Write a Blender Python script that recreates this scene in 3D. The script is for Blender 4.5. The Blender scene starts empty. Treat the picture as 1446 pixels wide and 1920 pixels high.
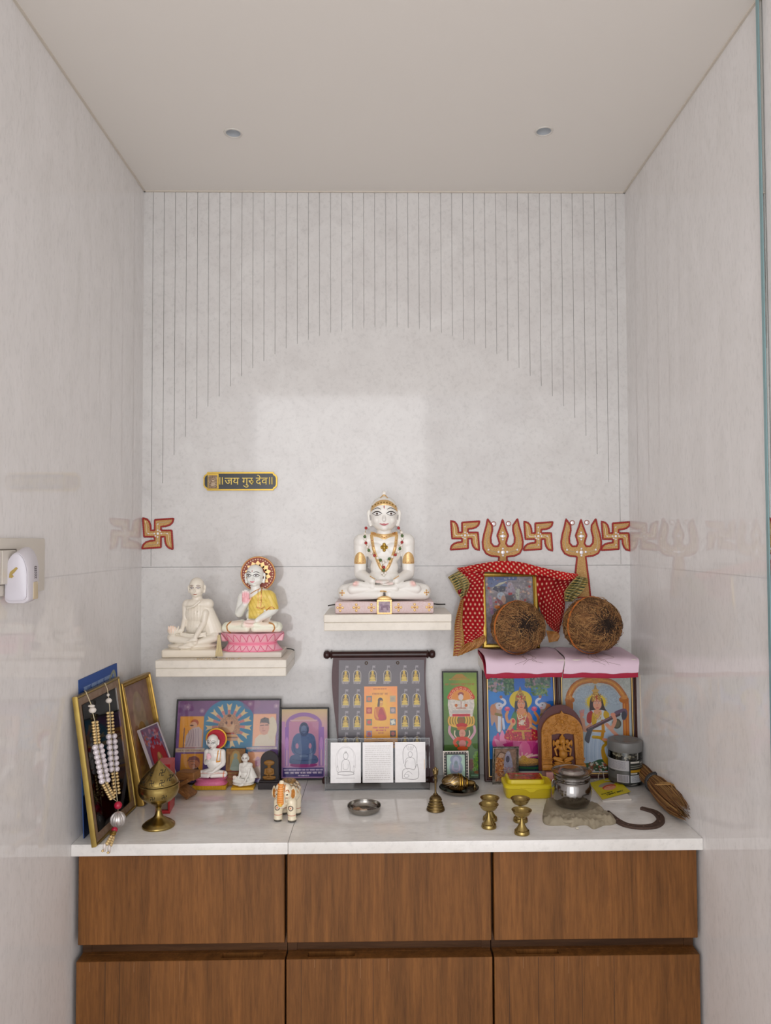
import bpy, bmesh, math, random
import numpy as np
from mathutils import Vector, Matrix, Euler
from mathutils.bvhtree import BVHTree
PI = math.pi
random.seed(7)
C = bpy.context.scene.collection
sc = bpy.context.scene

# ---------------- camera ----------------
W2 = 0.55                     # half width of the alcove
ZC = 0.858                    # worktop height
ZT = 2.179                    # ceiling
ZJ = 1.3239                   # joint between marble slabs
YF = -0.368                   # front edge of the worktop
CP = Vector((-0.0076, -1.684, 1.38)); YAW, PIT, ROL = 0.0150, 0.0323, -0.0041
FPX, CX0, CY0 = 1400.0, 723+17.1, 960+9.45
fw = Vector((math.sin(YAW)*math.cos(PIT), math.cos(YAW)*math.cos(PIT), math.sin(PIT)))
r0 = Vector((math.cos(YAW), -math.sin(YAW), 0)); u0 = r0.cross(fw)
rr = r0*math.cos(ROL)+u0*math.sin(ROL); uu = -r0*math.sin(ROL)+u0*math.cos(ROL)
cam = bpy.data.cameras.new('camera'); co = bpy.data.objects.new('camera', cam); C.objects.link(co)
co.matrix_world = Matrix(((rr.x, uu.x, -fw.x, CP.x), (rr.y, uu.y, -fw.y, CP.y), (rr.z, uu.z, -fw.z, CP.z), (0, 0, 0, 1)))
cam.sensor_fit = 'VERTICAL'; cam.sensor_height = 24.0; cam.lens = FPX/1920*24.0
cam.shift_x = -17.1/1920; cam.shift_y = 9.45/1920
cam.clip_start = 0.02
sc.camera = co

def ray(px, py):
    return fw + rr*((px-CX0)/FPX) + uu*((CY0-py)/FPX)
def wp(px, py, y):            # point of a vertical plane y = const
    d = ray(px, py); t = (y-CP.y)/d.y
    return CP + d*t
def cp(px, py, z=ZC):         # point on a horizontal surface
    d = ray(px, py); t = (z-CP.z)/d.z
    return CP + d*t

# ---------------- world, light, exposure ----------------
def lin(c):
    if isinstance(c, str):
        c = c.lstrip('#'); c = [int(c[i:i+2], 16) for i in (0, 2, 4)]
    return [(v/255/12.92 if v/255 <= .04045 else ((v/255+.055)/1.055)**2.4) for v in c]
KA = 1.25
def AM(c): return [min(.93, v*1.06) for v in lin(c)]
def A(c): return [min(.93, v*KA) for v in lin(c)]
w = bpy.data.worlds.new('world'); sc.world = w; w.use_nodes = True
w.node_tree.nodes['Background'].inputs[0].default_value = (*lin('eeeef2'), 1)
w.node_tree.nodes['Background'].inputs[1].default_value = 1.6
def area(name, loc, target, sx, sy, power, col):
    l = bpy.data.lights.new(name, 'AREA'); l.shape = 'RECTANGLE'; l.size = sx; l.size_y = sy; l.energy = power; l.color = col
    o = bpy.data.objects.new(name, l); C.objects.link(o); o.location = loc
    o.rotation_euler = (Vector(target)-Vector(loc)).to_track_quat('-Z', 'Y').to_euler(); return o
a0, a1 = wp(480, 680, 2.75), wp(800, 1250, 2.75)      # the window that the polished wall mirrors
LW, LH = a1.x-a0.x, a0.z-a1.z
area('daylight_window', ((a0.x+a1.x)/2, -2.75, (a0.z+a1.z)/2), ((a0.x+a1.x)/2, 0, (a0.z+a1.z)/2), LW, LH, 7.0*LW*LH, (1, .99, .985))
sc.view_settings.view_transform = 'Standard'; sc.view_settings.look = 'None'
sc.view_settings.gamma = 1; sc.view_settings.exposure = 0.16; sc.view_settings.use_curve_mapping = False

# ---------------- object helpers ----------------
def mesh_obj(name, me, mat, parent=None):
    o = bpy.data.objects.new(name, me); C.objects.link(o)
    if mat is not None: me.materials.append(mat)
    if parent is not None: o.parent = parent
    return o
def fin(name, B, mat, parent=None, smooth=35):
    me = bpy.data.meshes.new(name)
    bmesh.ops.recalc_face_normals(B, faces=B.faces)
    B.to_mesh(me); B.free()
    if smooth:
        me.shade_smooth(); me.set_sharp_from_angle(angle=math.radians(smooth))
    return mesh_obj(name, me, mat, parent)
def tag(o, label=None, cat=None, group=None, kind=None):
    if label: o['label'] = label
    if cat: o['category'] = cat
    if group: o['group'] = group
    if kind: o['kind'] = kind
    return o
def empty(name, loc, rz=0, label=None, cat=None, group=None, rot=None):
    o = bpy.data.objects.new(name, None); C.objects.link(o); o.empty_display_size = .02
    o.location = loc; o.rotation_euler = rot if rot else (0, 0, rz)
    return tag(o, label, cat, group)
def kids(o): return [c for c in bpy.data.objects if c.parent == o]
def copy_tree(o, parent=None):
    c = o.copy(); C.objects.link(c)
    if parent is not None: c.parent = parent
    for ch in kids(o): copy_tree(ch, c)
    return c
def struct(name, B, mat, smooth=0):
    o = fin(name, B, mat, None, smooth); o['kind'] = 'structure'; return o

# ---------------- geometry helpers ----------------
NB = bmesh.new
I4 = Matrix.Identity(4)
def T(x, y, z): return Matrix.Translation((x, y, z))
def R(a, ax): return Matrix.Rotation(a, 4, ax)
def box(B, c, s, M=I4, bev=0, seg=1):
    r = bmesh.ops.create_cube(B, size=1.0, matrix=M @ T(*c) @ Matrix.Diagonal((s[0], s[1], s[2], 1)))
    if bev:
        vs = set(r['verts']); es = [e for e in B.edges if e.verts[0] in vs and e.verts[1] in vs]
        bmesh.ops.bevel(B, geom=es, offset=bev, segments=seg, profile=.6, affect='EDGES')
    return B
def ell(B, c, r, M=I4, u=20, v=12):
    bmesh.ops.create_uvsphere(B, u_segments=u, v_segments=v, radius=1, matrix=M @ T(*c) @ Matrix.Diagonal((r[0], r[1], r[2], 1))); return B
def rings(B, RR, cap0=True, cap1=True, closed=False):
    vs = [[B.verts.new(p) for p in ring] for ring in RR]; n = len(RR[0])
    m = len(vs)
    for i in range(m if closed else m-1):
        a, b = vs[i], vs[(i+1) % m]
        for j in range(n): B.faces.new((a[j], a[(j+1) % n], b[(j+1) % n], b[j]))
    if not closed:
        if cap0: B.faces.new(vs[0][::-1])
        if cap1: B.faces.new(vs[-1])
    return B
def tube(B, pts, rad, seg=8, M=I4, closed=False, flat=1.0):
    pts = [Vector(p) for p in pts]; n = len(pts)
    if not hasattr(rad, '__len__'): rad = [rad]*n
    RR = []; up = None
    for i, p in enumerate(pts):
        if closed: t = pts[(i+1) % n]-pts[i-1]
        else: t = pts[min(i+1, n-1)]-pts[max(i-1, 0)]
        if t.length < 1e-9: t = Vector((0, 0, 1))
        t.normalize()
        if up is None:
            up = Vector((0, 0, 1)) if abs(t.z) < .9 else Vector((0, 1, 0))
        a = up-t*up.dot(t)
        if a.length < 1e-6: a = Vector((1, 0, 0))
        a.normalize(); b = t.cross(a); up = a
        RR.append([M @ (p+(a*math.cos(2*PI*k/seg)*flat+b*math.sin(2*PI*k/seg))*rad[i]) for k in range(seg)])
    return rings(B, RR, closed=closed)
def capsule(B, p0, p1, ra, rb, seg=14, M=I4):
    p0, p1 = Vector(p0), Vector(p1); d = (p1-p0)
    L = d.length; d = d/L if L > 1e-9 else Vector((0, 0, 1))
    pts, rad = [], []
    for k in range(1, 5): a = PI/2*(1-k/4); pts.append(p0-d*ra*math.sin(a)); rad.append(max(ra*math.cos(a), ra*.06))
    pts[0] = p0-d*ra*.999
    pts = [p0-d*ra] + pts[0:]; rad = [ra*.05]+[max(x, ra*.25) for x in rad]
    pts = [p0-d*ra*math.cos(t) for t in (0, .4, .8, 1.2, PI/2)]; rad = [max(ra*math.sin(t), ra*.03) for t in (0, .4, .8, 1.2, PI/2)]
    pts += [p1+d*rb*math.cos(t) for t in (PI/2, 1.2, .8, .4, 0)]; rad += [max(rb*math.sin(t), rb*.03) for t in (PI/2, 1.2, .8, .4, 0)]
    return tube(B, pts, rad, seg, M)
def lathe(B, prof, seg=32, M=I4, cap=True):
    RR = [[M @ Vector((max(r, 1e-5)*math.cos(2*PI*k/seg), max(r, 1e-5)*math.sin(2*PI*k/seg), z)) for k in range(seg)] for r, z in prof]
    return rings(B, RR, cap, cap)
def prism(B, poly, d0, d1, M=I4, plane='xz'):
    f = (lambda p, d: Vector((p[0], d, p[1]))) if plane == 'xz' else (lambda p, d: Vector((p[0], p[1], d)))
    a = [B.verts.new(M @ f(p, d0)) for p in poly]; b = [B.verts.new(M @ f(p, d1)) for p in poly]; n = len(poly)
    f1 = B.faces.new(a); f2 = B.faces.new(b[::-1]); f1.normal_update(); f2.normal_update()
    for i in range(n): B.faces.new((a[i], b[i], b[(i+1) % n], a[(i+1) % n]))
    bmesh.ops.triangulate(B, faces=[f1, f2], ngon_method='EAR_CLIP')
    return B
def cr(pts, n=8, closed=False):            # Catmull-Rom
    P = [Vector(p) for p in pts]; out = []; m = len(P)
    rng = range(m) if closed else range(m-1)
    for i in rng:
        if closed: a, b, c, d = P[(i-1) % m], P[i], P[(i+1) % m], P[(i+2) % m]
        else: a, b, c, d = P[max(i-1, 0)], P[i], P[i+1], P[min(i+2, m-1)]
        for k in range(n):
            t = k/n; out.append(.5*((2*b)+(c-a)*t+(2*a-5*b+4*c-d)*t*t+(3*b-a-3*c+d)*t**3))
    if not closed: out.append(P[-1])
    return out
def remesh(B, voxel, smooth=2):
    me = bpy.data.meshes.new('tmp'); B.to_mesh(me); B.free()
    o = bpy.data.objects.new('tmp', me); C.objects.link(o)
    m = o.modifiers.new('r', 'REMESH'); m.mode = 'VOXEL'; m.voxel_size = voxel
    if smooth: s = o.modifiers.new('s', 'SMOOTH'); s.iterations = smooth; s.factor = .5
    dg = bpy.context.evaluated_depsgraph_get(); ev = o.evaluated_get(dg)
    out = bpy.data.meshes.new_from_object(ev); bpy.data.objects.remove(o); bpy.data.meshes.remove(me)
    out.shade_smooth(); return out
def colour_mesh(me, fn):                    # fn(Nx3 array) -> Nx3 linear colours
    n = len(me.vertices); co_ = np.empty(n*3, 'f'); me.vertices.foreach_get('co', co_); co_ = co_.reshape(-1, 3)
    c = np.ones((n, 4), 'f'); c[:, :3] = fn(co_)
    at = me.color_attributes.new('Col', 'FLOAT_COLOR', 'POINT'); at.data.foreach_set('color', c.ravel())

# ---------------- materials ----------------
MC = {}
def nt(name):
    m = bpy.data.materials.new(name); m.use_nodes = True; t = m.node_tree; b = t.nodes['Principled BSDF']; return m, t, b
def setc(b, col, rough, metal=0, coat=0, trans=0, spec=.5):
    b.inputs['Base Color'].default_value = (*col, 1); b.inputs['Roughness'].default_value = rough
    b.inputs['Metallic'].default_value = metal; b.inputs['Coat Weight'].default_value = coat
    b.inputs['Transmission Weight'].default_value = trans; b.inputs['Specular IOR Level'].default_value = spec
def N(t, ty, **kw):
    n = t.nodes.new(ty)
    for k, v in kw.items():
        if k in n.inputs: n.inputs[k].default_value = v
        else: setattr(n, k, v)
    return n
def mat(name, c, rough=.5, metal=0, c2=None, scale=60, amt=.5, bump=0, bscale=200, coat=0, stretch=(1, 1, 1), spec=.5, raw=False):
    if name in MC: return MC[name]
    m, t, b = nt(name); f = lin if raw else AM
    setc(b, f(c), rough, metal, coat, 0, spec); L = t.links.new
    tc = t.nodes.new('ShaderNodeTexCoord'); mp = t.nodes.new('ShaderNodeMapping'); mp.inputs['Scale'].default_value = stretch
    L(tc.outputs['Object'], mp.inputs[0])
    if c2:
        n = N(t, 'ShaderNodeTexNoise', Scale=scale, Detail=6.0, Roughness=.6); L(mp.outputs[0], n.inputs['Vector'])
        r = t.nodes.new('ShaderNodeValToRGB'); r.color_ramp.elements[0].position = .5-amt/2; r.color_ramp.elements[1].position = .5+amt/2
        r.color_ramp.elements[0].color = (*f(c), 1); r.color_ramp.elements[1].color = (*f(c2), 1)
        L(n.outputs[0], r.inputs[0]); L(r.outputs[0], b.inputs['Base Color'])
    if bump:
        n = N(t, 'ShaderNodeTexNoise', Scale=bscale, Detail=5.0); L(mp.outputs[0], n.inputs['Vector'])
        bp = N(t, 'ShaderNodeBump', Strength=bump, Distance=.001); L(n.outputs[0], bp.inputs['Height']); L(bp.outputs[0], b.inputs['Normal'])
    MC[name] = m; return m
def matv(name, rough=.5, metal=0, coat=0, bump=0, bscale=300, spec=.5):
    if name in MC: return MC[name]
    m, t, b = nt(name); setc(b, (1, 1, 1), rough, metal, coat, 0, spec)
    a = t.nodes.new('ShaderNodeAttribute'); a.attribute_name = 'Col'; t.links.new(a.outputs['Color'], b.inputs['Base Color'])
    if bump:
        tc = t.nodes.new('ShaderNodeTexCoord'); n = N(t, 'ShaderNodeTexNoise', Scale=bscale, Detail=4.0); t.links.new(tc.outputs['Object'], n.inputs['Vector'])
        bp = N(t, 'ShaderNodeBump', Strength=bump, Distance=.001); t.links.new(n.outputs[0], bp.inputs['Height']); t.links.new(bp.outputs[0], b.inputs['Normal'])
    MC[name] = m; return m
def glass_mat(name, tint, rough=.02, fac=.0):
    if name in MC: return MC[name]
    m = bpy.data.materials.new(name); m.use_nodes = True; t = m.node_tree; t.nodes.clear()
    out = t.nodes.new('ShaderNodeOutputMaterial'); mx = t.nodes.new('ShaderNodeMixShader'); tr = t.nodes.new('ShaderNodeBsdfTransparent'); gl = t.nodes.new('ShaderNodeBsdfGlossy')
    tr.inputs[0].default_value = (*tint, 1); gl.inputs['Roughness'].default_value = rough
    fr = t.nodes.new('ShaderNodeFresnel'); fr.inputs[0].default_value = 1.32
    ad = t.nodes.new('ShaderNodeMath'); ad.operation = 'ADD'; ad.inputs[1].default_value = fac
    t.links.new(fr.outputs[0], ad.inputs[0]); t.links.new(ad.outputs[0], mx.inputs[0]); t.links.new(tr.outputs[0], mx.inputs[1]); t.links.new(gl.outputs[0], mx.inputs[2]); t.links.new(mx.outputs[0], out.inputs[0])
    MC[name] = m; return m
def marble(name, c, c2, stretch, rough=.12, spots=1.0, s1=9, bump=.12, s2=70.0):
    m, t, b = nt(name); setc(b, A(c), rough); L = t.links.new
    tc = t.nodes.new('ShaderNodeTexCoord'); mp = t.nodes.new('ShaderNodeMapping'); mp.inputs['Scale'].default_value = stretch; mp.inputs['Rotation'].default_value = (.3, .35, .2)
    L(tc.outputs['Object'], mp.inputs[0])
    n1 = N(t, 'ShaderNodeTexNoise', Scale=s1, Detail=8.0, Roughness=.65, Distortion=.6); L(mp.outputs[0], n1.inputs['Vector'])
    n2 = N(t, 'ShaderNodeTexNoise', Scale=s2, Detail=6.0, Roughness=.7); L(mp.outputs[0], n2.inputs['Vector'])
    r1 = t.nodes.new('ShaderNodeValToRGB'); e = r1.color_ramp.elements; e[0].position = .3; e[1].position = .7
    e[0].color = (*A(c2), 1); e[1].color = (*A(c), 1)
    L(n1.outputs[0], r1.inputs[0])
    r2 = t.nodes.new('ShaderNodeValToRGB'); e = r2.color_ramp.elements; e[0].position = .28; e[1].position = .5
    g = 1-.17*spots; e[0].color = (g, g, g, 1); e[1].color = (1, 1, 1, 1); L(n2.outputs[0], r2.inputs[0])
    mx = t.nodes.new('ShaderNodeMix'); mx.data_type = 'RGBA'; mx.blend_type = 'MULTIPLY'; mx.inputs[0].default_value = 1
    L(r1.outputs[0], mx.inputs[6]); L(r2.outputs[0], mx.inputs[7]); L(mx.outputs[2], b.inputs['Base Color'])
    n3 = N(t, 'ShaderNodeTexNoise', Scale=45.0, Detail=3.0); L(mp.outputs[0], n3.inputs['Vector'])
    bp = N(t, 'ShaderNodeBump', Strength=bump, Distance=.0006); L(n3.outputs[0], bp.inputs['Height']); L(bp.outputs[0], b.inputs['Normal'])
    MC[name] = m; return m
def wood(name, c, c2, axis='z', rough=.4, sc_=1.0, c3=None):
    m, t, b = nt(name); setc(b, A(c), rough, spec=.3); L = t.links.new
    tc = t.nodes.new('ShaderNodeTexCoord'); mp = t.nodes.new('ShaderNodeMapping')
    s = {'z': (14, 14, .9), 'x': (.9, 14, 14)}[axis]; mp.inputs['Scale'].default_value = [v*sc_ for v in s]
    oi = t.nodes.new('ShaderNodeObjectInfo'); ml = N(t, 'ShaderNodeMath', operation='MULTIPLY'); ml.inputs[1].default_value = 7.0; L(oi.outputs['Random'], ml.inputs[0]); L(ml.outputs[0], mp.inputs['Location'])
    L(tc.outputs['Object'], mp.inputs[0])
    n1 = N(t, 'ShaderNodeTexNoise', Scale=1.6, Detail=5.0, Roughness=.6, Distortion=1.2); L(mp.outputs[0], n1.inputs['Vector'])
    n2 = N(t, 'ShaderNodeTexNoise', Scale=14.0, Detail=6.0, Roughness=.75, Distortion=.5); L(mp.outputs[0], n2.inputs['Vector'])
    r1 = t.nodes.new('ShaderNodeValToRGB'); e = r1.color_ramp.elements; e[0].position = .3; e[1].position = .68; e[0].color = (*A(c2), 1); e[1].color = (*A(c), 1)
    if c3: x = e.new(.22); x.color = (*A(c3), 1)
    L(n1.outputs[0], r1.inputs[0])
    r2 = t.nodes.new('ShaderNodeValToRGB'); e = r2.color_ramp.elements; e[0].position = .3; e[1].position = .6; e[0].color = (.50, .46, .43, 1); e[1].color = (1, 1, 1, 1); L(n2.outputs[0], r2.inputs[0])
    mx = t.nodes.new('ShaderNodeMix'); mx.data_type = 'RGBA'; mx.blend_type = 'MULTIPLY'; mx.inputs[0].default_value = .85
    L(r1.outputs[0], mx.inputs[6]); L(r2.outputs[0], mx.inputs[7]); L(mx.outputs[2], b.inputs['Base Color'])
    MC[name] = m; return m

gold_paint = mat('gold_paint', 'cf9a52', .34, .45, c2='f0d6a2', scale=1100, amt=.3)
brass = mat('brass', 'a8935c', .27, 1, c2='8f7a48', scale=90, amt=.5, bump=.05, bscale=300)
brass_dark = mat('brass_dark', '84704a', .36, 1, c2='5f4e34', scale=120, amt=.5)
steel = mat('steel', 'b9b6b2', .16, 1, raw=True, c2='9a9794', scale=50)
gold_frame = mat('gold_frame', 'b8964e', .3, .8, c2='8c6c30', scale=40, amt=.6)
black = mat('black_plastic', '16130f', .4, raw=True)
backing = mat('backing_board', '6a5746', .8)
GLASS = glass_mat('picture_glass', (.985, .985, .985))
# ---------------- the room ----------------
m_back = marble('marble_back', 'c9c7c5', 'bebbb9', (1, 1, 1), .07, .75, 14, .05, 110.0)
m_side = marble('marble_side', 'd6d3d2', 'cdcac8', (2.2, 2.2, .8), .025, .7, 9, .006)
m_side.node_tree.nodes['Principled BSDF'].inputs['Specular IOR Level'].default_value = .36
m_ceil = mat('ceiling_paint', 'e5e0da', .6)
m_grout = mat('grout', 'b3a999', .8)
Y0 = 0.0
ptop = [612, 613, 615, 617, 621, 624, 630, 637, 645, 653, 664, 677, 690, 705, 724, 743, 762, 784, 818, 852, 905, 1060]
def build_back_wall():
    B = NB(); gw = .0016; gd = .003; xs = []
    for i in range(43):
        k = abs(i-21); x = -W2+.021+i*(1.1-.042)/42
        xs.append((x-gw/2, x+gw/2, max(wp(719, ptop[k], 0).z, ZJ+.002)))
    def quad(a, b, c, d): B.faces.new([B.verts.new(p) for p in (a, b, c, d)])
    px = -W2-.01
    for a, b, z in xs:
        quad((px, 0, ZJ+.0008), (a, 0, ZJ+.0008), (a, 0, ZT+.02), (px, 0, ZT+.02))
        quad((a, 0, ZJ+.0008), (b, 0, ZJ+.0008), (b, 0, z), (a, 0, z))
        quad((a, gd, z), (b, gd, z), (b, gd, ZT+.02), (a, gd, ZT+.02))
        quad((a, 0, z), (a, gd, z), (a, gd, ZT+.02), (a, 0, ZT+.02)); quad((b, gd, z), (b, 0, z), (b, 0, ZT+.02), (b, gd, ZT+.02)); quad((a, 0, z), (b, 0, z), (b, gd, z), (a, gd, z))
        px = b
    quad((px, 0, ZJ+.0008), (W2+.01, 0, ZJ+.0008), (W2+.01, 0, ZT+.02), (px, 0, ZT+.02))
    quad((-W2-.01, 0, ZJ+.0008), (W2+.01, 0, ZJ+.0008), (W2+.01, .004, ZJ+.0008), (-W2-.01, .004, ZJ+.0008))
    bmesh.ops.remove_doubles(B, verts=B.verts, dist=1e-5)
    box(B, (0, .054, (ZT)/2), (1.12, .1, ZT+.1))
    box(B, (0, .01, ZJ/2-.0004), (1.12, .02, ZJ-.0008))
    return struct('wall_back', B, m_back)
build_back_wall()
def side_wall(name, sx):
    B = NB()
    z1 = ZJ; z2 = 1.093
    for a, b in ((0, z1-.0007), (z1+.0007, ZT+.02)):
        box(B, (sx*(W2+.05), -.62, (a+b)/2), (.1, 1.3, b-a))
    box(B, (sx*(W2+.0508), -.62, ZT/2), (.1, 1.299, ZT))
    return struct(name, B, m_side)
side_wall('wall_left', -1); side_wall('wall_right', 1)
B = NB(); box(B, (0, -1.15, ZT+.05), (4.2, 2.5, .1)); 
LP = [cp(437.5, 249.5, ZT), cp(1020, 246, ZT)]
for p_ in LP:
    pass
def cut(B, cutters):
    me = bpy.data.meshes.new('a'); bmesh.ops.recalc_face_normals(B, faces=B.faces); B.to_mesh(me); B.free(); o = bpy.data.objects.new('a', me); C.objects.link(o)
    me2 = bpy.data.meshes.new('b'); bmesh.ops.recalc_face_normals(cutters, faces=cutters.faces); cutters.to_mesh(me2); cutters.free(); o2 = bpy.data.objects.new('b', me2); C.objects.link(o2)
    m = o.modifiers.new('x', 'BOOLEAN'); m.object = o2; m.operation = 'DIFFERENCE'; m.solver = 'EXACT'
    out = bpy.data.meshes.new_from_object(o.evaluated_get(bpy.context.evaluated_depsgraph_get()))
    for q in (o, o2): bpy.data.objects.remove(q)
    return out
CB = NB()
for p_ in LP: lathe(CB, [(.0150, -.01), (.0150, .03)], 40, M=T(p_.x, p_.y, ZT))
cme = cut(B, CB); ceil = mesh_obj('ceiling', cme, m_ceil); ceil['kind'] = 'structure'
B = NB(); box(B, (0, -1.6, -.05), (4.2, 3.4, .1)); struct('floor', B, marble('floor_marble', 'b9b2a8', 'aaa298', (1, 1, 1), .1))
# hairline of plaster where ceiling meets the marble
mt = mat('cove_bead', 'cfc6ba', .6)
for n_, c_, s_ in (('trim_1', (0, -.002, ZT-.0012), (1.1, .004, .0024)), ('trim_2', (-W2+.002, -.6, ZT-.0012), (.004, 1.2, .0024)), ('trim_3', (W2-.002, -.6, ZT-.0012), (.004, 1.2, .0024))):
    B = NB(); box(B, c_, s_); struct(n_, B, mt)
# recessed ceiling lights (off)
def downlight(p, label):
    e = empty('ceiling_light', (p.x, p.y, ZT), 0, label, 'ceiling light', 'recessed ceiling lights')
    B = NB(); lathe(B, [(.0138, .004), (.0140, -.0008), (.0152, -.0018), (.0176, -.0016), (.0184, -.0002), (.0150, .0002)], 44, cap=False); fin('trim_ring', B, mat('lamp_trim', 'd2cdc6', .35), e, 40)
    B = NB(); lathe(B, [(.0139, .0), (.0134, .008), (.0105, .016), (.0062, .0185)], 40, cap=False); fin('reflector', B, mat('lamp_reflector', 'c9cdd2', .25, .2), e, 60)
    B = NB(); lathe(B, [(.0001, .0172), (.0062, .0172), (.0064, .020), (.0001, .021)], 24); fin('lamp', B, mat('lamp_face', '57534f', .3), e, 40)
    return e
downlight(LP[0], 'small round recessed ceiling light, left one, switched off')
downlight(LP[1], 'small round recessed ceiling light, right one, switched off')
# ---------------- painted pictures: a colour canvas carried by a fine mesh grid ----------------
def AP(c):
    q = lin(c); l = .3*q[0]+.6*q[1]+.1*q[2]; return [max(.004, min(.9, (l+(v-l)*1.28)*.82)) for v in q]
class Cv:
    def __init__(s, x0, y0, x1, y1, nx, base):
        s.x0, s.y0, s.x1, s.y1 = x0, y0, x1, y1; s.nx = nx; s.ny = max(8, int(nx*abs(y1-y0)/abs(x1-x0)))
        s.X, s.Y = np.meshgrid(np.linspace(x0, x1, s.nx), np.linspace(y0, y1, s.ny)); s.p = abs(x1-x0)/s.nx
        s.a = np.ones((s.ny, s.nx, 3))*np.array(AP(base))
        s.rng = np.random.RandomState(3)
    def bl(s, d, c, al=1.0):
        m = (np.clip(.5-d/s.p, 0, 1)*al)[..., None]; s.a = s.a*(1-m)+np.array(AP(c) if isinstance(c, str) else c)*m; return s
    def rect(s, x0, y0, x1, y1, c, al=1.0):
        return s.bl(np.maximum(np.maximum(x0-s.X, s.X-x1), np.maximum(y0-s.Y, s.Y-y1)), c, al)
    def ell(s, cx, cy, rx, ry, c, rot=0, al=1.0):
        a = math.radians(rot); dx, dy = s.X-cx, s.Y-cy; u = dx*math.cos(a)+dy*math.sin(a); v = -dx*math.sin(a)+dy*math.cos(a)
        return s.bl((np.sqrt((u/rx)**2+(v/ry)**2)-1)*min(rx, ry), c, al)
    def ring(s, cx, cy, rx, ry, w, c, al=1.0):
        return s.bl(np.abs((np.sqrt(((s.X-cx)/rx)**2+((s.Y-cy)/ry)**2)-1)*min(rx, ry))-w/2, c, al)
    def line(s, pts, w, c, al=1.0):
        D = np.full(s.X.shape, 1e9)
        for (x0, y0), (x1, y1) in zip(pts[:-1], pts[1:]):
            dx, dy = x1-x0, y1-y0; L = dx*dx+dy*dy+1e-12; t = np.clip(((s.X-x0)*dx+(s.Y-y0)*dy)/L, 0, 1)
            D = np.minimum(D, np.hypot(s.X-x0-t*dx, s.Y-y0-t*dy))
        return s.bl(D-w/2, c, al)
    def curve(s, pts, w, c, al=1.0):
        return s.line([(p[0], p[1]) for p in cr([(x, y, 0) for x, y in pts], 6)], w, c, al)
    def poly(s, pts, c, al=1.0, smooth=False):
        if smooth: pts = [(p[0], p[1]) for p in cr([(x, y, 0) for x, y in pts], 5, True)]
        D = np.full(s.X.shape, 1e9); ins = np.zeros(s.X.shape, bool); n = len(pts)
        for i in range(n):
            (x0, y0), (x1, y1) = pts[i], pts[(i+1) % n]
            dx, dy = x1-x0, y1-y0; L = dx*dx+dy*dy+1e-12; t = np.clip(((s.X-x0)*dx+(s.Y-y0)*dy)/L, 0, 1)
            D = np.minimum(D, np.hypot(s.X-x0-t*dx, s.Y-y0-t*dy))
            if abs(dy) > 1e-12: ins ^= ((y0 > s.Y) != (y1 > s.Y)) & (s.X < dx*(s.Y-y0)/dy+x0)
        return s.bl(np.where(ins, -D, D), c, al)
    def grad(s, y0, c0, y1, c1):
        t = np.clip((s.Y-y0)/(y1-y0), 0, 1)[..., None]; s.a = np.array(AP(c0))*(1-t)+np.array(AP(c1))*t; return s
    def radial(s, cx, cy, r, c, al=1.0):
        m = (np.clip(1-np.hypot(s.X-cx, s.Y-cy)/r, 0, 1)*al)[..., None]; s.a = s.a*(1-m)+np.array(AP(c))*m; return s
    def mottle(s, amp, cell, region=None):
        k = max(2, int(cell/s.p)); g = s.rng.rand(s.ny//k+3, s.nx//k+3); yi = np.arange(s.ny)/k; xi = np.arange(s.nx)/k
        y0 = yi.astype(int); x0 = xi.astype(int); fy = (yi-y0)[:, None]; fx = (xi-x0)[None]
        v = (g[y0][:, x0]*(1-fx)+g[y0][:, x0+1]*fx)*(1-fy)+(g[y0+1][:, x0]*(1-fx)+g[y0+1][:, x0+1]*fx)*fy
        f = (1+amp*(v-.5)*2)[..., None]
        if region:
            x0, y0, x1, y1 = region; m = ((s.X > x0) & (s.X < x1) & (s.Y > y0) & (s.Y < y1))[..., None]; f = np.where(m, f, 1)
        s.a = np.clip(s.a*f, 0, .95); return s
    def dots(s, n, x0, y0, x1, y1, r, cols, al=1.0):
        for i in range(n):
            s.ell(x0+(x1-x0)*s.rng.rand(), y0+(y1-y0)*s.rng.rand(), r*(.6+.8*s.rng.rand()), r*(.6+.8*s.rng.rand()), cols[i % len(cols)], 0, al)
        return s
    def script(s, x0, y0, x1, h, c, w=None, al=1.0, gap=.18):   # a small line of writing hanging from its head bar
        w = w or h*.16; x = x0
        while x < x1:
            L = h*(2.0+2.2*s.rng.rand()); L = min(L, x1-x)
            if L < h*.5: break
            s.line([(x, y0), (x+L, y0)], w, c, al); q = x+h*.3
            while q < x+L-.1*h:
                s.line([(q, y0), (q, y0+h)], w, c, al)
                if s.rng.rand() < .7: s.ring(q-h*.22, y0+h*.5, h*.2, h*.22, w, c, al)
                q += h*.62
            x += L+h*.5
        return s
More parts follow.
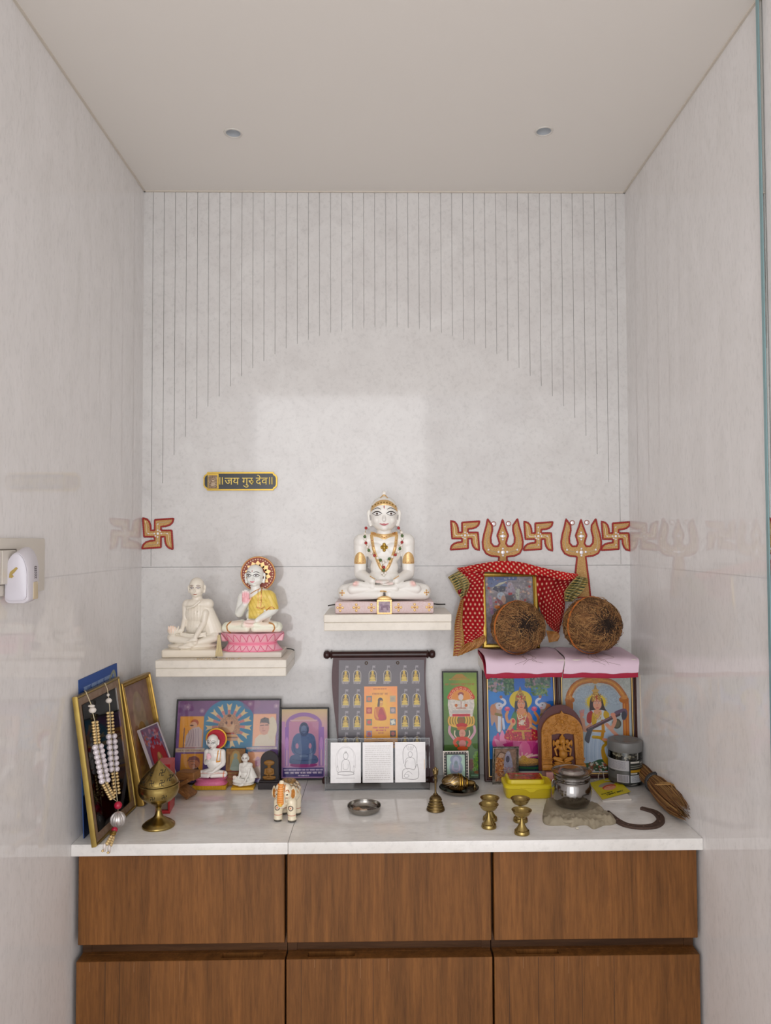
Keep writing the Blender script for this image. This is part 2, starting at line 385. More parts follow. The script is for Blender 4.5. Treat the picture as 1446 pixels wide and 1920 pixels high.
def sheet(name, cv, posfn, mat_, parent, solid=0):
    ny, nx = cv.ny, cv.nx; u = np.linspace(0, 1, nx); v = np.linspace(0, 1, ny)
    U, V = np.meshgrid(u, v); P = posfn(U.ravel(), V.ravel())
    me = bpy.data.meshes.new(name); nv = nx*ny; nf = (nx-1)*(ny-1)
    me.vertices.add(nv); me.vertices.foreach_set('co', np.asarray(P, 'f').ravel())
    i = (np.arange(ny-1)[:, None]*nx+np.arange(nx-1)[None]).ravel()
    F = np.stack([i, i+nx, i+nx+1, i+1], 1).astype('i')
    me.loops.add(nf*4); me.loops.foreach_set('vertex_index', F.ravel())
    me.polygons.add(nf); me.polygons.foreach_set('loop_start', np.arange(nf, dtype='i')*4)
    me.update(calc_edges=True); me.validate()
    at = me.color_attributes.new('Col', 'FLOAT_COLOR', 'POINT'); c = np.ones((nv, 4), 'f'); c[:, :3] = cv.a.reshape(-1, 3); at.data.foreach_set('color', c.ravel())
    me.shade_smooth(); o = mesh_obj(name, me, mat_, parent)
    if solid: m = o.modifiers.new('thickness', 'SOLIDIFY'); m.thickness = solid; m.offset = 0
    return o
def flat_pic(name, cv, w, h, parent, y=0, z0=0, x0=0, mat_=None):
    def f(U, V): return np.stack([x0-w/2+w*U, np.full(U.shape, y), z0+h*(1-V)], 1)
    return sheet(name, cv, f, mat_ or PRINT, parent)
PRINT = matv('printed_picture', .42, spec=.25)
PAINTV = matv('painted_stone', .38)
def text_mesh(body, size, depth=0.0):
    c = bpy.data.curves.new('t', 'FONT'); c.body = body; c.size = size; c.extrude = depth/2; c.align_x = 'CENTER'; c.align_y = 'CENTER'; c.resolution_u = 3
    o = bpy.data.objects.new('t', c); C.objects.link(o); dg = bpy.context.evaluated_depsgraph_get()
    me = bpy.data.meshes.new_from_object(o.evaluated_get(dg)); bpy.data.objects.remove(o); bpy.data.curves.remove(c)
    me.transform(Matrix.Rotation(PI/2, 4, 'X')); return me
# frame moulding: profile = [(inset, y)], y negative = towards the viewer
def moulding(B, w, h, prof):
    RR = [[Vector((-w/2+i, y, i)), Vector((w/2-i, y, i)), Vector((w/2-i, y, h-i)), Vector((-w/2+i, y, h-i))] for i, y in prof]
    return rings(B, RR, closed=True)
def frame_root(name, pl, pr, pyb, pyt, ytop, label, cat, group=None, dy=0):
    """stand it on the worktop with its foot at the photographed line, leaning back until its top is at ytop"""
    p0, p1 = cp(pl, pyb), cp(pr, pyb); yb = (p0.y+p1.y)/2+dy
    a, b = wp(pl, pyb, yb), wp(pr, pyb, yb); w_ = b.x-a.x
    zt = wp((pl+pr)/2, pyt, ytop).z; L = math.hypot(zt-ZC, ytop-yb); th = math.atan2(ytop-yb, zt-ZC)
    e = empty(name, ((a.x+b.x)/2, yb, ZC+.0003), 0, label, cat, group, rot=(-th, 0, 0)); return e, w_, L
def std_frame(e, w_, h_, cv, prof, fmat, inset, depth=.012, picy=-.002, glass=True, fname='frame'):
    B = NB(); moulding(B, w_, h_, prof); fin(fname, B, fmat, e, 30)
    pw, ph = w_-2*inset, h_-2*inset
    flat_pic('picture', cv, pw, ph, e, picy, inset)
    B = NB(); box(B, (0, depth*.32, h_/2), (w_-.004, .003, h_-.004)); fin('backing', B, backing, e, 0)
    if glass: B = NB(); box(B, (0, picy-.002, h_/2), (pw+.002, .0012, ph+.002)); fin('glass_pane', B, GLASS, e, 0)
# projection of paint, jewellery and other thin relief on to a statue (seen along +y)
class Proj:
    def __init__(s, me): s.b = BVHTree.FromPolygons([v.co for v in me.vertices], [tuple(p.vertices) for p in me.polygons]); s.last = -.02
    def __call__(s, x, z, off=.0003):
        h = s.b.ray_cast(Vector((x, -1, z)), Vector((0, 1, 0)))
        if h[0] is None:
            n = s.b.find_nearest(Vector((x, s.last, z))); return Vector((x, n[0].y-off, z))
        s.last = h[0].y; return Vector((x, h[0].y-off, z))
def d_disc(B, pj, cx, cz, rx, rz, off=.0004, rot=0, nr=3, na=20, dome=True, hole=0):
    a = math.radians(rot); RR = []
    for k in range(nr+1):
        f = hole+(1-hole)*k/nr; o = off*(math.sqrt(max(0, 1-f*f)) if dome and not hole else 1) if k < nr else -.0002
        if hole and k == 0: o = -.0002
        RR.append([pj(cx+(rx*f*math.cos(t)*math.cos(a)-rz*f*math.sin(t)*math.sin(a)), cz+(rx*f*math.cos(t)*math.sin(a)+rz*f*math.sin(t)*math.cos(a)), o) for t in [2*PI*j/na for j in range(na)]])
    if not hole: RR = RR[1:]; c = B.verts.new(pj(cx, cz, off))
    vs = [[B.verts.new(p) for p in r] for r in RR]
    for i in range(len(vs)-1):
        for j in range(na): B.faces.new((vs[i][j], vs[i][(j+1) % na], vs[i+1][(j+1) % na], vs[i+1][j]))
    if not hole:
        for j in range(na): B.faces.new((c, vs[0][(j+1) % na], vs[0][j]))
def d_stroke(B, pj, pts, w0, w1=None, off=.0004, n=8, mid=None, closed=False):
    P = cr([(x, 0, z) for x, z in pts], n, closed); m = len(P); R_ = []
    for i, p in enumerate(P):
        t = i/(m-1); ww = w0 if w1 is None else w0+(w1-w0)*t
        if mid: ww = w0+(mid-w0)*math.sin(PI*t)
        if closed: d = P[(i+1) % m]-P[i-1]
        else: d = P[min(i+1, m-1)]-P[max(i-1, 0)]
        d.normalize(); nx_, nz_ = -d.z, d.x
        R_.append([B.verts.new(pj(p.x+nx_*ww*s, p.z+nz_*ww*s, off if abs(s) < .45 else -.0002)) for s in (-.5, -.3, 0, .3, .5)])
    for i in range(m if closed else m-1):
        a, b = R_[i], R_[(i+1) % m]
        for j in range(4): B.faces.new((a[j], a[j+1], b[j+1], b[j]))
def d_patch(B, pj, top, bot, off=.0006, nu=24, nv=8):
    tp, bt = cr([(x, 0, z) for x, z in top], 8), cr([(x, 0, z) for x, z in bot], 8)
    g = lambda L, u: L[min(int(u*(len(L)-1)), len(L)-2)].lerp(L[min(int(u*(len(L)-1)), len(L)-2)+1], u*(len(L)-1)-min(int(u*(len(L)-1)), len(L)-2))
    V = [[None]*(nv+1) for _ in range(nu+1)]
    for i in range(nu+1):
        a, b = g(tp, i/nu), g(bt, i/nu)
        for j in range(nv+1):
            p = a.lerp(b, j/nv); e_ = (i in (0, nu)) or (j in (0, nv)); V[i][j] = B.verts.new(pj(p.x, p.z, -.0003 if e_ else off))
    for i in range(nu):
        for j in range(nv): B.faces.new((V[i][j], V[i][j+1], V[i+1][j+1], V[i+1][j]))
SWQ = [(-20, -20), (-20, -88), (40, -92), (100, -96), (92, -70), (75, -55), (50, -47), (20, -45)]
def swastika_poly(r, flare=True):
    q = SWQ if flare else [(-14, -14), (-14, -90), (60, -90), (60, -62), (14, -62)]
    out = []
    for k in range(4):
        for x, y in q:
            for _ in range(k): x, y = -y, x
            out.append((x*r/100, -y*r/100))
    return out
p_eyew = mat('paint_white', 'f2f0ee', .3); p_dark = mat('paint_dark', '2b2725', .35); p_iris = mat('paint_iris', '6b5346', .3)
p_red = mat('paint_red', 'a83236', .4); p_pink = mat('paint_pink', 'd9868c', .4); p_lip = mat('paint_lip', 'c97078', .4); p_brown = mat('paint_brown', '5e4a3c', .5)
def face(parent, pj, cx, ez, s, ew, gap, mz, lipw, brow=True, dark=p_dark, look=0, tilak=p_red, lip=p_lip, heavy=1.0):
    """eyes, brows, lips and forehead mark painted on the head; s = metres per unit"""
    for sd in (-1, 1):
        ex = cx+sd*gap
        B = NB(); d_disc(B, pj, ex*s, ez*s, ew*s, ew*.42*s, .00025, 0); fin('eye', B, p_eyew, parent)
        B = NB(); d_disc(B, pj, (ex+look)*s, ez*s, ew*.42*s, ew*.38*s, .0004, 0, 2, 14); fin('iris', B, p_iris, parent)
        B = NB(); d_disc(B, pj, (ex+look)*s, ez*s, ew*.22*s, ew*.24*s, .0005, 0, 2, 12); fin('pupil', B, p_dark, parent)
        B = NB(); d_stroke(B, pj, [((ex-ew*1.15)*s, (ez-ew*.02)*s), ((ex-ew*.4)*s, (ez+ew*.42)*s), ((ex+ew*.4)*s, (ez+ew*.42)*s), ((ex+ew*1.15)*s, (ez-ew*.02)*s)], ew*.14*heavy*s, mid=ew*.30*heavy*s)
        d_stroke(B, pj, [((ex-ew*.95)*s, (ez-ew*.1)*s), (ex*s, (ez-ew*.42)*s), ((ex+ew*.95)*s, (ez-ew*.1)*s)], ew*.08*s, mid=ew*.16*heavy*s); fin('eyelid_line', B, dark, parent)
        if brow: B = NB(); d_stroke(B, pj, [((ex-sd*ew*.95)*s, (ez+ew*.95)*s), ((ex)*s, (ez+ew*1.3)*s), ((ex+sd*ew*1.3)*s, (ez+ew*.75)*s)], ew*.1*s, mid=ew*.2*heavy*s); fin('eyebrow', B, dark, parent)
    B = NB(); d_stroke(B, pj, [((cx-lipw)*s, (mz+lipw*.22)*s), ((cx-lipw*.35)*s, (mz+lipw*.02)*s), ((cx)*s, (mz+.02*lipw)*s), ((cx+lipw*.35)*s, (mz+lipw*.02)*s), ((cx+lipw)*s, (mz+lipw*.22)*s)], lipw*.14*s, mid=lipw*.55*s); fin('lips', B, lip, parent)
    if tilak: B = NB(); d_disc(B, pj, cx*s, (ez+ew*1.5)*s, ew*.14*s, ew*.5*s, .0004, 0, 2, 10); fin('forehead_mark', B, tilak, parent)
def px_scale(p): return ((Vector(p)-CP).dot(fw))/FPX       # metres per photo pixel at a point
def lathe_px(prof, k, zoom, base, seg=40):                 # profile [(radius, y)] measured on the photo crop
    s = k/zoom; return [(r*s, (base-y)*s) for r, y in prof]
# ---------------- cabinets and worktop ----------------
wd_f = wood('teak_veneer', '7c5027', '5c3a1a', 'z', .42, 1.0, '42260f')
wd_in = wood('teak_inner', '54371f', '3b2514', 'x', .5)
dark_in = mat('gap_shadow_board', '1c120b', .8, raw=True)
def cabinet(pl, pr, label, slot, joints=()):
    yf = -.357; zl = ZC-.0215
    xl, xr = wp(pl, 1680, yf).x, wp(pr, 1680, yf).x; xc = (xl+xr)/2; wd_ = xr-xl
    z1 = wp(xc, 1600, yf).z; z1 = zl-.001; z2 = wp(723, 1766, yf).z; z3 = wp(723, 1797, yf-.004).z
    e = empty('cabinet', (xc, 0, 0), 0, label, 'cabinet', 'teak cabinets under the worktop')
    B = NB(); hw = wd_/2+.0018
    for sx in (-1, 1): box(B, (sx*(hw-.008), -.165, zl/2), (.016, .33, zl-.001))
    box(B, (0, -.165, .04), (2*hw-.032, .33, .018)); box(B, (0, -.006, zl/2), (2*hw-.032, .012, zl-.001)); box(B, (0, -.16, z2-.0), (2*hw-.032, .31, .016)); box(B, (0, -.322, (z2+z3)/2), (2*hw-.032, .012, .07))
    fin('body', B, wd_in, e, 0)
    B = NB(); box(B, (0, yf+.012, (z1+z2)/2), (wd_, .024, z1-z2), bev=.0012); fin('drawer_front', B, wd_f, e, 0)
    # lower door with a finger pull routed into its thick top edge
    B = NB(); t = .036; yd = yf-.004; w1 = wd_*1.004; x0 = -w1/2; x1 = w1/2; s0, s1 = slot; s0 = x0+s0*w1; s1 = x0+s1*w1
    box(B, (0, yd+.0045, (z3+.06)/2), (w1, .009, z3-.06), bev=.0008); box(B, (0, yd+.009+(t-.009)/2, (z3-.012+.06)/2), (w1, t-.009, z3-.012-.06))
    box(B, (0, yd+t-.006, z3-.006), (w1, .012, .012))
    box(B, ((x0+s0)/2, yd+t/2, z3-.0061), (s0-x0, t-.001, .0118)); box(B, ((x1+s1)/2, yd+t/2, z3-.0061), (x1-s1, t-.001, .0118))
    d = fin('door', B, wd_f, e, 0)
    B = NB(); 
    for q in ((s0+s1)/2,): box(B, (q, yd+.0155, z3-.010), ((s1-s0)-.002, .011, .003), bev=.001)
    fin('finger_pull', B, mat('pull_wood', 'a3795a', .45), d, 0)
    for jx, jl in joints:
        xx = wp(jx, 1850, yd).x-xc; hh = jl*.00095; B = NB(); box(B, (xx, yd-.00005, z3-.001-hh/2), (.0007, .0004, hh)); fin('board_joint', B, mat('joint_pale', '8c6440', .6) if jl < 40 else mat('joint_dark', '3e2410', .6), d, 0)
    return e
cabinet(146.5, 533.5, 'left teak veneer cabinet, drawer front over a grooved lower door', (.69, .89), [(168, 16), (197, 160), (224, 160), (251, 18), (280, 160), (337, 36)])
cabinet(538.5, 921, 'middle teak veneer cabinet below the elephant figurine and steel dish', (.10, .33), [(565, 160), (590, 14), (621, 18), (649, 160), (676, 34), (700, 160), (729, 22)])
cabinet(926.5, 1308, 'right teak veneer cabinet below the horseshoe and broom', (.11, .32), [(955, 160), (982, 20), (1010, 160), (1040, 160), (1067, 30), (1092, 160), (1122, 18), (1152, 160)])
B = NB()
xj = wp(540, 1590, YF).x; t = .0205
for a, b in ((-W2+.0002, xj-.00015), (xj+.00015, W2-.0002)):
    box(B, ((a+b)/2, YF/2-.0005, ZC-t/2), (b-a, -YF-.001, t), bev=.0015, seg=2)
wt = fin('worktop', B, marble('marble_worktop', 'd9d7d4', 'c6c2bd', (1, 3.0, 1), .1, .8, 6, .06), None, 30)
tag(wt, 'white marble worktop slab running wall to wall over the teak cabinets', 'worktop')
# ---------------- wall shelves ----------------
shelf_m = marble('marble_shelf', 'd8d1c6', 'c9c1b4', (1, 1, 1), .3, .5)
def shelf(pl, pr, pt, label, dep=.147, x1=None):
    zt = wp((pl+pr)/2, pt, -dep).z; a, b = wp(pl, pt, -dep).x, (x1 if x1 else wp(pr, pt, -dep).x)
    B = NB(); box(B, ((a+b)/2, -dep/2-.0005, zt-.008), (b-a, dep, .016), bev=.0012); box(B, ((a+b)/2, -dep/2+.0002, zt-.0248), (b-a-.001, dep-.001, .0172), bev=.0012)
    o = fin('wall_shelf', B, shelf_m, None, 0); tag(o, label, 'shelf', 'marble wall shelves'); return zt, (a+b)/2
ZS1, XS1 = shelf(291, 537, 1238, 'white marble wall shelf carrying the two seated saints on the left')
ZS2, XS2 = shelf(607, 847, 1152, 'higher white marble wall shelf carrying the large jewelled marble statue')
ZS3, XS3 = shelf(913, 1193, 1237, 'marble wall shelf hidden under the pink and red cloths', .147)
# ---------------- glass panel at the right edge ----------------
def gl_panel():
    yy = -.62; x0 = wp(1420, 0, yy).x; zb, ztp = .02, ZT-.002
    e = empty('glass_panel', (0, 0, 0), 0, 'clear frameless glass panel with a greenish edge beside the right wall', 'glass panel')
    B = NB(); box(B, ((x0+W2)/2+.001, yy, (zb+ztp)/2), (W2-x0-.003, .008, ztp-zb)); fin('pane', B, glass_mat('clear_glass', (.93, .955, .955), .0), e, 0)
    B = NB(); box(B, (x0, yy, (zb+ztp)/2), (.0016, .0076, ztp-zb), bev=.0005); fin('edge', B, mat('glass_edge', '7f9fa3', .15, .1), e, 0)
gl_panel()
# ---------------- switch plate and plug-in freshener on the left wall ----------------
def side_pt(px, py, x=-W2):
    d = ray(px, py); t = (x-CP.x)/d.x; return CP+d*t
def device():
    a = side_pt(75.5, 1009.5); b = side_pt(74.5, 1107); dz = (a.z-b.z); zc = (a.z+b.z)/2; L = .23
    e = empty('switch_plate', (-W2, a.y-L/2, zc), PI/2, 'white switch plate on the left marble wall, cut off by the frame edge', 'switch plate')
    # local x runs towards the back wall, -y away from the wall
    wm = mat('switch_white', 'cfc8bd', .35); gm = mat('switch_gap', '7c746b', .6)
    B = NB(); box(B, (0, -.004, 0), (L, .008, dz), bev=.002, seg=2); fin('cover', B, wm, e, 30)
    B = NB(); box(B, (-.046, -.0085, 0), (L-.098, .002, dz*.62)); fin('module_bezel', B, gm, e, 0)
    for k in range(3):
        B = NB(); box(B, (-.0935+k*.042, -.011, .0), (.040, .006, dz*.58), bev=.0012); fin('rocker', B, wm, e, 0)
    # plug-in freshener
    yc = side_pt(19, 1080, -W2+.0082).y; k = px_scale((-.52, yc, 1.3)); xl = -W2+.0082
    zc = wp(40, 1080, yc).z
    f = empty('air_freshener', (xl, yc, zc), 0, 'white plug-in air freshener with gold leaf mark, on the switch plate', 'air freshener')
    sh = mat('freshener_shell', 'c6c1c6', .35)
    def outline(x0, x1, z0, z1, rt=.5):
        P = []; c = (x0+x1)/2; hw = (x1-x0)/2; h = z1-z0
        for i in range(29): t = PI*i/28; P.append((c+hw*math.cos(t), z1-h*rt*(1-math.sin(t))))
        for i in range(1, 9): t = PI+PI/2*i/8; P.append((x0+.008+.008*math.cos(t), z0+.008+.008*math.sin(t)))
        for i in range(0, 8): t = 1.5*PI+PI/2*i/8; P.append((x1-.008+.008*math.cos(t), z0+.008+.008*math.sin(t)))
        return P
    B = NB(); RR = []
    q = k
    for x0, x1, z0, z1, y in ((0, 44, -46, 54, .016), (0, 46, -47, 54, .008), (0, 47, -49, 50, -.004), (0, 45, -50, 45, -.014), (1, 43, -49, 44, -.016)):
        RR.append([Vector((x, y, z)) for x, z in outline(x0*q, x1*q, z0*q, z1*q)])
    rings(B, RR); fin('shell', B, sh, f, 50)
    B = NB(); RR = [[Vector((x, y, z)) for x, z in outline(x0*q, x1*q, z0*q, z1*q)] for x0, x1, z0, z1, y in ((2, 42, -44, 42, -.0155), (2, 42, -44, 42, -.0180), (4, 40, -41, 39, -.0192))]
    rings(B, RR); fin('front_cover', B, mat('freshener_front', 'cbc7cf', .28), f, 50)
    B = NB(); lf = [(-.004, -.006), (.000, -.0065), (.0025, -.004), (.000, -.002), (.004, .002), (.008, .007), (.006, .009), (.001, .005), (-.0025, .002), (-.0035, -.001)]
    prism(B, [(x+16*q, z+6*q) for x, z in lf], -.0191, -.0199); fin('gold_mark', B, mat('gold_print', 'b39b5c', .4, .5), f, 0)
    for i in range(7):
        for s_ in (-1, 1): B = NB(); box(B, (0, 0, 0), (.0008, .0026, .0008), M=T(46.7*q, .001+s_*.0021, (17-i*3.4)*q) @ R(-s_*.5, 'X')); fin('vent_slot', B, mat('vent_dark', '5c5459', .6), f, 0)
    B = NB(); box(B, (43*q, .002, -27*q), (10*q, .016, 34*q), bev=.003, seg=2); fin('oil_bottle', B, mat('oil_amber', 'c3b396', .15), f, 40)
device()
# ---------------- name sign ----------------
def sign():
    p = wp(451, 902.5, 0); k = px_scale(p); s = k/8.506
    e = empty('name_sign', (p.x, -.0005, p.z), 0, 'black and gold wall plaque lettered in Devanagari above the left shelf', 'sign')
    def shp(x0, x1, z0, z1, c):
        return [(x0+c, z0), (x1-c, z0), (x1-c*.8, z0+c*.45), (x1-c*.25, z0+c*.8), (x1, z0+c*1.4), (x1, z1-c*1.4), (x1-c*.25, z1-c*.8), (x1-c*.8, z1-c*.45), (x1-c, z1), (x0+c, z1), (x0+c*.8, z1-c*.45), (x0+c*.25, z1-c*.8), (x0, z1-c*1.4), (x0, z0+c*1.4), (x0+c*.25, z0+c*.8), (x0+c*.8, z0+c*.45)]
    X = lambda v: (v-690)*s; Z = lambda v: (270-v)*s
    B = NB(); prism(B, shp(X(108), X(1280), Z(418), Z(125), 62*s), -.004, 0); fin('gold_rim', B, mat('sign_gold', 'a5883c', .25, .9), e, 0)
    B = NB(); prism(B, shp(X(128), X(1258), Z(396), Z(150), 52*s), -.0046, -.0039); fin('black_face', B, mat('sign_black', '1b1d22', .2), e, 0)
    B = NB(); box(B, (X(265), -.0048, Z(272)), (172*s, .0016, 236*s)); fin('portrait_border', B, MC['sign_gold'], e, 0)
    c = Cv(0, 0, 130, 200, 60, '9c8876'); c.dots(60, 0, 0, 130, 200, 8, ['b39f8c', '86705f', 'c4b3a0']).ell(70, 70, 22, 28, 'c9b39c').ell(70, 72, 14, 18, 'd8c5b0').poly([(35, 180), (48, 110), (95, 110), (108, 180)], 'cbb8a4').line([(20, 160), (60, 172), (110, 160)], 8, '6f5a4a').ell(70, 62, 18, 8, '7a6150')
    def f(U, V): return np.stack([X(188)+142*s*U, np.full(U.shape, -.0058), Z(382)+206*s*(1-V)], 1)
    sheet('portrait', c, f, PRINT, e)
    lm = mat('sign_letters', 'cfb45c', .4, .35)
    me = text_mesh('जय गुर देव', 125*s, .0016); 
    xs = [v.co.x for v in me.vertices]; zs = [v.co.z for v in me.vertices]
    sx = (X(1130)-X(448))/(max(xs)-min(xs)); sz = (Z(170)-Z(372))/(max(zs)-min(zs))
    me.transform(Matrix.Translation((X(448)-min(xs)*sx, -.0056, Z(372)-min(zs)*sz)) @ Matrix.Diagonal((sx, 1, sz, 1))); mesh_obj('lettering', me, lm, e)
    B = NB()
    tube(B, [Vector((x, -.0062, z)) for x, z in [(v.x, v.y) for v in cr([(X(862), Z(270), 0), (X(884), Z(262), 0), (X(900), Z(276), 0), (X(892), Z(298), 0), (X(872), Z(304), 0)], 5)]], 9*s, 8); fin('vowel_hook', B, lm, e, 60)
    for x in (372, 412, 1160, 1198): B = NB(); box(B, (X(x), -.0055, Z(265)), (16*s, .0016, 118*s), bev=.0003); fin('bar', B, lm, e, 0)
sign()
# ---------------- beaded swastikas, tridents and mirror discs stuck on the wall ----------------
red_bead = mat('red_beading', 'b02a22', .35, c2='8f1d1c', scale=900, amt=.4, bump=.6, bscale=1500)
gold_bead = mat('gold_beading', 'a4642a', .35, .3, c2='d8bb7c', scale=650, amt=.4, bump=.8, bscale=1300)
stone = mat('rhinestone', 'efecf0', .15, .15)
def sticker(name, px, py, outline, label, cat, group, stones, beads):
    p = wp(px, py, 0); e = empty(name, (p.x, -.0004, p.z), 0, label, cat, group)
    B = NB(); prism(B, outline, -.0018, 0); fin('gold_body', B, gold_bead, e, 0)
    O = [Vector((x, -.0016, z)) for x, z in outline]; P = []
    for i in range(len(O)):
        a, b = O[i], O[(i+1) % len(O)]; n = max(1, int((b-a).length/.0022))
        for k in range(n): P.append(a.lerp(b, k/n))
    B = NB(); tube(B, P, [.0023 if i % 2 else .0018 for i in range(len(P))], 6, closed=True); fin('red_border', B, red_bead, e, 60)
    B = NB()
    for (x, z, r) in stones: ell(B, (x, -.0022, z), (r*1.35, .0018, r*1.35), u=8, v=6)
    fin('rhinestones', B, stone, e, 0)
    B = NB()
    for path in beads: tube(B, cr([(x, -.0023, z) for x, z in path], 4), .0008, 6)
    fin('sequin_lines', B, mat('sequin', 'e0d4b0', .3, .4), e, 60)
k0 = px_scale(wp(1000, 1000, 0))
def swas(px, py, r, label, rot=0):
    R_ = r*k0; o = swastika_poly(R_)
    st = [(0, 0, .0022)]+[(a*R_*.22, b*R_*.22, .0015) for a, b in ((1, 0), (-1, 0), (0, 1), (0, -1), (.7, .7), (-.7, -.7))]+[(a*R_*.6, b*R_*.6, .0013) for a, b in ((1, 0), (-1, 0), (0, 1), (0, -1))]
    bd = []
    for k in range(4):
        q = [(0, -.25), (.02, -.66), (.45, -.72), (.82, -.8)]
        for _ in range(k): q = [(-y, x) for x, y in q]
        bd.append([(x*R_, -y*R_) for x, y in q])
    sticker('swastika_sticker', px, py, o, label, 'wall sticker', 'beaded swastika stickers', st, bd)
swas(296.5, 1000.5, 29, 'red and gold beaded swastika sticker alone at the left corner of the wall')
swas(872, 1004, 27.5, 'red and gold beaded swastika sticker left of the tridents, nearest the jewelled statue')
swas(1009.3, 1005.3, 27.5, 'red and gold beaded swastika sticker between the two tridents')
swas(1154.4, 1005.3, 27.5, 'red and gold beaded swastika sticker against the right corner of the wall')
def trident(px, label, zst, x_off=0):
    z4 = k0/3.708; cx, cy = 0, 250
    half = [(0, 90), (12, 130), (28, 175), (38, 200), (30, 225), (22, 255), (34, 276), (62, 276), (82, 252), (84, 215), (72, 165), (74, 130), (104, 86), (114, 135), (130, 190), (140, 245), (136, 290), (116, 325), (80, 342), (40, 345)]+zst
    o = [(x*z4, (cy-y)*z4) for x, y in half]; o2 = o+[(-x, z) for x, z in o[::-1] if abs(x) > 1e-6]
    st = [((x)*z4, (cy-y)*z4, r) for x, y, r in [(0, 205, .003), (0, 180, .0018), (-14, 205, .0016), (14, 205, .0016), (0, 228, .0018), (0, 318, .0034), (-30, 315, .002), (30, 315, .002), (0, 292, .0018), (0, 340, .0018), (-100, 300, .0018), (100, 300, .0018)]]
    bd = [[(s_*x*z4, (cy-y)*z4) for x, y in ((95, 130), (103, 190), (112, 250), (100, 295), (60, 312), (30, 315))] for s_ in (-1, 1)]
    py = 950+cy/3.708
    sticker('trident_sticker', px, py, o2, label, 'wall sticker', 'beaded trident stickers', st, bd)
trident(942.7, 'red and gold beaded trident sticker standing above the framed photo and red veil', [(26, 348), (30, 380), (30, 470)])
trident(1089.7, 'red and gold beaded trident sticker with long handle above the right coconut', [(30, 350), (38, 420), (50, 520), (60, 630)])
for (x, y), lb in zip(((355, 120), (458, 118), (902, 112), (1003, 110)), ('left of the left trident tip', 'right of the left trident tip', 'left of the right trident tip', 'right of the right trident tip')):
    p = wp(830+x/3.708, 950+y/3.708, 0); e = empty('mirror_disc', (p.x, -.0003, p.z), 0, 'tiny round mirror bead sticker with brown rim, '+lb, 'wall sticker', 'round mirror stickers')
    B = NB(); lathe(B, [(.0035, .0002), (.0042, .0014), (.0056, .0012), (.0059, 0)], 20, M=R(PI/2, 'X'), cap=False); fin('rim', B, mat('mirror_rim', 'a3614f', .4), e, 40)
    B = NB(); lathe(B, [(.0042, 0), (.0042, .0008), (.0008, .0016)], 8, M=R(PI/2, 'X')); fin('mirror', B, stone, e, 0)
# ---------------- carved marble figures ----------------
marb_s = matv('statue_marble', .3, 0, .15)
def shade(base, f=None):
    b = np.array(A(base))
    def fn(P):
        c = np.tile(b, (len(P), 1))
        return f(P, c) if f else c
    return fn
def dig(c, m, col, al=1.0):
    m = (np.clip(m, 0, 1)*al)[:, None]; return c*(1-m)+np.array(A(col))*m
def soft(d, w): return np.clip(.5-d/w, 0, 1)
def dist(P, q): return np.sqrt(((P-np.array(q))**2).sum(1))
def hand(B, palm, tip_dir, up, side, s, n=4, L=9, r=1.9, curl=0):
    """palm centre, direction of the fingers, palm normal, direction across the palm; s metres per unit"""
    p, d, u, a = [Vector(v) for v in (palm, tip_dir, up, side)]; d.normalize(); u.normalize(); a.normalize()
    M = Matrix((a, d, u)).transposed().to_4x4(); M.translation = p*s
    ell(B, (0, 0, 0), (5.2*s, 6.0*s, 2.6*s), M)
    for i in range(n):
        o = (i-(n-1)/2)*2.7; l = L*(.82, 1, .96, .78)[i % 4]
        b0 = p+a*o+d*4; b1 = b0+d*l*.5+a*o*.05; b2 = b1+(d*.5*l-u*curl)
        capsule(B, b0*s, b1*s, r*s*.75, r*s*.68, 8); capsule(B, b1*s, b2*s, r*s*.66, r*s*.5, 8)
    t0 = p-a*5-d*2; capsule(B, t0*s, (t0-a*2.4+d*6)*s, r*s*.8, r*s*.6, 8)
def headform(B, cx, cz, rx, rz, s, y0=0, ears=True, earlen=1.0):
    """an egg-shaped head with jaw, chin, nose and long lobed ears; cz = eye level"""
    ell(B, (cx*s, y0*s, (cz+rz*.18)*s), (rx*s, rx*1.06*s, rz*.80*s), u=32, v=20)
    ell(B, (cx*s, (y0-rx*.12)*s, (cz-rz*.28)*s), (rx*.93*s, rx*.90*s, rz*.62*s), u=28, v=16)
    ell(B, (cx*s, (y0-rx*.55)*s, (cz-rz*.70)*s), (rx*.34*s, rx*.33*s, rz*.17*s))
    for q in (-1, 1): ell(B, ((cx+q*rx*.48)*s, (y0-rx*.60)*s, (cz-rz*.30)*s), (rx*.32*s, rx*.30*s, rz*.24*s))
    capsule(B, (cx*s, (y0-rx*.93)*s, (cz-rz*.02)*s), (cx*s, (y0-rx*1.14)*s, (cz-rz*.30)*s), rx*.07*s, rx*.13*s, 10)
    ell(B, (cx*s, (y0-rx*.92)*s, (cz-rz*.52)*s), (rx*.27*s, rx*.11*s, rz*.065*s))
    if ears:
        for q in (-1, 1):
            tube(B, cr([((cx+q*rx*.98)*s, (y0+rx*.05)*s, (cz+rz*.22)*s), ((cx+q*rx*1.13)*s, (y0+rx*.0)*s, (cz+rz*.12)*s), ((cx+q*rx*1.08)*s, (y0+rx*.02)*s, (cz-rz*.30*earlen)*s), ((cx+q*rx*.96)*s, (y0-rx*.02)*s, (cz-rz*.62*earlen)*s)], 5), [rx*.10*s]*10+[rx*.12*s]*3+[rx*.14*s]*3, 8)
def statue_mesh(B, vox, colfn, sm=2):
    me = remesh(B, vox, sm); colour_mesh(me, colfn); return me

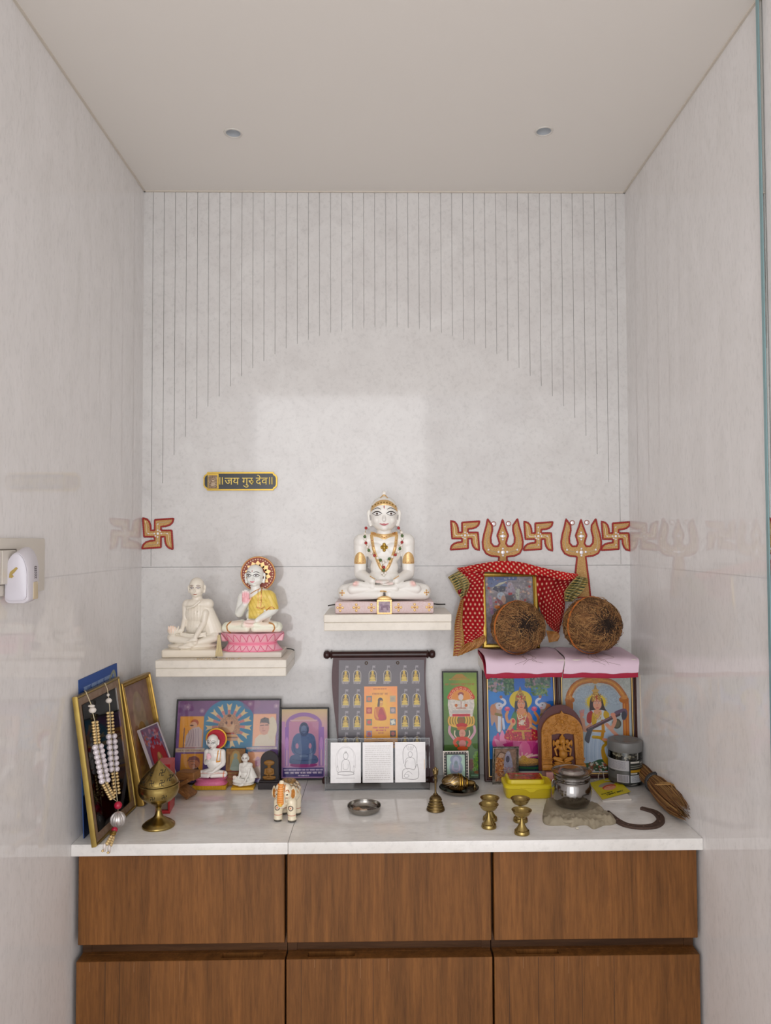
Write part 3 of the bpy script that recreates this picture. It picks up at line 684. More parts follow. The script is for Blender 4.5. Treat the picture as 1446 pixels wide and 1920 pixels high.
# --- large jewelled statue in the centre ---
def big_statue():
    yb = -.088; p = wp(721, 1150, yb-.03); s = px_scale(wp(721, 1100, yb-.02))
    e = empty('marble_statue', (wp(721, 1150, yb).x, yb, ZS2+.0003), 0, 'large white marble seated statue with gold crown band and necklace on the high shelf', 'statue')
    # pedestal
    B = NB(); box(B, (0, 0, 11*s), (182*s, 84*s, 22*s), bev=3*s, seg=2)
    pd = fin('pedestal', B, mat('pedestal_pink', 'd9c6c6', .4, c2='cfb2ae', scale=500, amt=.35), e, 30)
    ped_me = pd.data; pj = Proj(ped_me)
    for x in (-85, -54, -25, 27, 58, 86):
        x = x*.96; B = NB()
        for a, b in ((0, 0), (4.6, 0), (-4.6, 0), (0, 5.4), (0, -5.4)): d_disc(B, pj, (x+a)*s, (11.5+b)*s, 2.9*s, 2.9*s, .0009, 0, 2, 12)
        fl = fin('gold_flower', B, gold_paint, e, 50); B = NB(); d_disc(B, pj, x*s, 11.5*s, 1.6*s, 1.6*s, .0016, 0, 2, 10); fin('flower_eye', B, p_red, fl)
    B = NB(); box(B, (0, -43.5*s, 12.5*s), (28*s, 3*s, 27*s), bev=.6*s); ell(B, (0, -41*s, 27.5*s), (13*s, 3*s, 5*s)); em = fin('emblem_frame', B, gold_paint, e, 40)
    c = Cv(0, 0, 100, 100, 40, 'b9a8b2'); c.mottle(.25, 14).poly([(15, 80), (20, 40), (45, 35), (80, 30), (85, 80), (70, 80), (66, 55), (40, 58), (36, 80)], '94808e').ell(24, 34, 12, 12, 'a08c9c').line([(84, 30), (94, 55)], 5, '8a7484')
    flat_pic('emblem', c, 21*s, 20*s, em, -45.4*s, 2.5*s)
    # body
    B = NB()
    ell(B, (0, 6*s, 40*s), (40*s, 28*s, 18*s))
    for q in (-1, 1):
        capsule(B, (q*28*s, 6*s, 42*s), (q*74*s, -4*s, 38*s), 19*s, 14.5*s, 20)
        capsule(B, (q*74*s, -8*s, 35*s), (q*10*s, -34*s, 35*s), 13.5*s, 8.5*s, 20)
    capsule(B, (-60*s, -24*s, 44*s), (20*s, -34*s, 46*s), 9*s, 7*s, 16)
    capsule(B, (60*s, -22*s, 44*s), (-4*s, -30*s, 47*s), 9*s, 7*s, 16)
    for q in (-1, 1):      # soles turned up on the thighs
        capsule(B, (q*22*s, -32*s, 49*s), (q*52*s, -22*s, 54*s), 6.5*s, 6*s, 14)
        for k in range(4): ell(B, (q*(56-k*.3)*s, (-26+k*3.4)*s, (55-k*.4)*s), (3*s, 1.9*s, 2.3*s), u=10, v=8)
    ell(B, (0, 0, 62*s), (33*s, 22*s, 20*s)); ell(B, (0, 1*s, 84*s), (27*s, 19*s, 24*s)); ell(B, (0, 1*s, 112*s), (33*s, 21*s, 26*s))
    ell(B, (0, 2*s, 130*s), (43*s, 19*s, 18*s)); capsule(B, (-40*s, 3*s, 134*s), (40*s, 3*s, 134*s), 15*s, 15*s, 18)
    for q in (-1, 1):
        ell(B, (q*15*s, -13*s, 119*s), (15*s, 9*s, 12*s)); ell(B, (q*43*s, 3*s, 132*s), (15.5*s, 15*s, 16*s))
        capsule(B, (q*45*s, 3*s, 128*s), (q*46*s, 3*s, 74*s), 13*s, 11.5*s, 18)
        capsule(B, (q*46*s, 2*s, 72*s), (q*22*s, -34*s, 60*s), 11*s, 7*s, 18)
    capsule(B, (0, 2*s, 140*s), (0, 0, 162*s), 15*s, 14*s, 18)
    hand(B, (12, -44, 56), (-1, -.12, .0), (0, -.5, 1), (0, -1, -.35), s, L=15, r=2.7)
    hand(B, (-11, -47, 59.5), (1, -.12, .04), (0, -.5, 1), (0, -1, -.35), s, L=15, r=2.7)
    headform(B, 0, 184, 26.5, 36, s, -1, True, 1.0)
    ell(B, (0, 2*s, 206*s), (21*s, 20*s, 12*s)); lathe(B, [(5*s, 214*s), (4.4*s, 222*s), (4.6*s, 226*s), (3*s, 229*s), (.1*s, 229.5*s)], 14)
    def f(P, c):
        P = P/s; c = c+0
        for q in (-1, 1):
            c = dig(c, soft(dist(P, (q*54, -27, 55))-6, 6), 'd98a80', .55); c = dig(c, soft(np.hypot(P[:, 0]-q*14, P[:, 2]-57)-9, 10)*(P[:, 1] < -46), 'dfaea6', .45)
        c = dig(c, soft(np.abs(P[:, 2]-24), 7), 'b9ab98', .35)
        return c
    me = statue_mesh(B, .00105, shade('dfdcd6', f), 2)
    body = mesh_obj('body', me, marb_s, e); pj = Proj(me)
    face(e, pj, 0, 185, s, 8.2, 13.2, 164.5, 8.5, look=0)
    g = gold_paint
    B = NB(); d_patch(B, pj, [(-25*s, 197*s), (-14*s, 208*s), (0, 212*s), (14*s, 208*s), (25*s, 197*s)], [(-25.5*s, 188*s), (-14*s, 198*s), (0, 200.5*s), (14*s, 198*s), (25.5*s, 188*s)], .0011, 40, 6); cb = fin('crown_band', B, g, e, 60)
    for i in range(9):
        a = -1+i/4; B = NB(); d_disc(B, pj, a*22*s, (206-7*a*a)*s-0*s, 1.9*s, 2.4*s, .0022, 0, 2, 10); fin('crown_boss', B, gold_frame, cb)
    B = NB(); d_stroke(B, pj, [(-7*s, 215*s), (0, 221*s), (7*s, 215*s)], 3*s, off=.0009); fin('crown_crest', B, g, e, 60)
    # necklace: collar and long V
    B = NB(); d_patch(B, pj, [(-25*s, 152*s), (-14*s, 149*s), (0, 147*s), (14*s, 149*s), (25*s, 152*s)], [(-27*s, 142*s), (-13*s, 141*s), (0, 136*s), (13*s, 141*s), (27*s, 142*s)], .0010, 30, 5)
    col = fin('collar', B, g, e, 60)
    B = NB(); d_stroke(B, pj, [(-24*s, 146*s), (-21*s, 124*s), (-16*s, 106*s), (-8*s, 86*s), (0, 78*s), (8*s, 86*s), (16*s, 106*s), (21*s, 124*s), (24*s, 146*s)], 6.2*s, off=.0012, n=10); nk = fin('long_necklace', B, g, e, 60)
    for x, z in ((-22.5, 135), (-20.5, 124), (-18.5, 113), (-14.5, 102), (-10.5, 91), (-5, 81.5), (5, 81.5), (10.5, 91), (14.5, 102), (18.5, 113), (20.5, 124), (22.5, 135), (-4, 142), (0, 140), (4, 142)):
        B = NB(); d_disc(B, pj, x*s, z*s, 1.3*s, 1.3*s, .002, 0, 2, 8); fin('ruby', B, p_red, nk)
    B = NB()
    for a, b in ((0, 0), (4, 0), (-4, 0), (0, 5), (0, -5)): d_disc(B, pj, a*s, (122+b)*s, 3.6*s, 4*s, .0014, 0, 2, 14)
    pn = fin('chest_pendant', B, mat('dark_gold', 'a88638', .35, .7), e, 60); B = NB(); d_disc(B, pj, 0, 122*s, 1.6*s, 2.8*s, .003, 0, 2, 10); fin('pendant_stone', B, mat('gold_bright', 'e2cf8a', .25, .6), pn)
    for q in (-1, 1):
        B = NB(); d_patch(B, pj, [(q*34.5*s, 97*s), (q*38*s, 108*s), (q*46*s, 114*s), (q*54*s, 108*s), (q*57*s, 97*s)], [(q*34.5*s, 91*s), (q*40*s, 90*s), (q*46*s, 89.6*s), (q*52*s, 90*s), (q*57.5*s, 91*s)], .0012, 24, 8); ab = fin('armlet', B, g, e, 60)
        for x in (40, 46, 52): B = NB(); d_disc(B, pj, q*x*s, 93*s, 1.1*s, 1.1*s, .0018, 0, 2, 8); fin('ruby', B, p_red, ab)
        B = NB()
        for a, b in ((0, 0), (3.4, 0), (-3.4, 0), (0, 3.8), (0, -3.8)): d_disc(B, pj, (q*79+a)*s, (37+b)*s, 2.3*s, 2.3*s, .0006, 0, 2, 10)
        kf = fin('knee_flower', B, g, e, 60); B = NB(); d_disc(B, pj, q*79*s, 37*s, 1.5*s, 1.5*s, .0011, 0, 2, 8); fin('flower_eye', B, p_red, kf)
        B = NB(); d_stroke(B, pj, [(q*27*s, 69*s), (q*22*s, 66*s), (q*17*s, 63*s)], 2*s, off=.0006); fin('waist_band', B, g, e, 60)
    B = NB(); d_stroke(B, pj, [(-8*s, 41*s), (-2*s, 41*s), (4*s, 40*s)], 3*s, off=.0006); fin('anklet', B, g, e, 60)
    # string of beads hung round the neck: a thing of its own
    L = [(520, 492), (508, 545), (506, 578), (508, 608), (517, 642), (531, 682), (547, 716), (572, 745), (604, 768), (635, 792), (664, 815), (694, 842)]
    Rr = [(848, 492), (878, 535), (884, 570), (886, 602), (881, 636), (873, 668), (859, 700), (842, 732), (814, 762), (782, 782), (752, 802), (722, 824)]
    m = empty('bead_necklace', e.location, 0, 'string of white, red and green beads hung round the large marble statue', 'necklace')
    cols = ['f0e9e0', 'a63332', 'f0e9e0', '4f6b3c']
    mt_ = [mat('bead_'+n, c_, .25) for n, c_ in (('cream', cols[0]), ('red', cols[1]), ('cream', cols[0]), ('green', cols[3]))]
    me_ = []
    for i in range(4):
        B = NB(); ell(B, (0, 0, 0), (2.9*s, 2.9*s, 2.9*s), u=14, v=10); mm = bpy.data.meshes.new('bead'); B.to_mesh(mm); B.free(); mm.shade_smooth(); mm.materials.append(mt_[i]); me_.append(mm)
    pts = []
    for side in (L, Rr):
        for i, (zx, zy) in enumerate(side):
            x, z = (590+zx/5.356-721)*s, (1150-(900+zy/5.356))*s
            v = pj(x, z, 2.6*s)
            if i == 0: v = pj(x, z, 1.0*s)
            pts.append(v)
            b = bpy.data.objects.new('bead', me_[(i+1) % 4]); C.objects.link(b); b.parent = m; b.location = v
    for zx, zy, i in ((697, 885, 1), (680, 945, 0), (697, 962, 0), (714, 945, 0), (697, 915, 3)):
        x, z = (590+zx/5.356-721)*s, (1150-(900+zy/5.356))*s; b = bpy.data.objects.new('bead', me_[i]); C.objects.link(b); b.parent = m; b.location = pj(x, z, 2.4*s)
    B = NB(); tube(B, pts[:12], .5*s, 6); tube(B, [pts[11], pj(-4.4*s, 85*s, 2*s), pj(-4.4*s, 70*s, 2*s)], .5*s, 6); tube(B, pts[12:]+[pj(-4.4*s, 88*s, 2*s)], .5*s, 6); fin('thread', B, mat('gold_thread', 'b09348', .5, .4), m, 60)
    # tie wire behind the pedestal
    B = NB(); tube(B, cr([(-106*s, -12*s, 12.5*s), (-100*s, -8*s, 13.5*s), (-92*s, 10*s, 13*s)], 5), 1.1*s, 6); tube(B, cr([(92*s, 8*s, 14*s), (100*s, -4*s, 13.6*s), (115*s, -10*s, 14*s)], 5), 1.1*s, 6)
    tube(B, [(-92*s, 10*s, 13*s), (-92*s, 44*s, 13*s), (92*s, 44*s, 14*s), (92*s, 8*s, 14*s)], .9*s, 6)
    fin('tie_wire', B, black, e, 60)
big_statue()

# --- robed saint on a pink lotus (left shelf) ---
def lotus_saint():
    yb = -.078; s5 = 5.356; s = px_scale(wp(475, 1180, yb-.02))/s5   # metres per crop pixel
    x0 = wp(290+985/s5, 1232, yb).x; e = empty('lotus_saint_statue', (x0, yb, ZS1+.0003), 0, 'small marble saint in yellow robe on pink lotus base, red halo behind the head', 'statue')
    X = lambda v: (v-985)*s; Z = lambda v: (1137-v)*s
    B = NB(); box(B, (0, 0, 27*s), (640*s, 400*s, 54*s), bev=6*s); fin('base_slab', B, mat('slab_cream', 'd9cfc4', .4), e, 30)
    # lotus: two rings of petals, one opening down, one up
    B = NB()
    for z0, z1, ra, rb in ((54, 128, 305, 245), (128, 230, 245, 320)):
        RR = []
        for i in range(9):
            t = i/8; zz = z0+(z1-z0)*t; k = ra+(rb-ra)*(t**1.3 if rb > ra else 1-(1-t)**1.3)
            RR.append([Vector((k*math.cos(a)*s, k*.62*math.sin(a)*s, zz*s)) for a in [2*PI*j/64 for j in range(64)]])
        rings(B, RR)
    me = bpy.data.meshes.new('lotus_base'); bmesh.ops.recalc_face_normals(B, faces=B.faces); B.to_mesh(me); B.free(); me.shade_smooth(); me.set_sharp_from_angle(angle=.8)
    def f(P):
        P = P/s; c = np.tile(np.array(A('eca3b4')), (len(P), 1)); c = dig(c, soft(np.abs(P[:, 2]-128)-10, 30), 'dd4f76', .85); c = dig(c, soft(np.abs(P[:, 2]-54)-6, 16), 'd8436c', .9); return c
    colour_mesh(me, f); lo = mesh_obj('lotus_base', me, matv('lotus_paint', .4), e); pj = Proj(me)
    pet = mat('petal_pink', 'f0b9c2', .4); pe2 = mat('petal_line', 'dd6f8c', .45)
    for k in range(9):
        cx = (-270+k*67.5); wv = 52
        for up in (1, 0):
            zb, zt = (134, 222) if up else (122, 62)
            if abs(cx) > 240 and not up: continue
            B = NB(); lean = cx*.16*(1 if up else .8); top = [(( cx-wv*.62)*s, zb*s+(zt-zb)*.15*s), ((cx-wv*.3+lean*.7)*s, (zb+(zt-zb)*.75)*s), ((cx+lean)*s, zt*s)]
            bot = [((cx+wv*.62)*s, zb*s+(zt-zb)*.15*s), ((cx+wv*.3+lean*.7)*s, (zb+(zt-zb)*.75)*s), ((cx+lean)*s, zt*s)]
            d_patch(B, pj, top, bot, .0007, 10, 6); ptl = fin('petal', B, pet, lo, 60)
            B = NB(); d_stroke(B, pj, top+bot[::-1], 7*s, off=.0011); fin('petal_outline', B, pe2, ptl, 60)
    # body
    u = s
    B = NB(); zl = 232
    ell(B, (0, 20*u, (zl+40)*u), (190*u, 120*u, 60*u))
    for q in (-1, 1):
        capsule(B, (q*110*u, 10*u, (zl+62)*u), (q*255*u, -20*u, (zl+52)*u), 66*u, 52*u, 18)
        capsule(B, (q*258*u, -40*u, (zl+44)*u), (q*40*u, -130*u, (zl+46)*u), 48*u, 36*u, 18)
    capsule(B, (230*u, -70*u, (zl+70)*u), (-60*u, -140*u, (zl+84)*u), 40*u, 30*u, 16); capsule(B, (-230*u, -70*u, (zl+74)*u), (20*u, -110*u, (zl+90)*u), 38*u, 30*u, 16)
    ell(B, (60*u, 10*u, 400*u), (135*u, 90*u, 90*u)); ell(B, (60*u, 10*u, 500*u), (130*u, 90*u, 100*u)); ell(B, (60*u, 8*u, 590*u), (150*u, 88*u, 90*u))
    capsule(B, (-75*u, 12*u, 590*u), (160*u, 12*u, 590*u), 62*u, 66*u, 18)
    capsule(B, (-95*u, 10*u, 580*u), (-135*u, -5*u, 425*u), 58*u, 46*u, 16); capsule(B, (-135*u, -12*u, 425*u), (-62*u, -105*u, 520*u), 44*u, 30*u, 16)
    hand(B, (-55, -112, 555), (0.02, -.1, 1), (0, -1, -.05), (1, 0, 0), u*1.0, L=9) if False else None
    ell(B, (-52*u, -112*u, 560*u), (38*u, 18*u, 50*u))
    for i, (dx, L) in enumerate(((-28, 52), (-9, 64), (10, 62), (28, 46))):
        capsule(B, ((-52+dx)*u, -112*u, 590*u), ((-50+dx*1.05)*u, -114*u, (600+L)*u), 10*u, 7.5*u, 8)
    capsule(B, (-20*u, -112*u, 545*u), (6*u, -118*u, 590*u), 10*u, 8*u, 8)
    capsule(B, (172*u, 10*u, 580*u), (205*u, 10*u, 470*u), 66*u, 58*u, 16); capsule(B, (200*u, -10*u, 450*u), (70*u, -130*u, 360*u), 48*u, 28*u, 16)
    ell(B, (0*u, -150*u, 350*u), (62*u, 36*u, 22*u))
    for k in range(4): capsule(B, (-10*u, (-168+k*14)*u, 352*u), (-62*u, (-160+k*14)*u, 350*u), 9*u, 7*u, 8)
    capsule(B, (5*u, -130*u, 362*u), (-30*u, -140*u, 378*u), 9*u, 7*u, 8)
    capsule(B, (30*u, 5*u, 640*u), (24*u, 0, 720*u), 52*u, 46*u, 16)
    headform(B, 22, 800, 88, 118, u, 0, True, 1.0)
    def f2(P, c):
        P = P/u; x, y, z = P[:, 0], P[:, 1], P[:, 2]
        robe = soft(-(x-(-62+(z-350)*0.02)), 14)*soft(-(z-362), 16)*soft(z-(655-0.0*x), 12)*soft((x-z*0)-400, 5)
        robe = robe*soft(-( (x+40)*0.75-(z-610) )*-1, 20)
        arm = soft(-(x-132), 10)*soft(-(z-(455+(x-150)*.1)), 12)*soft(z-650, 20)
        m = np.clip(np.maximum(soft(-(x+35), 12)*soft(-(z-370), 16)*soft(z-(560+(x+35)*.75), 10)*soft(z-660, 20), arm), 0, 1)
        m = m*soft(-(y+200), 5)
        m = m*np.where((z < 460) & (x > 120), 0, 1)*np.where((z < 440) & (y < -92) , 0, 1)*np.where((x < -14) & (y < -84), 0, 1)
        c = dig(c, m, 'd9bd55', .95)
        fold = (np.sin((x*1.0+z*.55)*.16) > .55)
        c = dig(c, m*fold, 'c2a23c', .5)
        c = dig(c, soft(z-350, 30)*soft(-(z-225), 20), 'e6e2c4', .6)
        pk = soft(np.hypot(x+52, z-590)-58, 30)*(y < -100); c = dig(c, pk, 'f08e98', .8)
        c = dig(c, soft(np.hypot(x+10, z-352)-60, 30)*(y < -150), 'eab4b0', .6)
        for q in (-1, 1): c = dig(c, soft(np.hypot(x-q*150, (z-345)*2)-70, 40)*(y < -20), 'eebfae', .5)
        return c
    me = statue_mesh(B, .00085, shade('e4e0da', f2), 2); mesh_obj('body', me, marb_s, e); pj = Proj(me)
    face(e, pj, 8, 806, u, 30, 40, 742, 24, heavy=1.4, look=-2, dark=mat('paint_grey', '56504e', .4), lip=mat('lip_bright', 'e0566a', .4))
    g = mat('copper_gold', 'b8743c', .35, .55, c2='e3b878', scale=400, amt=.4)
    B = NB(); d_stroke(B, pj, [(95*u, 690*u), (98*u, 620*u), (96*u, 560*u), (92*u, 490*u)], 13*u, off=.0010); d_stroke(B, pj, [(62*u, 668*u), (66*u, 600*u), (66*u, 490*u)], 7*u, off=.0010); d_stroke(B, pj, [(50*u, 490*u), (78*u, 478*u), (105*u, 474*u), (130*u, 492*u)], 14*u, off=.0014); fin('robe_sash', B, g, e, 60)
    B = NB(); d_stroke(B, pj, [(78*u, 672*u), (30*u, 650*u), (-12*u, 622*u)], 9*u, off=.0009); fin('robe_hem', B, g, e, 60)
    B = NB(); d_stroke(B, pj, [(148*u, 455*u), (190*u, 486*u), (228*u, 470*u)], 13*u, off=.0012); fin('sleeve_hem', B, g, e, 60)
    for q, pts in ((-1, [(-205, 345), (-238, 310), (-236, 262), (-205, 232)]), (1, [(178, 335), (222, 320), (236, 280), (214, 240)])):
        B = NB(); d_stroke(B, pj, [(x*u, z*u) for x, z in pts], 15*u, off=.0011); fin('hem_band', B, g, e, 60)
    # halo
    h = empty('halo', (43*u, 62*u, 818*u), 0); h.parent = e
    B = NB(); lathe(B, [(.1*u, -8*u), (166*u, -8*u), (170*u, -4*u), (170*u, 6*u), (.1*u, 8*u)], 48, M=R(-PI/2, 'X') @ T(0, 0, 0)); fin('halo_disc', B, mat('halo_red', '8f3a26', .45), h, 30)
    B = NB(); tube(B, [(172*u*math.cos(a), 0, 172*u*math.sin(a)) for a in [2*PI*i/60 for i in range(60)]], 8*u, 8, closed=True); fin('halo_rim', B, g, h, 60)
    dotm = mat('halo_dot', 'f2dfbe', .35, .2)
    B = NB(); ell(B, (0, 0, 0), (7*u, 5*u, 7*u), u=10, v=6); dm = bpy.data.meshes.new('halo_dot'); B.to_mesh(dm); B.free(); dm.materials.append(dotm)
    for i in range(36):
        a = 2*PI*i/36; d = bpy.data.objects.new('halo_dot', dm); C.objects.link(d); d.parent = h; d.location = (149*u*math.cos(a), -9*u, 149*u*math.sin(a))
    for i in range(11):
        a = PI*(-.22+1.44*i/10); cx, cz = 100*u*math.cos(a), 100*u*math.sin(a)
        B = NB(); M_ = T(cx, -10*u, cz) @ R(-(a-PI/2), 'Y'); prism(B, [(-30*u, -22*u), (30*u, -22*u), (24*u, 8*u), (0, 38*u), (-24*u, 8*u)], -6*u, 6*u, M_); fin('halo_petal', B, gold_paint, h, 30)
lotus_saint()
def shelf_bits():
    B = NB(); random.seed(21)
    for i in range(70):
        zx = random.uniform(400, 860); p = wp(290+zx/5.356, 1234.5, -.130); ell(B, (0, 0, 0), (.0016, .0006, .0006), M=T(p.x, -.130+random.uniform(-.010, .010), ZS1+.0008) @ R(random.uniform(0, PI), 'Z'), u=6, v=4)
    o = fin('rice_grains', B, mat('rice', 'd2bf9c', .6), None, 60); tag(o, 'scattered rice grains along the front of the lower left shelf', 'rice', None, 'stuff')
    p = wp(290+682/5.356, 1020+905/5.356, -.10); e = empty('cord_tassel', (p.x, -.134, ZS1+.0003), 0, 'small beige cord tassel hanging between the two marble saints on the left shelf', 'tassel'); h = p.z-ZS1; B = NB()
    for i in range(16): a = -1+2*i/15; tube(B, [(a*.0022, 0, h), (a*.0045, .001*math.sin(i), h*.5), (a*.0078, .001*math.cos(i*2), h*.12)], .0007, 5)
    ell(B, (0, 0, h), (.0032, .003, .003)); fin('strands', B, mat('tassel_beige', 'cbb98e', .7), e, 60)
    B = NB(); a, b = wp(541, 1216.5, -.03), wp(551, 1219, -.03); q = empty('tie_wire', (a.x, -.03, ZS1+.0003), 0, 'short black wire end sticking out behind the pink lotus statue', 'wire')
    tube(B, cr([(-.012, .01, .004), (0, 0, a.z-ZS1), (.006, .0, .005), (b.x-a.x, 0, b.z-ZS1), (b.x-a.x, .0, .001)], 5), .0010, 6); fin('wire', B, black, q, 60)
shelf_bits()

# --- old saint, plain marble (left shelf) ---
def plain_saint(name, yb, x0, zb, u, label, base, seed=0, body='d8d0c2', bw=560, draw_face=True, vox=.0009):
    e = empty(name, (x0, yb, zb), 0, label, 'statue')
    if base: B = NB(); box(B, (0, 0, 26*u), (bw*u, 330*u, 52*u), bev=8*u, seg=2); fin('base', B, base, e, 30)
    B = NB()
    if not base: box(B, (0, 0, 40*u), (545*u, 330*u, 80*u), bev=22*u, seg=3)
    ell(B, (-5*u, 0, 104*u), (250*u, 150*u, 46*u))
    ell(B, (0, 20*u, 150*u), (170*u, 110*u, 60*u))
    capsule(B, (-80*u, 0, 185*u), (-195*u, -60*u, 190*u), 56*u, 46*u, 16); capsule(B, (-190*u, -80*u, 180*u), (50*u, -130*u, 150*u), 40*u, 34*u, 16)
    capsule(B, (80*u, 0, 180*u), (225*u, -30*u, 200*u), 60*u, 46*u, 16); capsule(B, (225*u, -50*u, 180*u), (-40*u, -150*u, 110*u), 40*u, 30*u, 16)
    ell(B, (-40*u, -155*u, 105*u), (70*u, 30*u, 24*u))
    ell(B, (42*u, 10*u, 290*u), (122*u, 84*u, 110*u)); ell(B, (42*u, 10*u, 420*u), (128*u, 86*u, 120*u)); ell(B, (40*u, 10*u, 515*u), (130*u, 78*u, 62*u))
    capsule(B, (-62*u, 10*u, 518*u), (150*u, 10*u, 515*u), 48*u, 56*u, 16)
    capsule(B, (-78*u, 8*u, 515*u), (-82*u, 0, 370*u), 34*u, 27*u, 14); capsule(B, (-82*u, 0, 370*u), (-95*u, -60*u, 265*u), 26*u, 22*u, 14)
    # right palm raised on the knee with the fingers up
    ell(B, (-180*u, -95*u, 262*u), (52*u, 30*u, 48*u))
    for k in range(4): capsule(B, ((-212+k*21)*u, -112*u, 272*u), ((-214+k*21)*u, -116*u, (310-abs(k-1.2)*6)*u), 10*u, 8.5*u, 8)
    capsule(B, (-132*u, -100*u, 262*u), (-118*u, -108*u, 300*u), 11*u, 9*u, 8)
    capsule(B, (-95*u, -60*u, 262*u), (-150*u, -85*u, 250*u), 24*u, 24*u, 12)
    # shawl falling from the left shoulder
    RR = []
    for i in range(13):
        t = i/12; zz = 560-t*330; xo = 95+t*95; ww = 60+t*62; RR.append([Vector(((xo+ww*math.cos(a))*u, (26+(54+t*34)*math.sin(a))*u, zz*u)) for a in [2*PI*j/20 for j in range(20)]])
    rings(B, RR)
    capsule(B, (132*u, -40*u, 430*u), (120*u, -60*u, 330*u), 36*u, 28*u, 14); capsule(B, (120*u, -62*u, 330*u), (60*u, -150*u, 200*u), 30*u, 22*u, 14)
    ell(B, (45*u, -160*u, 178*u), (44*u, 22*u, 22*u))
    for k in range(4): capsule(B, ((30-k*1)*u, (-172+k*9)*u, 172*u), ((-22+k*3)*u, (-172+k*9)*u, 160*u), 9*u, 7*u, 8)
    for k in range(5): tube(B, cr([((-45+k*34)*u, -70*u, 520*u), ((-30+k*30)*u, -84*u, 420*u), ((-40+k*32)*u, -84*u, 320*u), ((-60+k*38)*u, -88*u, 235*u)], 5), 3.2*u, 6)
    tube(B, cr([(-60*u, -52*u, 480*u), (20*u, -86*u, 500*u), (90*u, -70*u, 555*u)], 6), 11*u, 8)
    for k in range(3): tube(B, cr([(-110*u, -70*u, (236-k*16)*u), (30*u, -112*u, (226-k*16)*u), (150*u, -80*u, (240-k*16)*u)], 6), 7*u, 6)
    capsule(B, (38*u, 8*u, 540*u), (38*u, 4*u, 640*u), 52*u, 48*u, 14)
    headform(B, 38, 682, 75, 106, u, -8, True, .8)
    hx = 36
    def f(P, c):
        P = P/u; x, y, z = P[:, 0], P[:, 1], P[:, 2]
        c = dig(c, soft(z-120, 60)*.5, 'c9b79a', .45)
        c = dig(c, soft(np.hypot(x+190, z-290)-48, 30)*(y < -100)*(np.sin((x+2)*.30) > -.1), 'd89a78', .5)
        return c
    me = statue_mesh(B, vox, shade(body, f), 2); mesh_obj('body', me, marb_s, e); pj = Proj(me)
    if draw_face: face(e, pj, hx, 684, u, 21, 31, 618, 22, dark=mat('face_brown', '6b4a3a', .5), tilak=None, lip=mat('lip_brown', 'a8604a', .5), heavy=1.3)
    return e
u_ = px_scale(wp(362, 1180, -.09))/5.356
plain_saint('saint_statue', -.082, wp(290+385/5.356, 1232, -.082).x, ZS1+.0003, u_, 'plain cream marble seated saint with shawl, at the left end of the lower shelf', None)
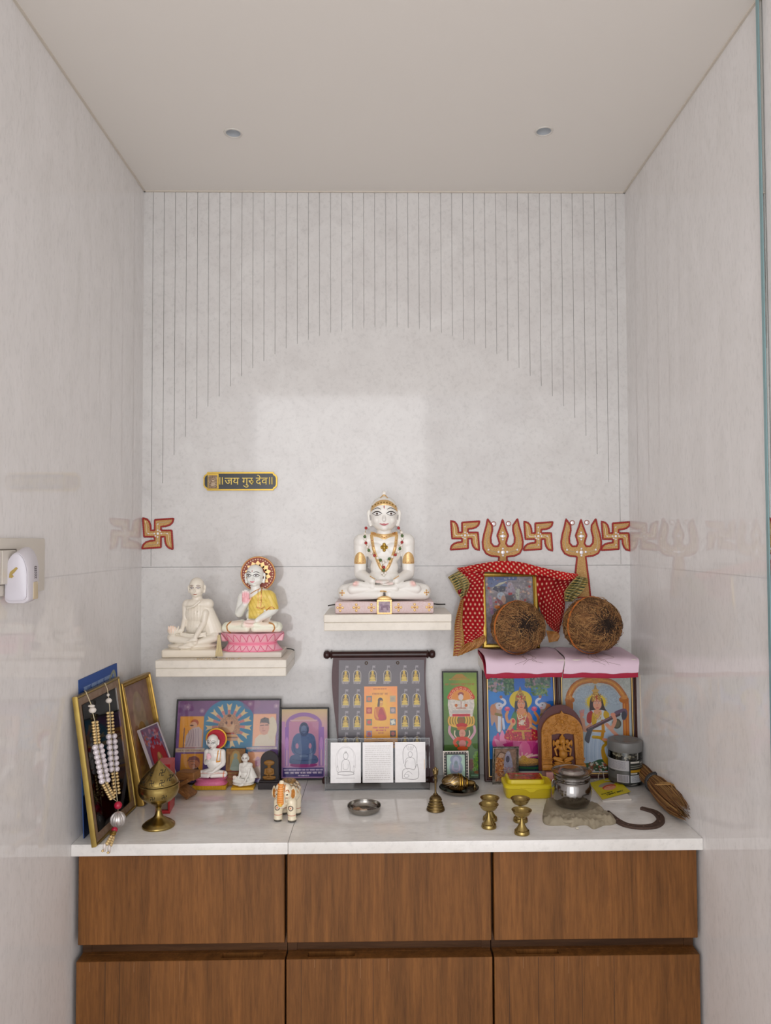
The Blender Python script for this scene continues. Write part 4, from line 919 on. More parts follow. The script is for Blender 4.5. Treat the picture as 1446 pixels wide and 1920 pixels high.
# --- small figures on the worktop ---
def small_white():
    p = cp(320+642/4.82, 1484); k = px_scale(p)
    e = plain_saint('small_saint_figurine', p.y+.022, p.x, ZC+.0003, k*.083, 'small white seated saint figurine on yellow base, between red-halo figurine and dark arch', mat('yellow_base', 'd9a92c', .4), 1, 'd9d6cf', 510, True, .00055)
small_white()
def red_halo():
    yb = cp(400, 1482).y+.024; z5 = 4.82; u = px_scale(wp(400, 1440, yb-.01))/z5; x0 = wp(320+368/z5, 1480, yb).x
    e = empty('red_halo_figurine', (x0, yb, ZC+.0003), 0, 'small white seated figurine with crimson gold-rimmed halo on pink and gold base', 'figurine')
    B = NB(); box(B, (0, 0, 18*u), (306*u, 200*u, 36*u), bev=4*u)
    for i in range(26): capsule(B, ((-146+i*11.7)*u, -99*u, 6*u), ((-146+i*11.7)*u, -99*u, 34*u), 5.5*u, 4*u, 6)
    fin('gold_base', B, mat('gold_base', 'c79b22', .35, .4), e, 40)
    B = NB(); RR = []
    for i in range(7):
        t = i/6; k = 1-.12*math.sin(t*PI); RR.append([Vector((148*k*math.copysign(abs(math.cos(a))**.6, math.cos(a))*u, 92*k*math.copysign(abs(math.sin(a))**.6, math.sin(a))*u, (36+t*52)*u)) for a in [2*PI*j/40 for j in range(40)]])
    rings(B, RR); fin('pink_cushion', B, mat('cushion_pink', 'd9749a', .45, c2='c85f86', scale=300), e, 40)
    B = NB(); zl = 90
    for q in (-1, 1):
        capsule(B, (q*50*u, 6*u, (zl+32)*u), (q*120*u, -8*u, (zl+26)*u), 32*u, 28*u, 14); capsule(B, (q*122*u, -20*u, (zl+20)*u), (q*16*u, -62*u, (zl+22)*u), 24*u, 16*u, 14)
    ell(B, (0, 0, (zl+40)*u), (90*u, 60*u, 34*u)); ell(B, (28*u, 6*u, 205*u), (72*u, 46*u, 60*u)); ell(B, (30*u, 6*u, 270*u), (78*u, 44*u, 58*u)); ell(B, (30*u, 6*u, 310*u), (84*u, 38*u, 34*u))
    capsule(B, (-40*u, 6*u, 310*u), (-48*u, -6*u, 220*u), 28*u, 22*u, 12); capsule(B, (-48*u, -8*u, 222*u), (-16*u, -52*u, 262*u), 20*u, 15*u, 12)
    ell(B, (-14*u, -56*u, 276*u), (19*u, 9*u, 24*u))
    for k in range(4): capsule(B, ((-27+k*9)*u, -57*u, 288*u), ((-27+k*9)*u, -58*u, (316-abs(k-1.3)*5)*u), 5*u, 4*u, 8)
    capsule(B, (6*u, -56*u, 272*u), (14*u, -58*u, 292*u), 5*u, 4*u, 8)
    capsule(B, (98*u, 6*u, 305*u), (108*u, 0, 220*u), 30*u, 24*u, 12); capsule(B, (106*u, -6*u, 205*u), (30*u, -66*u, 150*u), 22*u, 13*u, 12); ell(B, (10*u, -70*u, 148*u), (30*u, 16*u, 10*u))
    for k in range(4): capsule(B, (0*u, (-78+k*7)*u, 148*u), (-24*u, (-76+k*7)*u, 147*u), 4.4*u, 3.6*u, 8)
    capsule(B, (22*u, 0, 330*u), (18*u, 0, 370*u), 24*u, 22*u, 12)
    headform(B, 12, 405, 50, 66, u, 0, True, .8)
    def f(P, c):
        P = P/u; x, y, z = P[:, 0], P[:, 1], P[:, 2]
        c = dig(c, soft(np.hypot(x+14, z-290)-30, 18)*(y < -50), 'e0a4b0', .8)
        c = dig(c, soft(np.abs(z-140+.1*np.abs(x))-3, 5)*(y < -30), 'd8806a', .6); c = dig(c, soft(np.abs(np.abs(x)-118)-5, 5)*(y < -10)*(z < 150), 'cf6a3c', .8)
        return c
    me = statue_mesh(B, .0007, shade('e2dcd6', f), 2); mesh_obj('body', me, marb_s, e); pj = Proj(me)
    face(e, pj, 2, 402, u, 17, 24, 364, 11, heavy=1.3, look=-1, lip=mat('lip_red', 'b02a3a', .4))
    B = NB(); d_stroke(B, pj, [(66*u, 330*u), (62*u, 285*u), (54*u, 240*u)], 10*u, off=.0007); d_stroke(B, pj, [(88*u, 330*u), (86*u, 285*u), (82*u, 240*u)], 6*u, off=.0007); d_stroke(B, pj, [(50*u, 232*u), (84*u, 232*u)], 15*u, off=.0008); fin('sash', B, mat('sash_gold', 'd9942c', .4), e, 60)
    h = empty('halo', (34*u, 46*u, 418*u), 0); h.parent = e
    B = NB(); lathe(B, [(.1*u, -8*u), (84*u, -10*u), (84*u, 6*u), (.1*u, 6*u)], 40, M=R(-PI/2, 'X')); fin('halo_disc', B, mat('halo_crimson', 'a8172c', .45), h, 30)
    B = NB()
    for i in range(44): a = 2*PI*i/44; capsule(B, (60*u*math.cos(a), -11*u, 60*u*math.sin(a)), (80*u*math.cos(a), -9*u, 80*u*math.sin(a)), 2.6*u, 3.4*u, 6)
    fin('halo_fluting', B, mat('halo_crimson_light', 'c8283c', .4), h, 60)
    B = NB(); tube(B, [(90*u*math.cos(a), 0, 90*u*math.sin(a)) for a in [2*PI*i/60 for i in range(60)]], 9*u, 8, closed=True); fin('halo_rim', B, mat('rim_gold', 'e0ab3a', .35, .3), h, 60)
red_halo()
# ---------------- framed pictures on the worktop, back row ----------------
black_frame = mat('black_frame', '15120f', .35, raw=True)
mar_frame = mat('mahogany_frame', '43211c', .3, c2='2e1512', scale=30, amt=.6)
def figure(cv, cx, top, w, h, skin, robe, hair='2c2624', halo=None):
    """a small painted seated figure: head, torso, crossed legs"""
    if halo: cv.ell(cx, top+h*.20, w*.22, w*.22, halo)
    cv.poly([(cx-w*.24, top+h*.95), (cx-w*.20, top+h*.42), (cx-w*.1, top+h*.34), (cx+w*.1, top+h*.34), (cx+w*.20, top+h*.42), (cx+w*.24, top+h*.95)], robe, smooth=True)
    cv.ell(cx, top+h*.88, w*.5, h*.13, robe); cv.ell(cx, top+h*.18, w*.13, h*.15, skin); cv.ell(cx, top+h*.06, w*.12, h*.07, hair)
    cv.line([(cx-w*.2, top+h*.45), (cx-w*.27, top+h*.66), (cx-w*.05, top+h*.78)], w*.07, skin).line([(cx+w*.2, top+h*.45), (cx+w*.27, top+h*.66), (cx+w*.05, top+h*.78)], w*.07, skin)
    return cv
def gold_in(i0, i1, y0, y1): return [(i0, y0), (i0+.001, y1), (i1-.001, y1), (i1, y0)]
# -- wide purple poster with four portraits
def poster():
    e, w_, h_ = frame_root('framed_poster', 322.5, 523, 1470, 1311, -.012, 'wide black-framed purple poster with four small portraits around a ray burst', 'picture frame', 'framed pictures standing on the worktop')
    c = Cv(55, 85, 1330, 1130, 270, '85608a'); c.grad(85, '80587e', 1130, '705f98'); c.mottle(.12, 90)
    c.ell(700, 400, 330, 330, '4f85a5').ell(700, 640, 420, 130, '4f85a5', al=.8).ell(700, 560, 380, 300, '4c84a0', al=.6); c.ell(980, 120, 110, 90, '96648a', al=.5)
    for i in range(15):
        a = 2*PI*(i+.5)/15-PI/2+PI/15; ca, sa = math.cos(a), math.sin(a); cx, cy = 700, 410; f = lambda r, t: (cx+r*ca-t*sa, cy+r*sa+t*ca)
        c.poly([f(120, -12), f(240, -22), f(290, -34), f(265, 0), f(290, 34), f(240, 22), f(120, 12)], 'e8cfa6'); c.poly([f(110, -12), f(205, -18), f(205, 18), f(110, 12)], 'c87880', al=.85)
    c.poly([(570, 520), (570, 380), (640, 280), (705, 255), (780, 280), (840, 380), (845, 520)], 'b9937a', smooth=False).mottle(.35, 14, (560, 250, 850, 540))
    c.ell(705, 430, 70, 75, 'd9b799').ell(705, 380, 42, 48, 'cfa183').ell(705, 285, 24, 18, '5b3b34').ell(672, 375, 13, 22, '5a332c').ell(738, 375, 13, 22, '5a332c').rect(640, 500, 775, 520, 'a04a3c').poly([(600, 540), (620, 525), (800, 525), (820, 540), (820, 570), (600, 570)], 'd8b08a').rect(590, 575, 820, 605, 'cfa98c').rect(660, 556, 815, 566, '55302c')
    for x0, y0, x1, y1 in ((95, 290, 385, 685), (1010, 265, 1290, 675), (130, 770, 400, 1080), (960, 755, 1200, 1080)):
        c.rect(x0-5, y0-5, x1+5, y1+5, 'b98568').rect(x0, y0, x1, y1, 'e3a766' if x0 < 500 else 'ecb494')
    c.ell(275, 372, 50, 46, 'a8573c').ell(262, 402, 46, 44, 'd6a98d').ell(240, 405, 24, 9, '4a3a38').poly([(165, 685), (175, 540), (230, 450), (330, 420), (375, 470), (375, 685)], 'c9b7b5').curve([(150, 685), (148, 600), (150, 440)], 12, '5a4450')
    for i in range(5): c.curve([(200+i*30, 470-i*6), (215+i*28, 560), (180+i*40, 670)], 5, '7c6878')
    c.poly([(1030, 675), (1040, 580), (1090, 530), (1230, 520), (1285, 560), (1290, 675)], 'ded2c0').ell(1245, 450, 60, 150, 'dccfb8').ell(1148, 440, 62, 95, 'd3a392').poly([(1090, 390), (1100, 330), (1150, 305), (1200, 320), (1212, 400), (1180, 380), (1110, 375)], '3f3538').line([(1098, 412), (1140, 410)], 10, '4a3432').line([(1160, 408), (1195, 405)], 10, '4a3432').line([(1125, 480), (1160, 480)], 7, 'a05a58').line([(1132, 440), (1130, 462)], 8, 'b47f70')
    c.ell(295, 880, 75, 85, 'c48a72').poly([(205, 870), (230, 810), (300, 795), (355, 830), (362, 890), (330, 850), (240, 850)], '8a5c58').ell(325, 980, 36, 45, '3a2c30').curve([(240, 870), (270, 862), (300, 872)], 8, '5a3b36').curve([(262, 905), (300, 900), (320, 930)], 6, '6e4a42').line([(290, 950), (330, 945)], 10, 'd2a893')
    c.ell(1080, 880, 34, 70, 'c695a6').poly([(1010, 1080), (1030, 960), (1080, 930), (1140, 960), (1160, 1080)], 'd9c3b6').curve([(1060, 860), (1100, 850)], 6, '6b4b5e')
    c.rect(55, 698, 415, 748, 'd3bda8').script(80, 716, 390, 15, '9a8275', 3); c.rect(935, 690, 1310, 716, 'e0cdc8').script(950, 697, 1295, 10, '8c7a80', 2.5)
    for x, y, r in ((175, 165, 42), (360, 215, 30), (960, 130, 30), (1290, 160, 32)):
        for k in range(6): a = PI*k/6+.2; c.line([(x-r*math.cos(a), y-r*math.sin(a)), (x+r*math.cos(a), y+r*math.sin(a))], 4, 'dcc0cc', al=.75)
    c.ell(1040, 733, 22, 7, '2f4a6a')
    std_frame(e, w_, h_, c, [(0, 0), (0, -.004), (.0008, -.005), (.0028, -.005), (.0034, -.003), (.0034, 0)], black_frame, .0034, picy=-.002)
poster()
# -- purple picture of the grey seated figure
def purple():
    e, w_, h_ = frame_root('framed_picture', 525, 617, 1461.5, 1326.5, -.018, 'black-framed lilac picture of a grey seated figure, between poster and scroll', 'picture frame', 'framed pictures standing on the worktop')
    c = Cv(1010, 190, 1425, 805, 200, 'd3a6c0'); c.grad(190, 'e6cfa8', 420, 'd8a9c4').rect(1010, 300, 1040, 805, 'cfa0c4')
    c.ell(1210, 330, 165, 110, 'a784b4').ell(1210, 345, 135, 90, 'd9b7a8').rect(1040, 350, 1075, 700, 'a27cb8').rect(1345, 350, 1395, 700, 'a27cb8').rect(1075, 300, 1345, 640, 'cf9fb4').rect(1085, 285, 1335, 296, 'e3c2c8')
    for x in (1057, 1370): c.ell(x, 500, 16, 60, 'c99ad0').line([(x, 560), (x, 690)], 14, 'dcb4cc')
    c.rect(1010, 705, 1425, 805, 'b894bc').ell(1210, 690, 125, 22, '98407c')
    c.poly([(1100, 560), (1110, 460), (1140, 415), (1180, 405), (1245, 405), (1295, 420), (1318, 470), (1322, 560), (1290, 600), (1150, 600)], '65779a', smooth=True)
    c.poly([(1080, 660), (1095, 610), (1160, 590), (1260, 590), (1325, 610), (1342, 655), (1300, 680), (1110, 680)], '5d6e92', smooth=True)
    c.ell(1212, 372, 45, 62, '5a6684').ell(1212, 330, 30, 22, '454f68').line([(1180, 360), (1180, 400)], 8, '4b5670').line([(1245, 360), (1245, 400)], 8, '4b5670').ell(1212, 372, 26, 36, '7583a0').line([(1198, 392), (1226, 392)], 4, '4a5068')
    c.ell(1150, 520, 14, 24, 'd2a0b4').ell(1268, 520, 14, 24, 'd2a0b4').curve([(1120, 480), (1130, 570), (1200, 605)], 6, '495a7e').curve([(1305, 480), (1295, 570), (1220, 605)], 6, '495a7e').curve([(1110, 640), (1200, 650), (1320, 640)], 6, '46567a').ell(1212, 610, 40, 12, '7f90ae').ell(1212, 500, 50, 60, '7485a6', al=.5)
    c.rect(1022, 715, 1392, 795, '4a3c7a').script(1030, 728, 1385, 12, 'e8dcf0', 3).script(1040, 752, 1375, 15, 'efe2ee', 3.5).script(1160, 780, 1260, 9, 'e8dcf0', 2.5)
    std_frame(e, w_, h_, c, [(0, 0), (0, -.005), (.0008, -.006), (.0028, -.006), (.0036, -.003), (.0036, 0)], black_frame, .0036)
purple()
# -- tall green picture
def green():
    e, w_, h_ = frame_root('framed_picture', 831, 899.5, 1461, 1258.5, -.014, 'tall narrow green picture in thin black frame, right of the scroll calendar', 'picture frame', 'framed pictures standing on the worktop')
    c = Cv(80, 95, 640, 1825, 170, '5f7a45'); c.grad(95, '76934e', 1825, '41603a').radial(560, 450, 420, 'b9c23c', .8).radial(150, 430, 260, '4f9a52', .6); c.mottle(.12, 60)
    c.poly([(210, 195), (300, 120), (400, 120), (490, 195)], 'c08a48', al=.8); c.script(110, 280, 600, 26, 'b5702c', 5).script(180, 205, 520, 14, 'c98f50', 4)
    c.poly([(170, 540), (180, 430), (260, 350), (370, 320), (480, 350), (560, 430), (580, 540)], 'd0543c', smooth=True).poly([(215, 540), (250, 430), (370, 380), (500, 430), (530, 540)], 'e9a468', smooth=True)
    for i in range(9): a = PI+PI*i/8; c.ell(372+175*math.cos(a), 510+150*math.sin(a), 24, 24, 'efb692').ell(372+175*math.cos(a), 510+150*math.sin(a), 11, 11, 'c8402c')
    c.ell(370, 455, 50, 34, 'a05a54').ell(370, 505, 42, 52, 'ede0da')
    c.poly([(155, 545), (230, 540), (330, 560), (420, 560), (520, 540), (590, 545), (595, 640), (560, 830), (180, 830), (150, 640)], 'e7dfd6').mottle(.2, 20, (150, 540, 600, 830))
    c.ell(290, 640, 24, 26, 'cc7a48').ell(455, 640, 24, 26, 'cc7a48').line([(372, 570), (372, 690)], 8, 'b05038').line([(290, 685), (455, 685)], 12, 'b0642e').rect(225, 720, 525, 770, 'cfc9c4').poly([(225, 780), (520, 780), (520, 826), (225, 826)], 'd4545c').line([(225, 800), (520, 800)], 12, 'b83844')
    for s_ in (-1, 1):
        for k in range(4): x = 372+s_*(70+k*42); c.curve([(x, 830), (x+s_*14, 890), (x-s_*6, 960), (372+s_*60, 1000)], 24, 'eec478').curve([(x+s_*20, 830), (x+s_*34, 890), (x+s_*12, 970)], 6, 'c07a34')
    c.ell(372, 890, 60, 55, '9c6c46').ell(380, 970, 95, 40, 'c23a30').ell(378, 1020, 80, 34, 'd2703c').ell(385, 1100, 55, 65, 'e0a794').ell(300, 1110, 34, 60, '4a6244').ell(480, 1110, 34, 60, '4a6244')
    for s_ in (-1, 1): c.curve([(382+s_*205, 990), (382+s_*210, 1080), (382+s_*160, 1160), (382+s_*110, 1220)], 42, 'dbb0bb').curve([(382+s_*120, 1060), (382+s_*125, 1120), (382+s_*95, 1170)], 20, 'efdcc4').curve([(382+s_*70, 1180), (382+s_*130, 1240), (382+s_*100, 1300)], 50, 'd9634a')
    c.ell(385, 1200, 70, 50, 'd2503a').ell(385, 1270, 60, 60, 'cf8a84').ell(385, 1345, 90, 34, 'd8643c').line([(365, 1098), (405, 1098)], 5, '8a3a34').line([(375, 1130), (398, 1130)], 5, 'b04a44')
    c.ell(530, 1610, 48, 100, '7a4038', al=.85)
    for x, y, r in ((620, 1430, 30), (590, 1480, 26), (585, 1560, 28), (630, 1520, 26), (600, 1620, 34), (640, 1660, 28), (575, 1690, 26)): c.ring(x, y, r, r, 9, '8fb84a', .8).ell(x, y, r*.7, r*.7, '6f9a3c', 0, .7)
    c.ell(620, 1735, 50, 24, '8a5236', al=.8).rect(520, 1775, 640, 1796, '6f9c78')
    std_frame(e, w_, h_, c, [(0, 0), (0, -.004), (.0008, -.005), (.0022, -.005), (.003, -.003), (.003, 0)], black_frame, .003)
green()
MAH = lambda i: [(0, .004), (0, -.008), (.001, -.010), (.004, -.0105), (.005, -.0085), (.0065, -.009), (.008, -.0085), (.0085, -.005), (i, -.004), (i, .004)]
# -- goddess on the lotus, blue ground
def blue_goddess():
    e, w_, h_ = frame_root('framed_picture', 908.5, 1052, 1463.5, 1256, -.020, 'dark wood framed blue picture of a goddess seated on a pink lotus', 'picture frame', 'framed pictures standing on the worktop')
    c = Cv(150, 130, 1210, 1765, 260, '2a6fb4'); c.grad(130, '1f6fc0', 1765, '2f77b8').radial(240, 480, 260, '5fa0d8', .6).rect(150, 960, 1210, 1300, '4f86ac', al=.55)
    c.dots(240, 160, 140, 560, 400, 22, ['4f6f5c', '6d8a74', '8a8f8c', '3d5c4a', 'b79aa0'], .8).dots(130, 420, 180, 570, 450, 16, ['3c6a48', '2e5440', '74926a'], .8).dots(280, 770, 160, 1160, 330, 22, ['55706a', '6f8a76', 'a78c94', '3f5f4c'], .85).dots(120, 860, 300, 1130, 470, 16, ['5b8048', '47683c', '8aa070'], .8)
    c.ell(680, 545, 182, 160, 'e0c92e')
    for s_ in (-1, 1):      # elephants
        X = lambda v: 680+s_*(v-680)
        c.poly([(X(185), 720), (X(250), 600), (X(330), 585), (X(385), 640), (X(365), 720), (X(380), 830), (X(360), 1050), (X(290), 1050), (X(250), 900), (X(200), 960)], 'b99a8a', smooth=True)
        c.ell(X(330), 640, 62, 58, 'd6d3d8').curve([(X(360), 650), (X(425), 600), (X(415), 545), (X(370), 520), (X(362), 490)], 38, 'dcdce4').ell(X(362), 492, 24, 26, 'a06a54').ell(X(232), 700, 52, 92, 'c08a6c').ell(X(330), 625, 14, 9, '2c3038').line([(X(330), 800), (X(320), 1040)], 46, 'dfe2ea').line([(X(385), 850), (X(400), 1010)], 34, 'cfd8e8').line([(X(275), 770), (X(355), 790)], 44, '8a7a4c').ell(X(350), 672, 22, 12, 'd8a0a8')
    c.ell(460, 690, 44, 40, 'd05a7c').ell(895, 690, 44, 40, 'd05a7c').ell(460, 670, 26, 18, 'e28a9a').ell(895, 670, 26, 18, 'e28a9a')
    for i in range(11):     # lotus
        a = -1.25+2.5*i/10; x = 680+math.sin(a)*430; y = 1330-math.cos(a)*200; c.poly([(680+math.sin(a)*180-60, 1400), (x-58, y+30), (x+20*math.sin(a), y-150), (x+58, y+30), (680+math.sin(a)*180+60, 1400)], ['d4709c', 'c85a8c', 'e29ab8'][i % 3], smooth=True)
    c.ell(690, 1370, 470, 150, 'c04a84').poly([(640, 1480), (640, 1300), (720, 1210), (805, 1300), (800, 1480)], 'd87aa0', smooth=True).poly([(830, 1480), (860, 1330), (980, 1220), (1000, 1340), (930, 1480)], 'a02c6c', smooth=True).poly([(240, 1180), (330, 1220), (470, 1400), (420, 1440), (300, 1330)], 'e2a2bc', smooth=True)
    for i in range(9): x = 560+i*60; c.curve([(700, 1520), (680+(i-4)*34, 1460), (680+(i-4)*80, 1400-abs(i-4)*-12)], 20, 'ecd0c4', al=.75)
    c.poly([(150, 1765), (150, 1500), (1210, 1480), (1210, 1765)], '1d3444').ell(740, 1555, 270, 62, '8a6c4c').ell(740, 1535, 250, 46, 'c39c68').poly([(620, 1540), (700, 1440), (790, 1540)], 'c9a466', smooth=True).mottle(.35, 12, (480, 1450, 1000, 1620)).curve([(640, 1640), (900, 1650), (1010, 1590)], 26, '2f6a44').rect(620, 1700, 1210, 1765, 'd5d8da')
    c.poly([(400, 1130), (470, 1030), (640, 990), (780, 1000), (930, 1040), (1010, 1110), (980, 1190), (700, 1215), (440, 1190)], 'b23448', smooth=True).mottle(.45, 18, (400, 1000, 1010, 1210)).dots(60, 430, 1050, 980, 1190, 12, ['d9a06a', 'c85050', '8c2436'], .9)
    c.poly([(560, 1010), (520, 870), (560, 760), (640, 715), (740, 715), (830, 770), (860, 880), (800, 1010)], 'd08a60', smooth=True).poly([(600, 1000), (590, 850), (650, 800), (740, 800), (800, 860), (790, 1000)], 'b04048', smooth=True).poly([(510, 880), (560, 740), (610, 740), (600, 1020), (560, 1030)], '4e8058', smooth=True)
    c.curve([(540, 860), (470, 900), (440, 800), (462, 740)], 44, 'd49c74').curve([(830, 860), (920, 930), (960, 850), (905, 750)], 44, 'c98a5c').curve([(520, 960), (490, 1010), (545, 920)], 54, 'd69f78').ell(545, 900, 46, 60, 'dca884').ell(550, 888, 22, 32, 'c8504c').curve([(830, 960), (860, 980), (900, 1010)], 50, 'd8a87c')
    c.poly([(580, 760), (590, 560), (680, 480), (770, 560), (790, 760), (740, 700), (620, 700)], '2f2a2c', smooth=True).poly([(620, 690), (650, 760), (680, 790), (740, 760), (752, 690)], 'd69878', smooth=True).ell(686, 615, 62, 84, 'e0a182').poly([(600, 560), (600, 470), (640, 420), (675, 320), (710, 420), (750, 470), (765, 560), (686, 530)], 'a8864e', smooth=True).ell(690, 500, 22, 30, 'b03034').line([(630, 425), (722, 425)], 16, 'c8a45c').dots(40, 610, 440, 755, 545, 9, ['e0c888', '8a5c34', 'c45044'])
    for x in (655, 718): c.ell(x, 604, 15, 7, 'f0e8e4').ell(x, 604, 7, 7, '2a2024').curve([(x-18, 582), (x, 574), (x+18, 582)], 6, '3a2a28')
    c.curve([(688, 608), (692, 636), (684, 642)], 5, 'b87a60').line([(668, 664), (706, 664)], 10, 'b8404a').ell(688, 565, 6, 8, 'b02a34')
    c.curve([(620, 780), (640, 860), (690, 920), (745, 860), (765, 780)], 12, 'e8d8b0').curve([(640, 760), (690, 830), (740, 760)], 10, 'd9b060').dots(70, 640, 780, 760, 960, 9, ['e6d9c0', 'c8b088', 'd4a050']).ell(690, 910, 36, 40, 'ddd0c4').rect(650, 960, 740, 1030, 'c8404a').line([(560, 1050), (830, 1050)], 24, 'c89858').line([(700, 1060), (710, 1170)], 40, 'c9a060').mottle(.3, 10, (590, 760, 820, 1180))
    std_frame(e, w_, h_, c, MAH(.0115), mar_frame, .0112, .012, -.003)
    for sx in (-1, 1): B = NB(); box(B, (sx*(w_/2-.0100), -.0072, h_/2), (.0026, .002, h_-.0176), bev=.0006); fin('gilt_fillet', B, mat('gilt', 'dcb878', .3, .7), e, 30)
    B = NB(); box(B, (0, -.0072, .0100), (w_-.018, .002, .0026), bev=.0006); fin('gilt_fillet', B, mat('gilt', 'dcb878', .3, .7), e, 30)
blue_goddess()
# -- goddess with the lute under the arch
def lute_goddess():
    e, w_, h_ = frame_root('framed_picture', 1046.5, 1196, 1457.5, 1256, -.020, 'dark wood framed picture of a white-robed goddess playing a long lute under an arch', 'picture frame', 'framed pictures standing on the worktop')
    c = Cv(155, 60, 1255, 1660, 260, 'b4bcc0'); c.grad(60, 'bdc2c0', 1660, 'aab6be').rect(155, 60, 1255, 420, 'c2c3ba', al=.6)
    A1 = [(265, 640), (262, 470), (285, 360), (370, 230), (500, 160), (690, 140), (880, 160), (1010, 230), (1110, 360), (1160, 470), (1170, 640)]
    c.poly([(340, 520), (360, 370), (440, 270), (560, 225), (640, 250), (690, 215), (750, 250), (830, 220), (950, 265), (1050, 370), (1080, 520), (1080, 700), (340, 700)], 'a9b4bd')
    c.curve(A1, 100, 'a8683a').curve(A1, 62, 'c08348').curve(A1, 22, 'd9a262'); c.ell(280, 470, 78, 55, 'b0713e').ell(1140, 470, 78, 55, 'b0713e').ell(270, 430, 50, 34, 'c98f55').ell(1150, 430, 50, 34, 'c98f55').ell(690, 150, 60, 54, 'c28a50').mottle(.18, 18, (200, 90, 1230, 560))
    c.rect(215, 520, 330, 700, 'b57442').rect(1115, 520, 1215, 1110, 'b36a3c').line([(1145, 540), (1145, 1100)], 18, 'd29a60').line([(1190, 540), (1190, 1100)], 18, 'c98a50')
    for i in range(28): a = 2*PI*i/28; c.line([(700, 500), (700+175*math.cos(a), 510+150*math.sin(a))], 14, 'dcc65a', al=.8)
    c.ell(700, 505, 150, 128, 'dcc248')
    c.poly([(590, 640), (610, 450), (700, 340), (790, 450), (830, 600), (880, 690), (800, 720), (620, 700)], '35282a', smooth=True)
    c.poly([(540, 800), (560, 690), (640, 640), (800, 640), (880, 700), (930, 830), (800, 1000), (620, 1000)], 'ccd2d8', smooth=True).poly([(540, 800), (555, 700), (620, 650), (650, 720), (610, 850), (560, 850)], 'a03c3c', smooth=True).poly([(620, 860), (640, 680), (700, 780), (680, 880)], 'c8a83c', smooth=True).poly([(830, 650), (900, 700), (880, 820), (810, 740)], 'c8a84c', smooth=True)
    c.poly([(660, 640), (680, 760), (720, 790), (770, 700), (770, 640)], 'd9a88c', smooth=True).ell(715, 545, 68, 88, 'deac96').poly([(630, 500), (640, 380), (690, 240), (740, 380), (785, 500), (710, 460)], 'b08a4c', smooth=True).ell(705, 430, 22, 36, 'a83c30').ell(690, 318, 56, 26, 'c8a468').dots(30, 640, 370, 780, 480, 9, ['e2c888', '8c5c34']).ell(690, 250, 14, 26, 'a88a54')
    for x in (680, 738): c.ell(x, 522, 16, 8, 'f0ece8').ell(x, 522, 8, 8, '241c20').curve([(x-20, 498), (x, 490), (x+20, 498)], 6, '3a2a28')
    c.line([(700, 604), (732, 602)], 10, 'b8484c').curve([(712, 530), (718, 566), (710, 572)], 5, 'b88470').ell(706, 480, 7, 9, 'a82c2c')
    c.curve([(650, 700), (690, 800), (760, 780), (780, 680)], 9, 'dcc27a').curve([(660, 680), (700, 740), (750, 680)], 9, 'd2b060').dots(30, 660, 680, 770, 790, 8, ['d8bc70', 'a88a44'])
    c.poly([(500, 1520), (510, 1180), (600, 1060), (700, 1010), (830, 960), (960, 1020), (1010, 1200), (960, 1400), (900, 1520), (700, 1500)], 'b9c6d6', smooth=True)
    for i in range(9): c.curve([(540+i*45, 1090+abs(i-4)*8), (530+i*42, 1260), (525+i*44, 1460)], 8, ['9aaac0', 'd6dee6', 'a6b4c8'][i % 3])
    c.curve([(640, 1080), (760, 1100), (840, 1180), (790, 1260), (820, 1400), (890, 1510)], 50, 'b8953c').curve([(640, 1070), (740, 1080)], 30, 'c9a84c').curve([(790, 820), (800, 950), (780, 1080)], 50, 'c08c48').curve([(800, 1120), (880, 1140), (940, 1200)], 42, 'd89a84').line([(640, 980), (820, 990)], 36, 'c0903c')
    c.curve([(600, 900), (520, 960), (480, 900), (470, 800)], 80, 'cf9f8a').curve([(480, 880), (455, 780), (465, 700)], 44, 'd2a18c').line([(445, 700), (438, 650)], 18, 'd08880').line([(468, 690), (470, 636)], 18, 'd08880').line([(490, 690), (500, 634)], 18, 'd08880').ell(470, 715, 34, 30, 'd69a8c')
    c.ell(1015, 865, 74, 84, '50483c').ell(1015, 865, 52, 60, '6c6450').line([(560, 960), (1050, 710)], 62, '47323a').line([(560, 945), (1040, 700)], 16, '8a6c72').curve([(1010, 690), (1080, 660), (1150, 650), (1160, 720), (1130, 780)], 60, '6a5668').ell(1135, 730, 42, 70, '3c3c48').poly([(505, 1100), (560, 960), (640, 930), (600, 1060), (570, 1180), (520, 1150)], '4a4c56', smooth=True)
    c.curve([(860, 880), (930, 940), (990, 820), (970, 740)], 56, 'd6a08a').ell(960, 715, 40, 30, 'd89c88').curve([(900, 930), (960, 1000), (1010, 1050)], 54, 'd8a894').ell(1020, 1070, 70, 24, 'b8584c').ell(1070, 1075, 36, 16, '8a3c3c')
    c.poly([(500, 1660), (500, 1520), (600, 1500), (720, 1450), (830, 1460), (900, 1560), (900, 1660)], '35553c', smooth=True).dots(70, 560, 1500, 880, 1640, 16, ['c8c4b8', 'a84c40', '3c4c3c', 'd8d4cc', '7a5444'], .9).rect(155, 1640, 1255, 1660, 'c8ccd0').curve([(780, 1300), (800, 1440), (900, 1560)], 46, 'b48c3c')
    std_frame(e, w_, h_, c, MAH(.0115), mar_frame, .0112, .012, -.003)
    for sx in (-1, 1): B = NB(); box(B, (sx*(w_/2-.0100), -.0072, h_/2), (.0026, .002, h_-.0176), bev=.0006); fin('gilt_fillet', B, MC['gilt'], e, 30)
    B = NB(); box(B, (0, -.0072, .0100), (w_-.018, .002, .0026), bev=.0006); fin('gilt_fillet', B, MC['gilt'], e, 30)
lute_goddess()
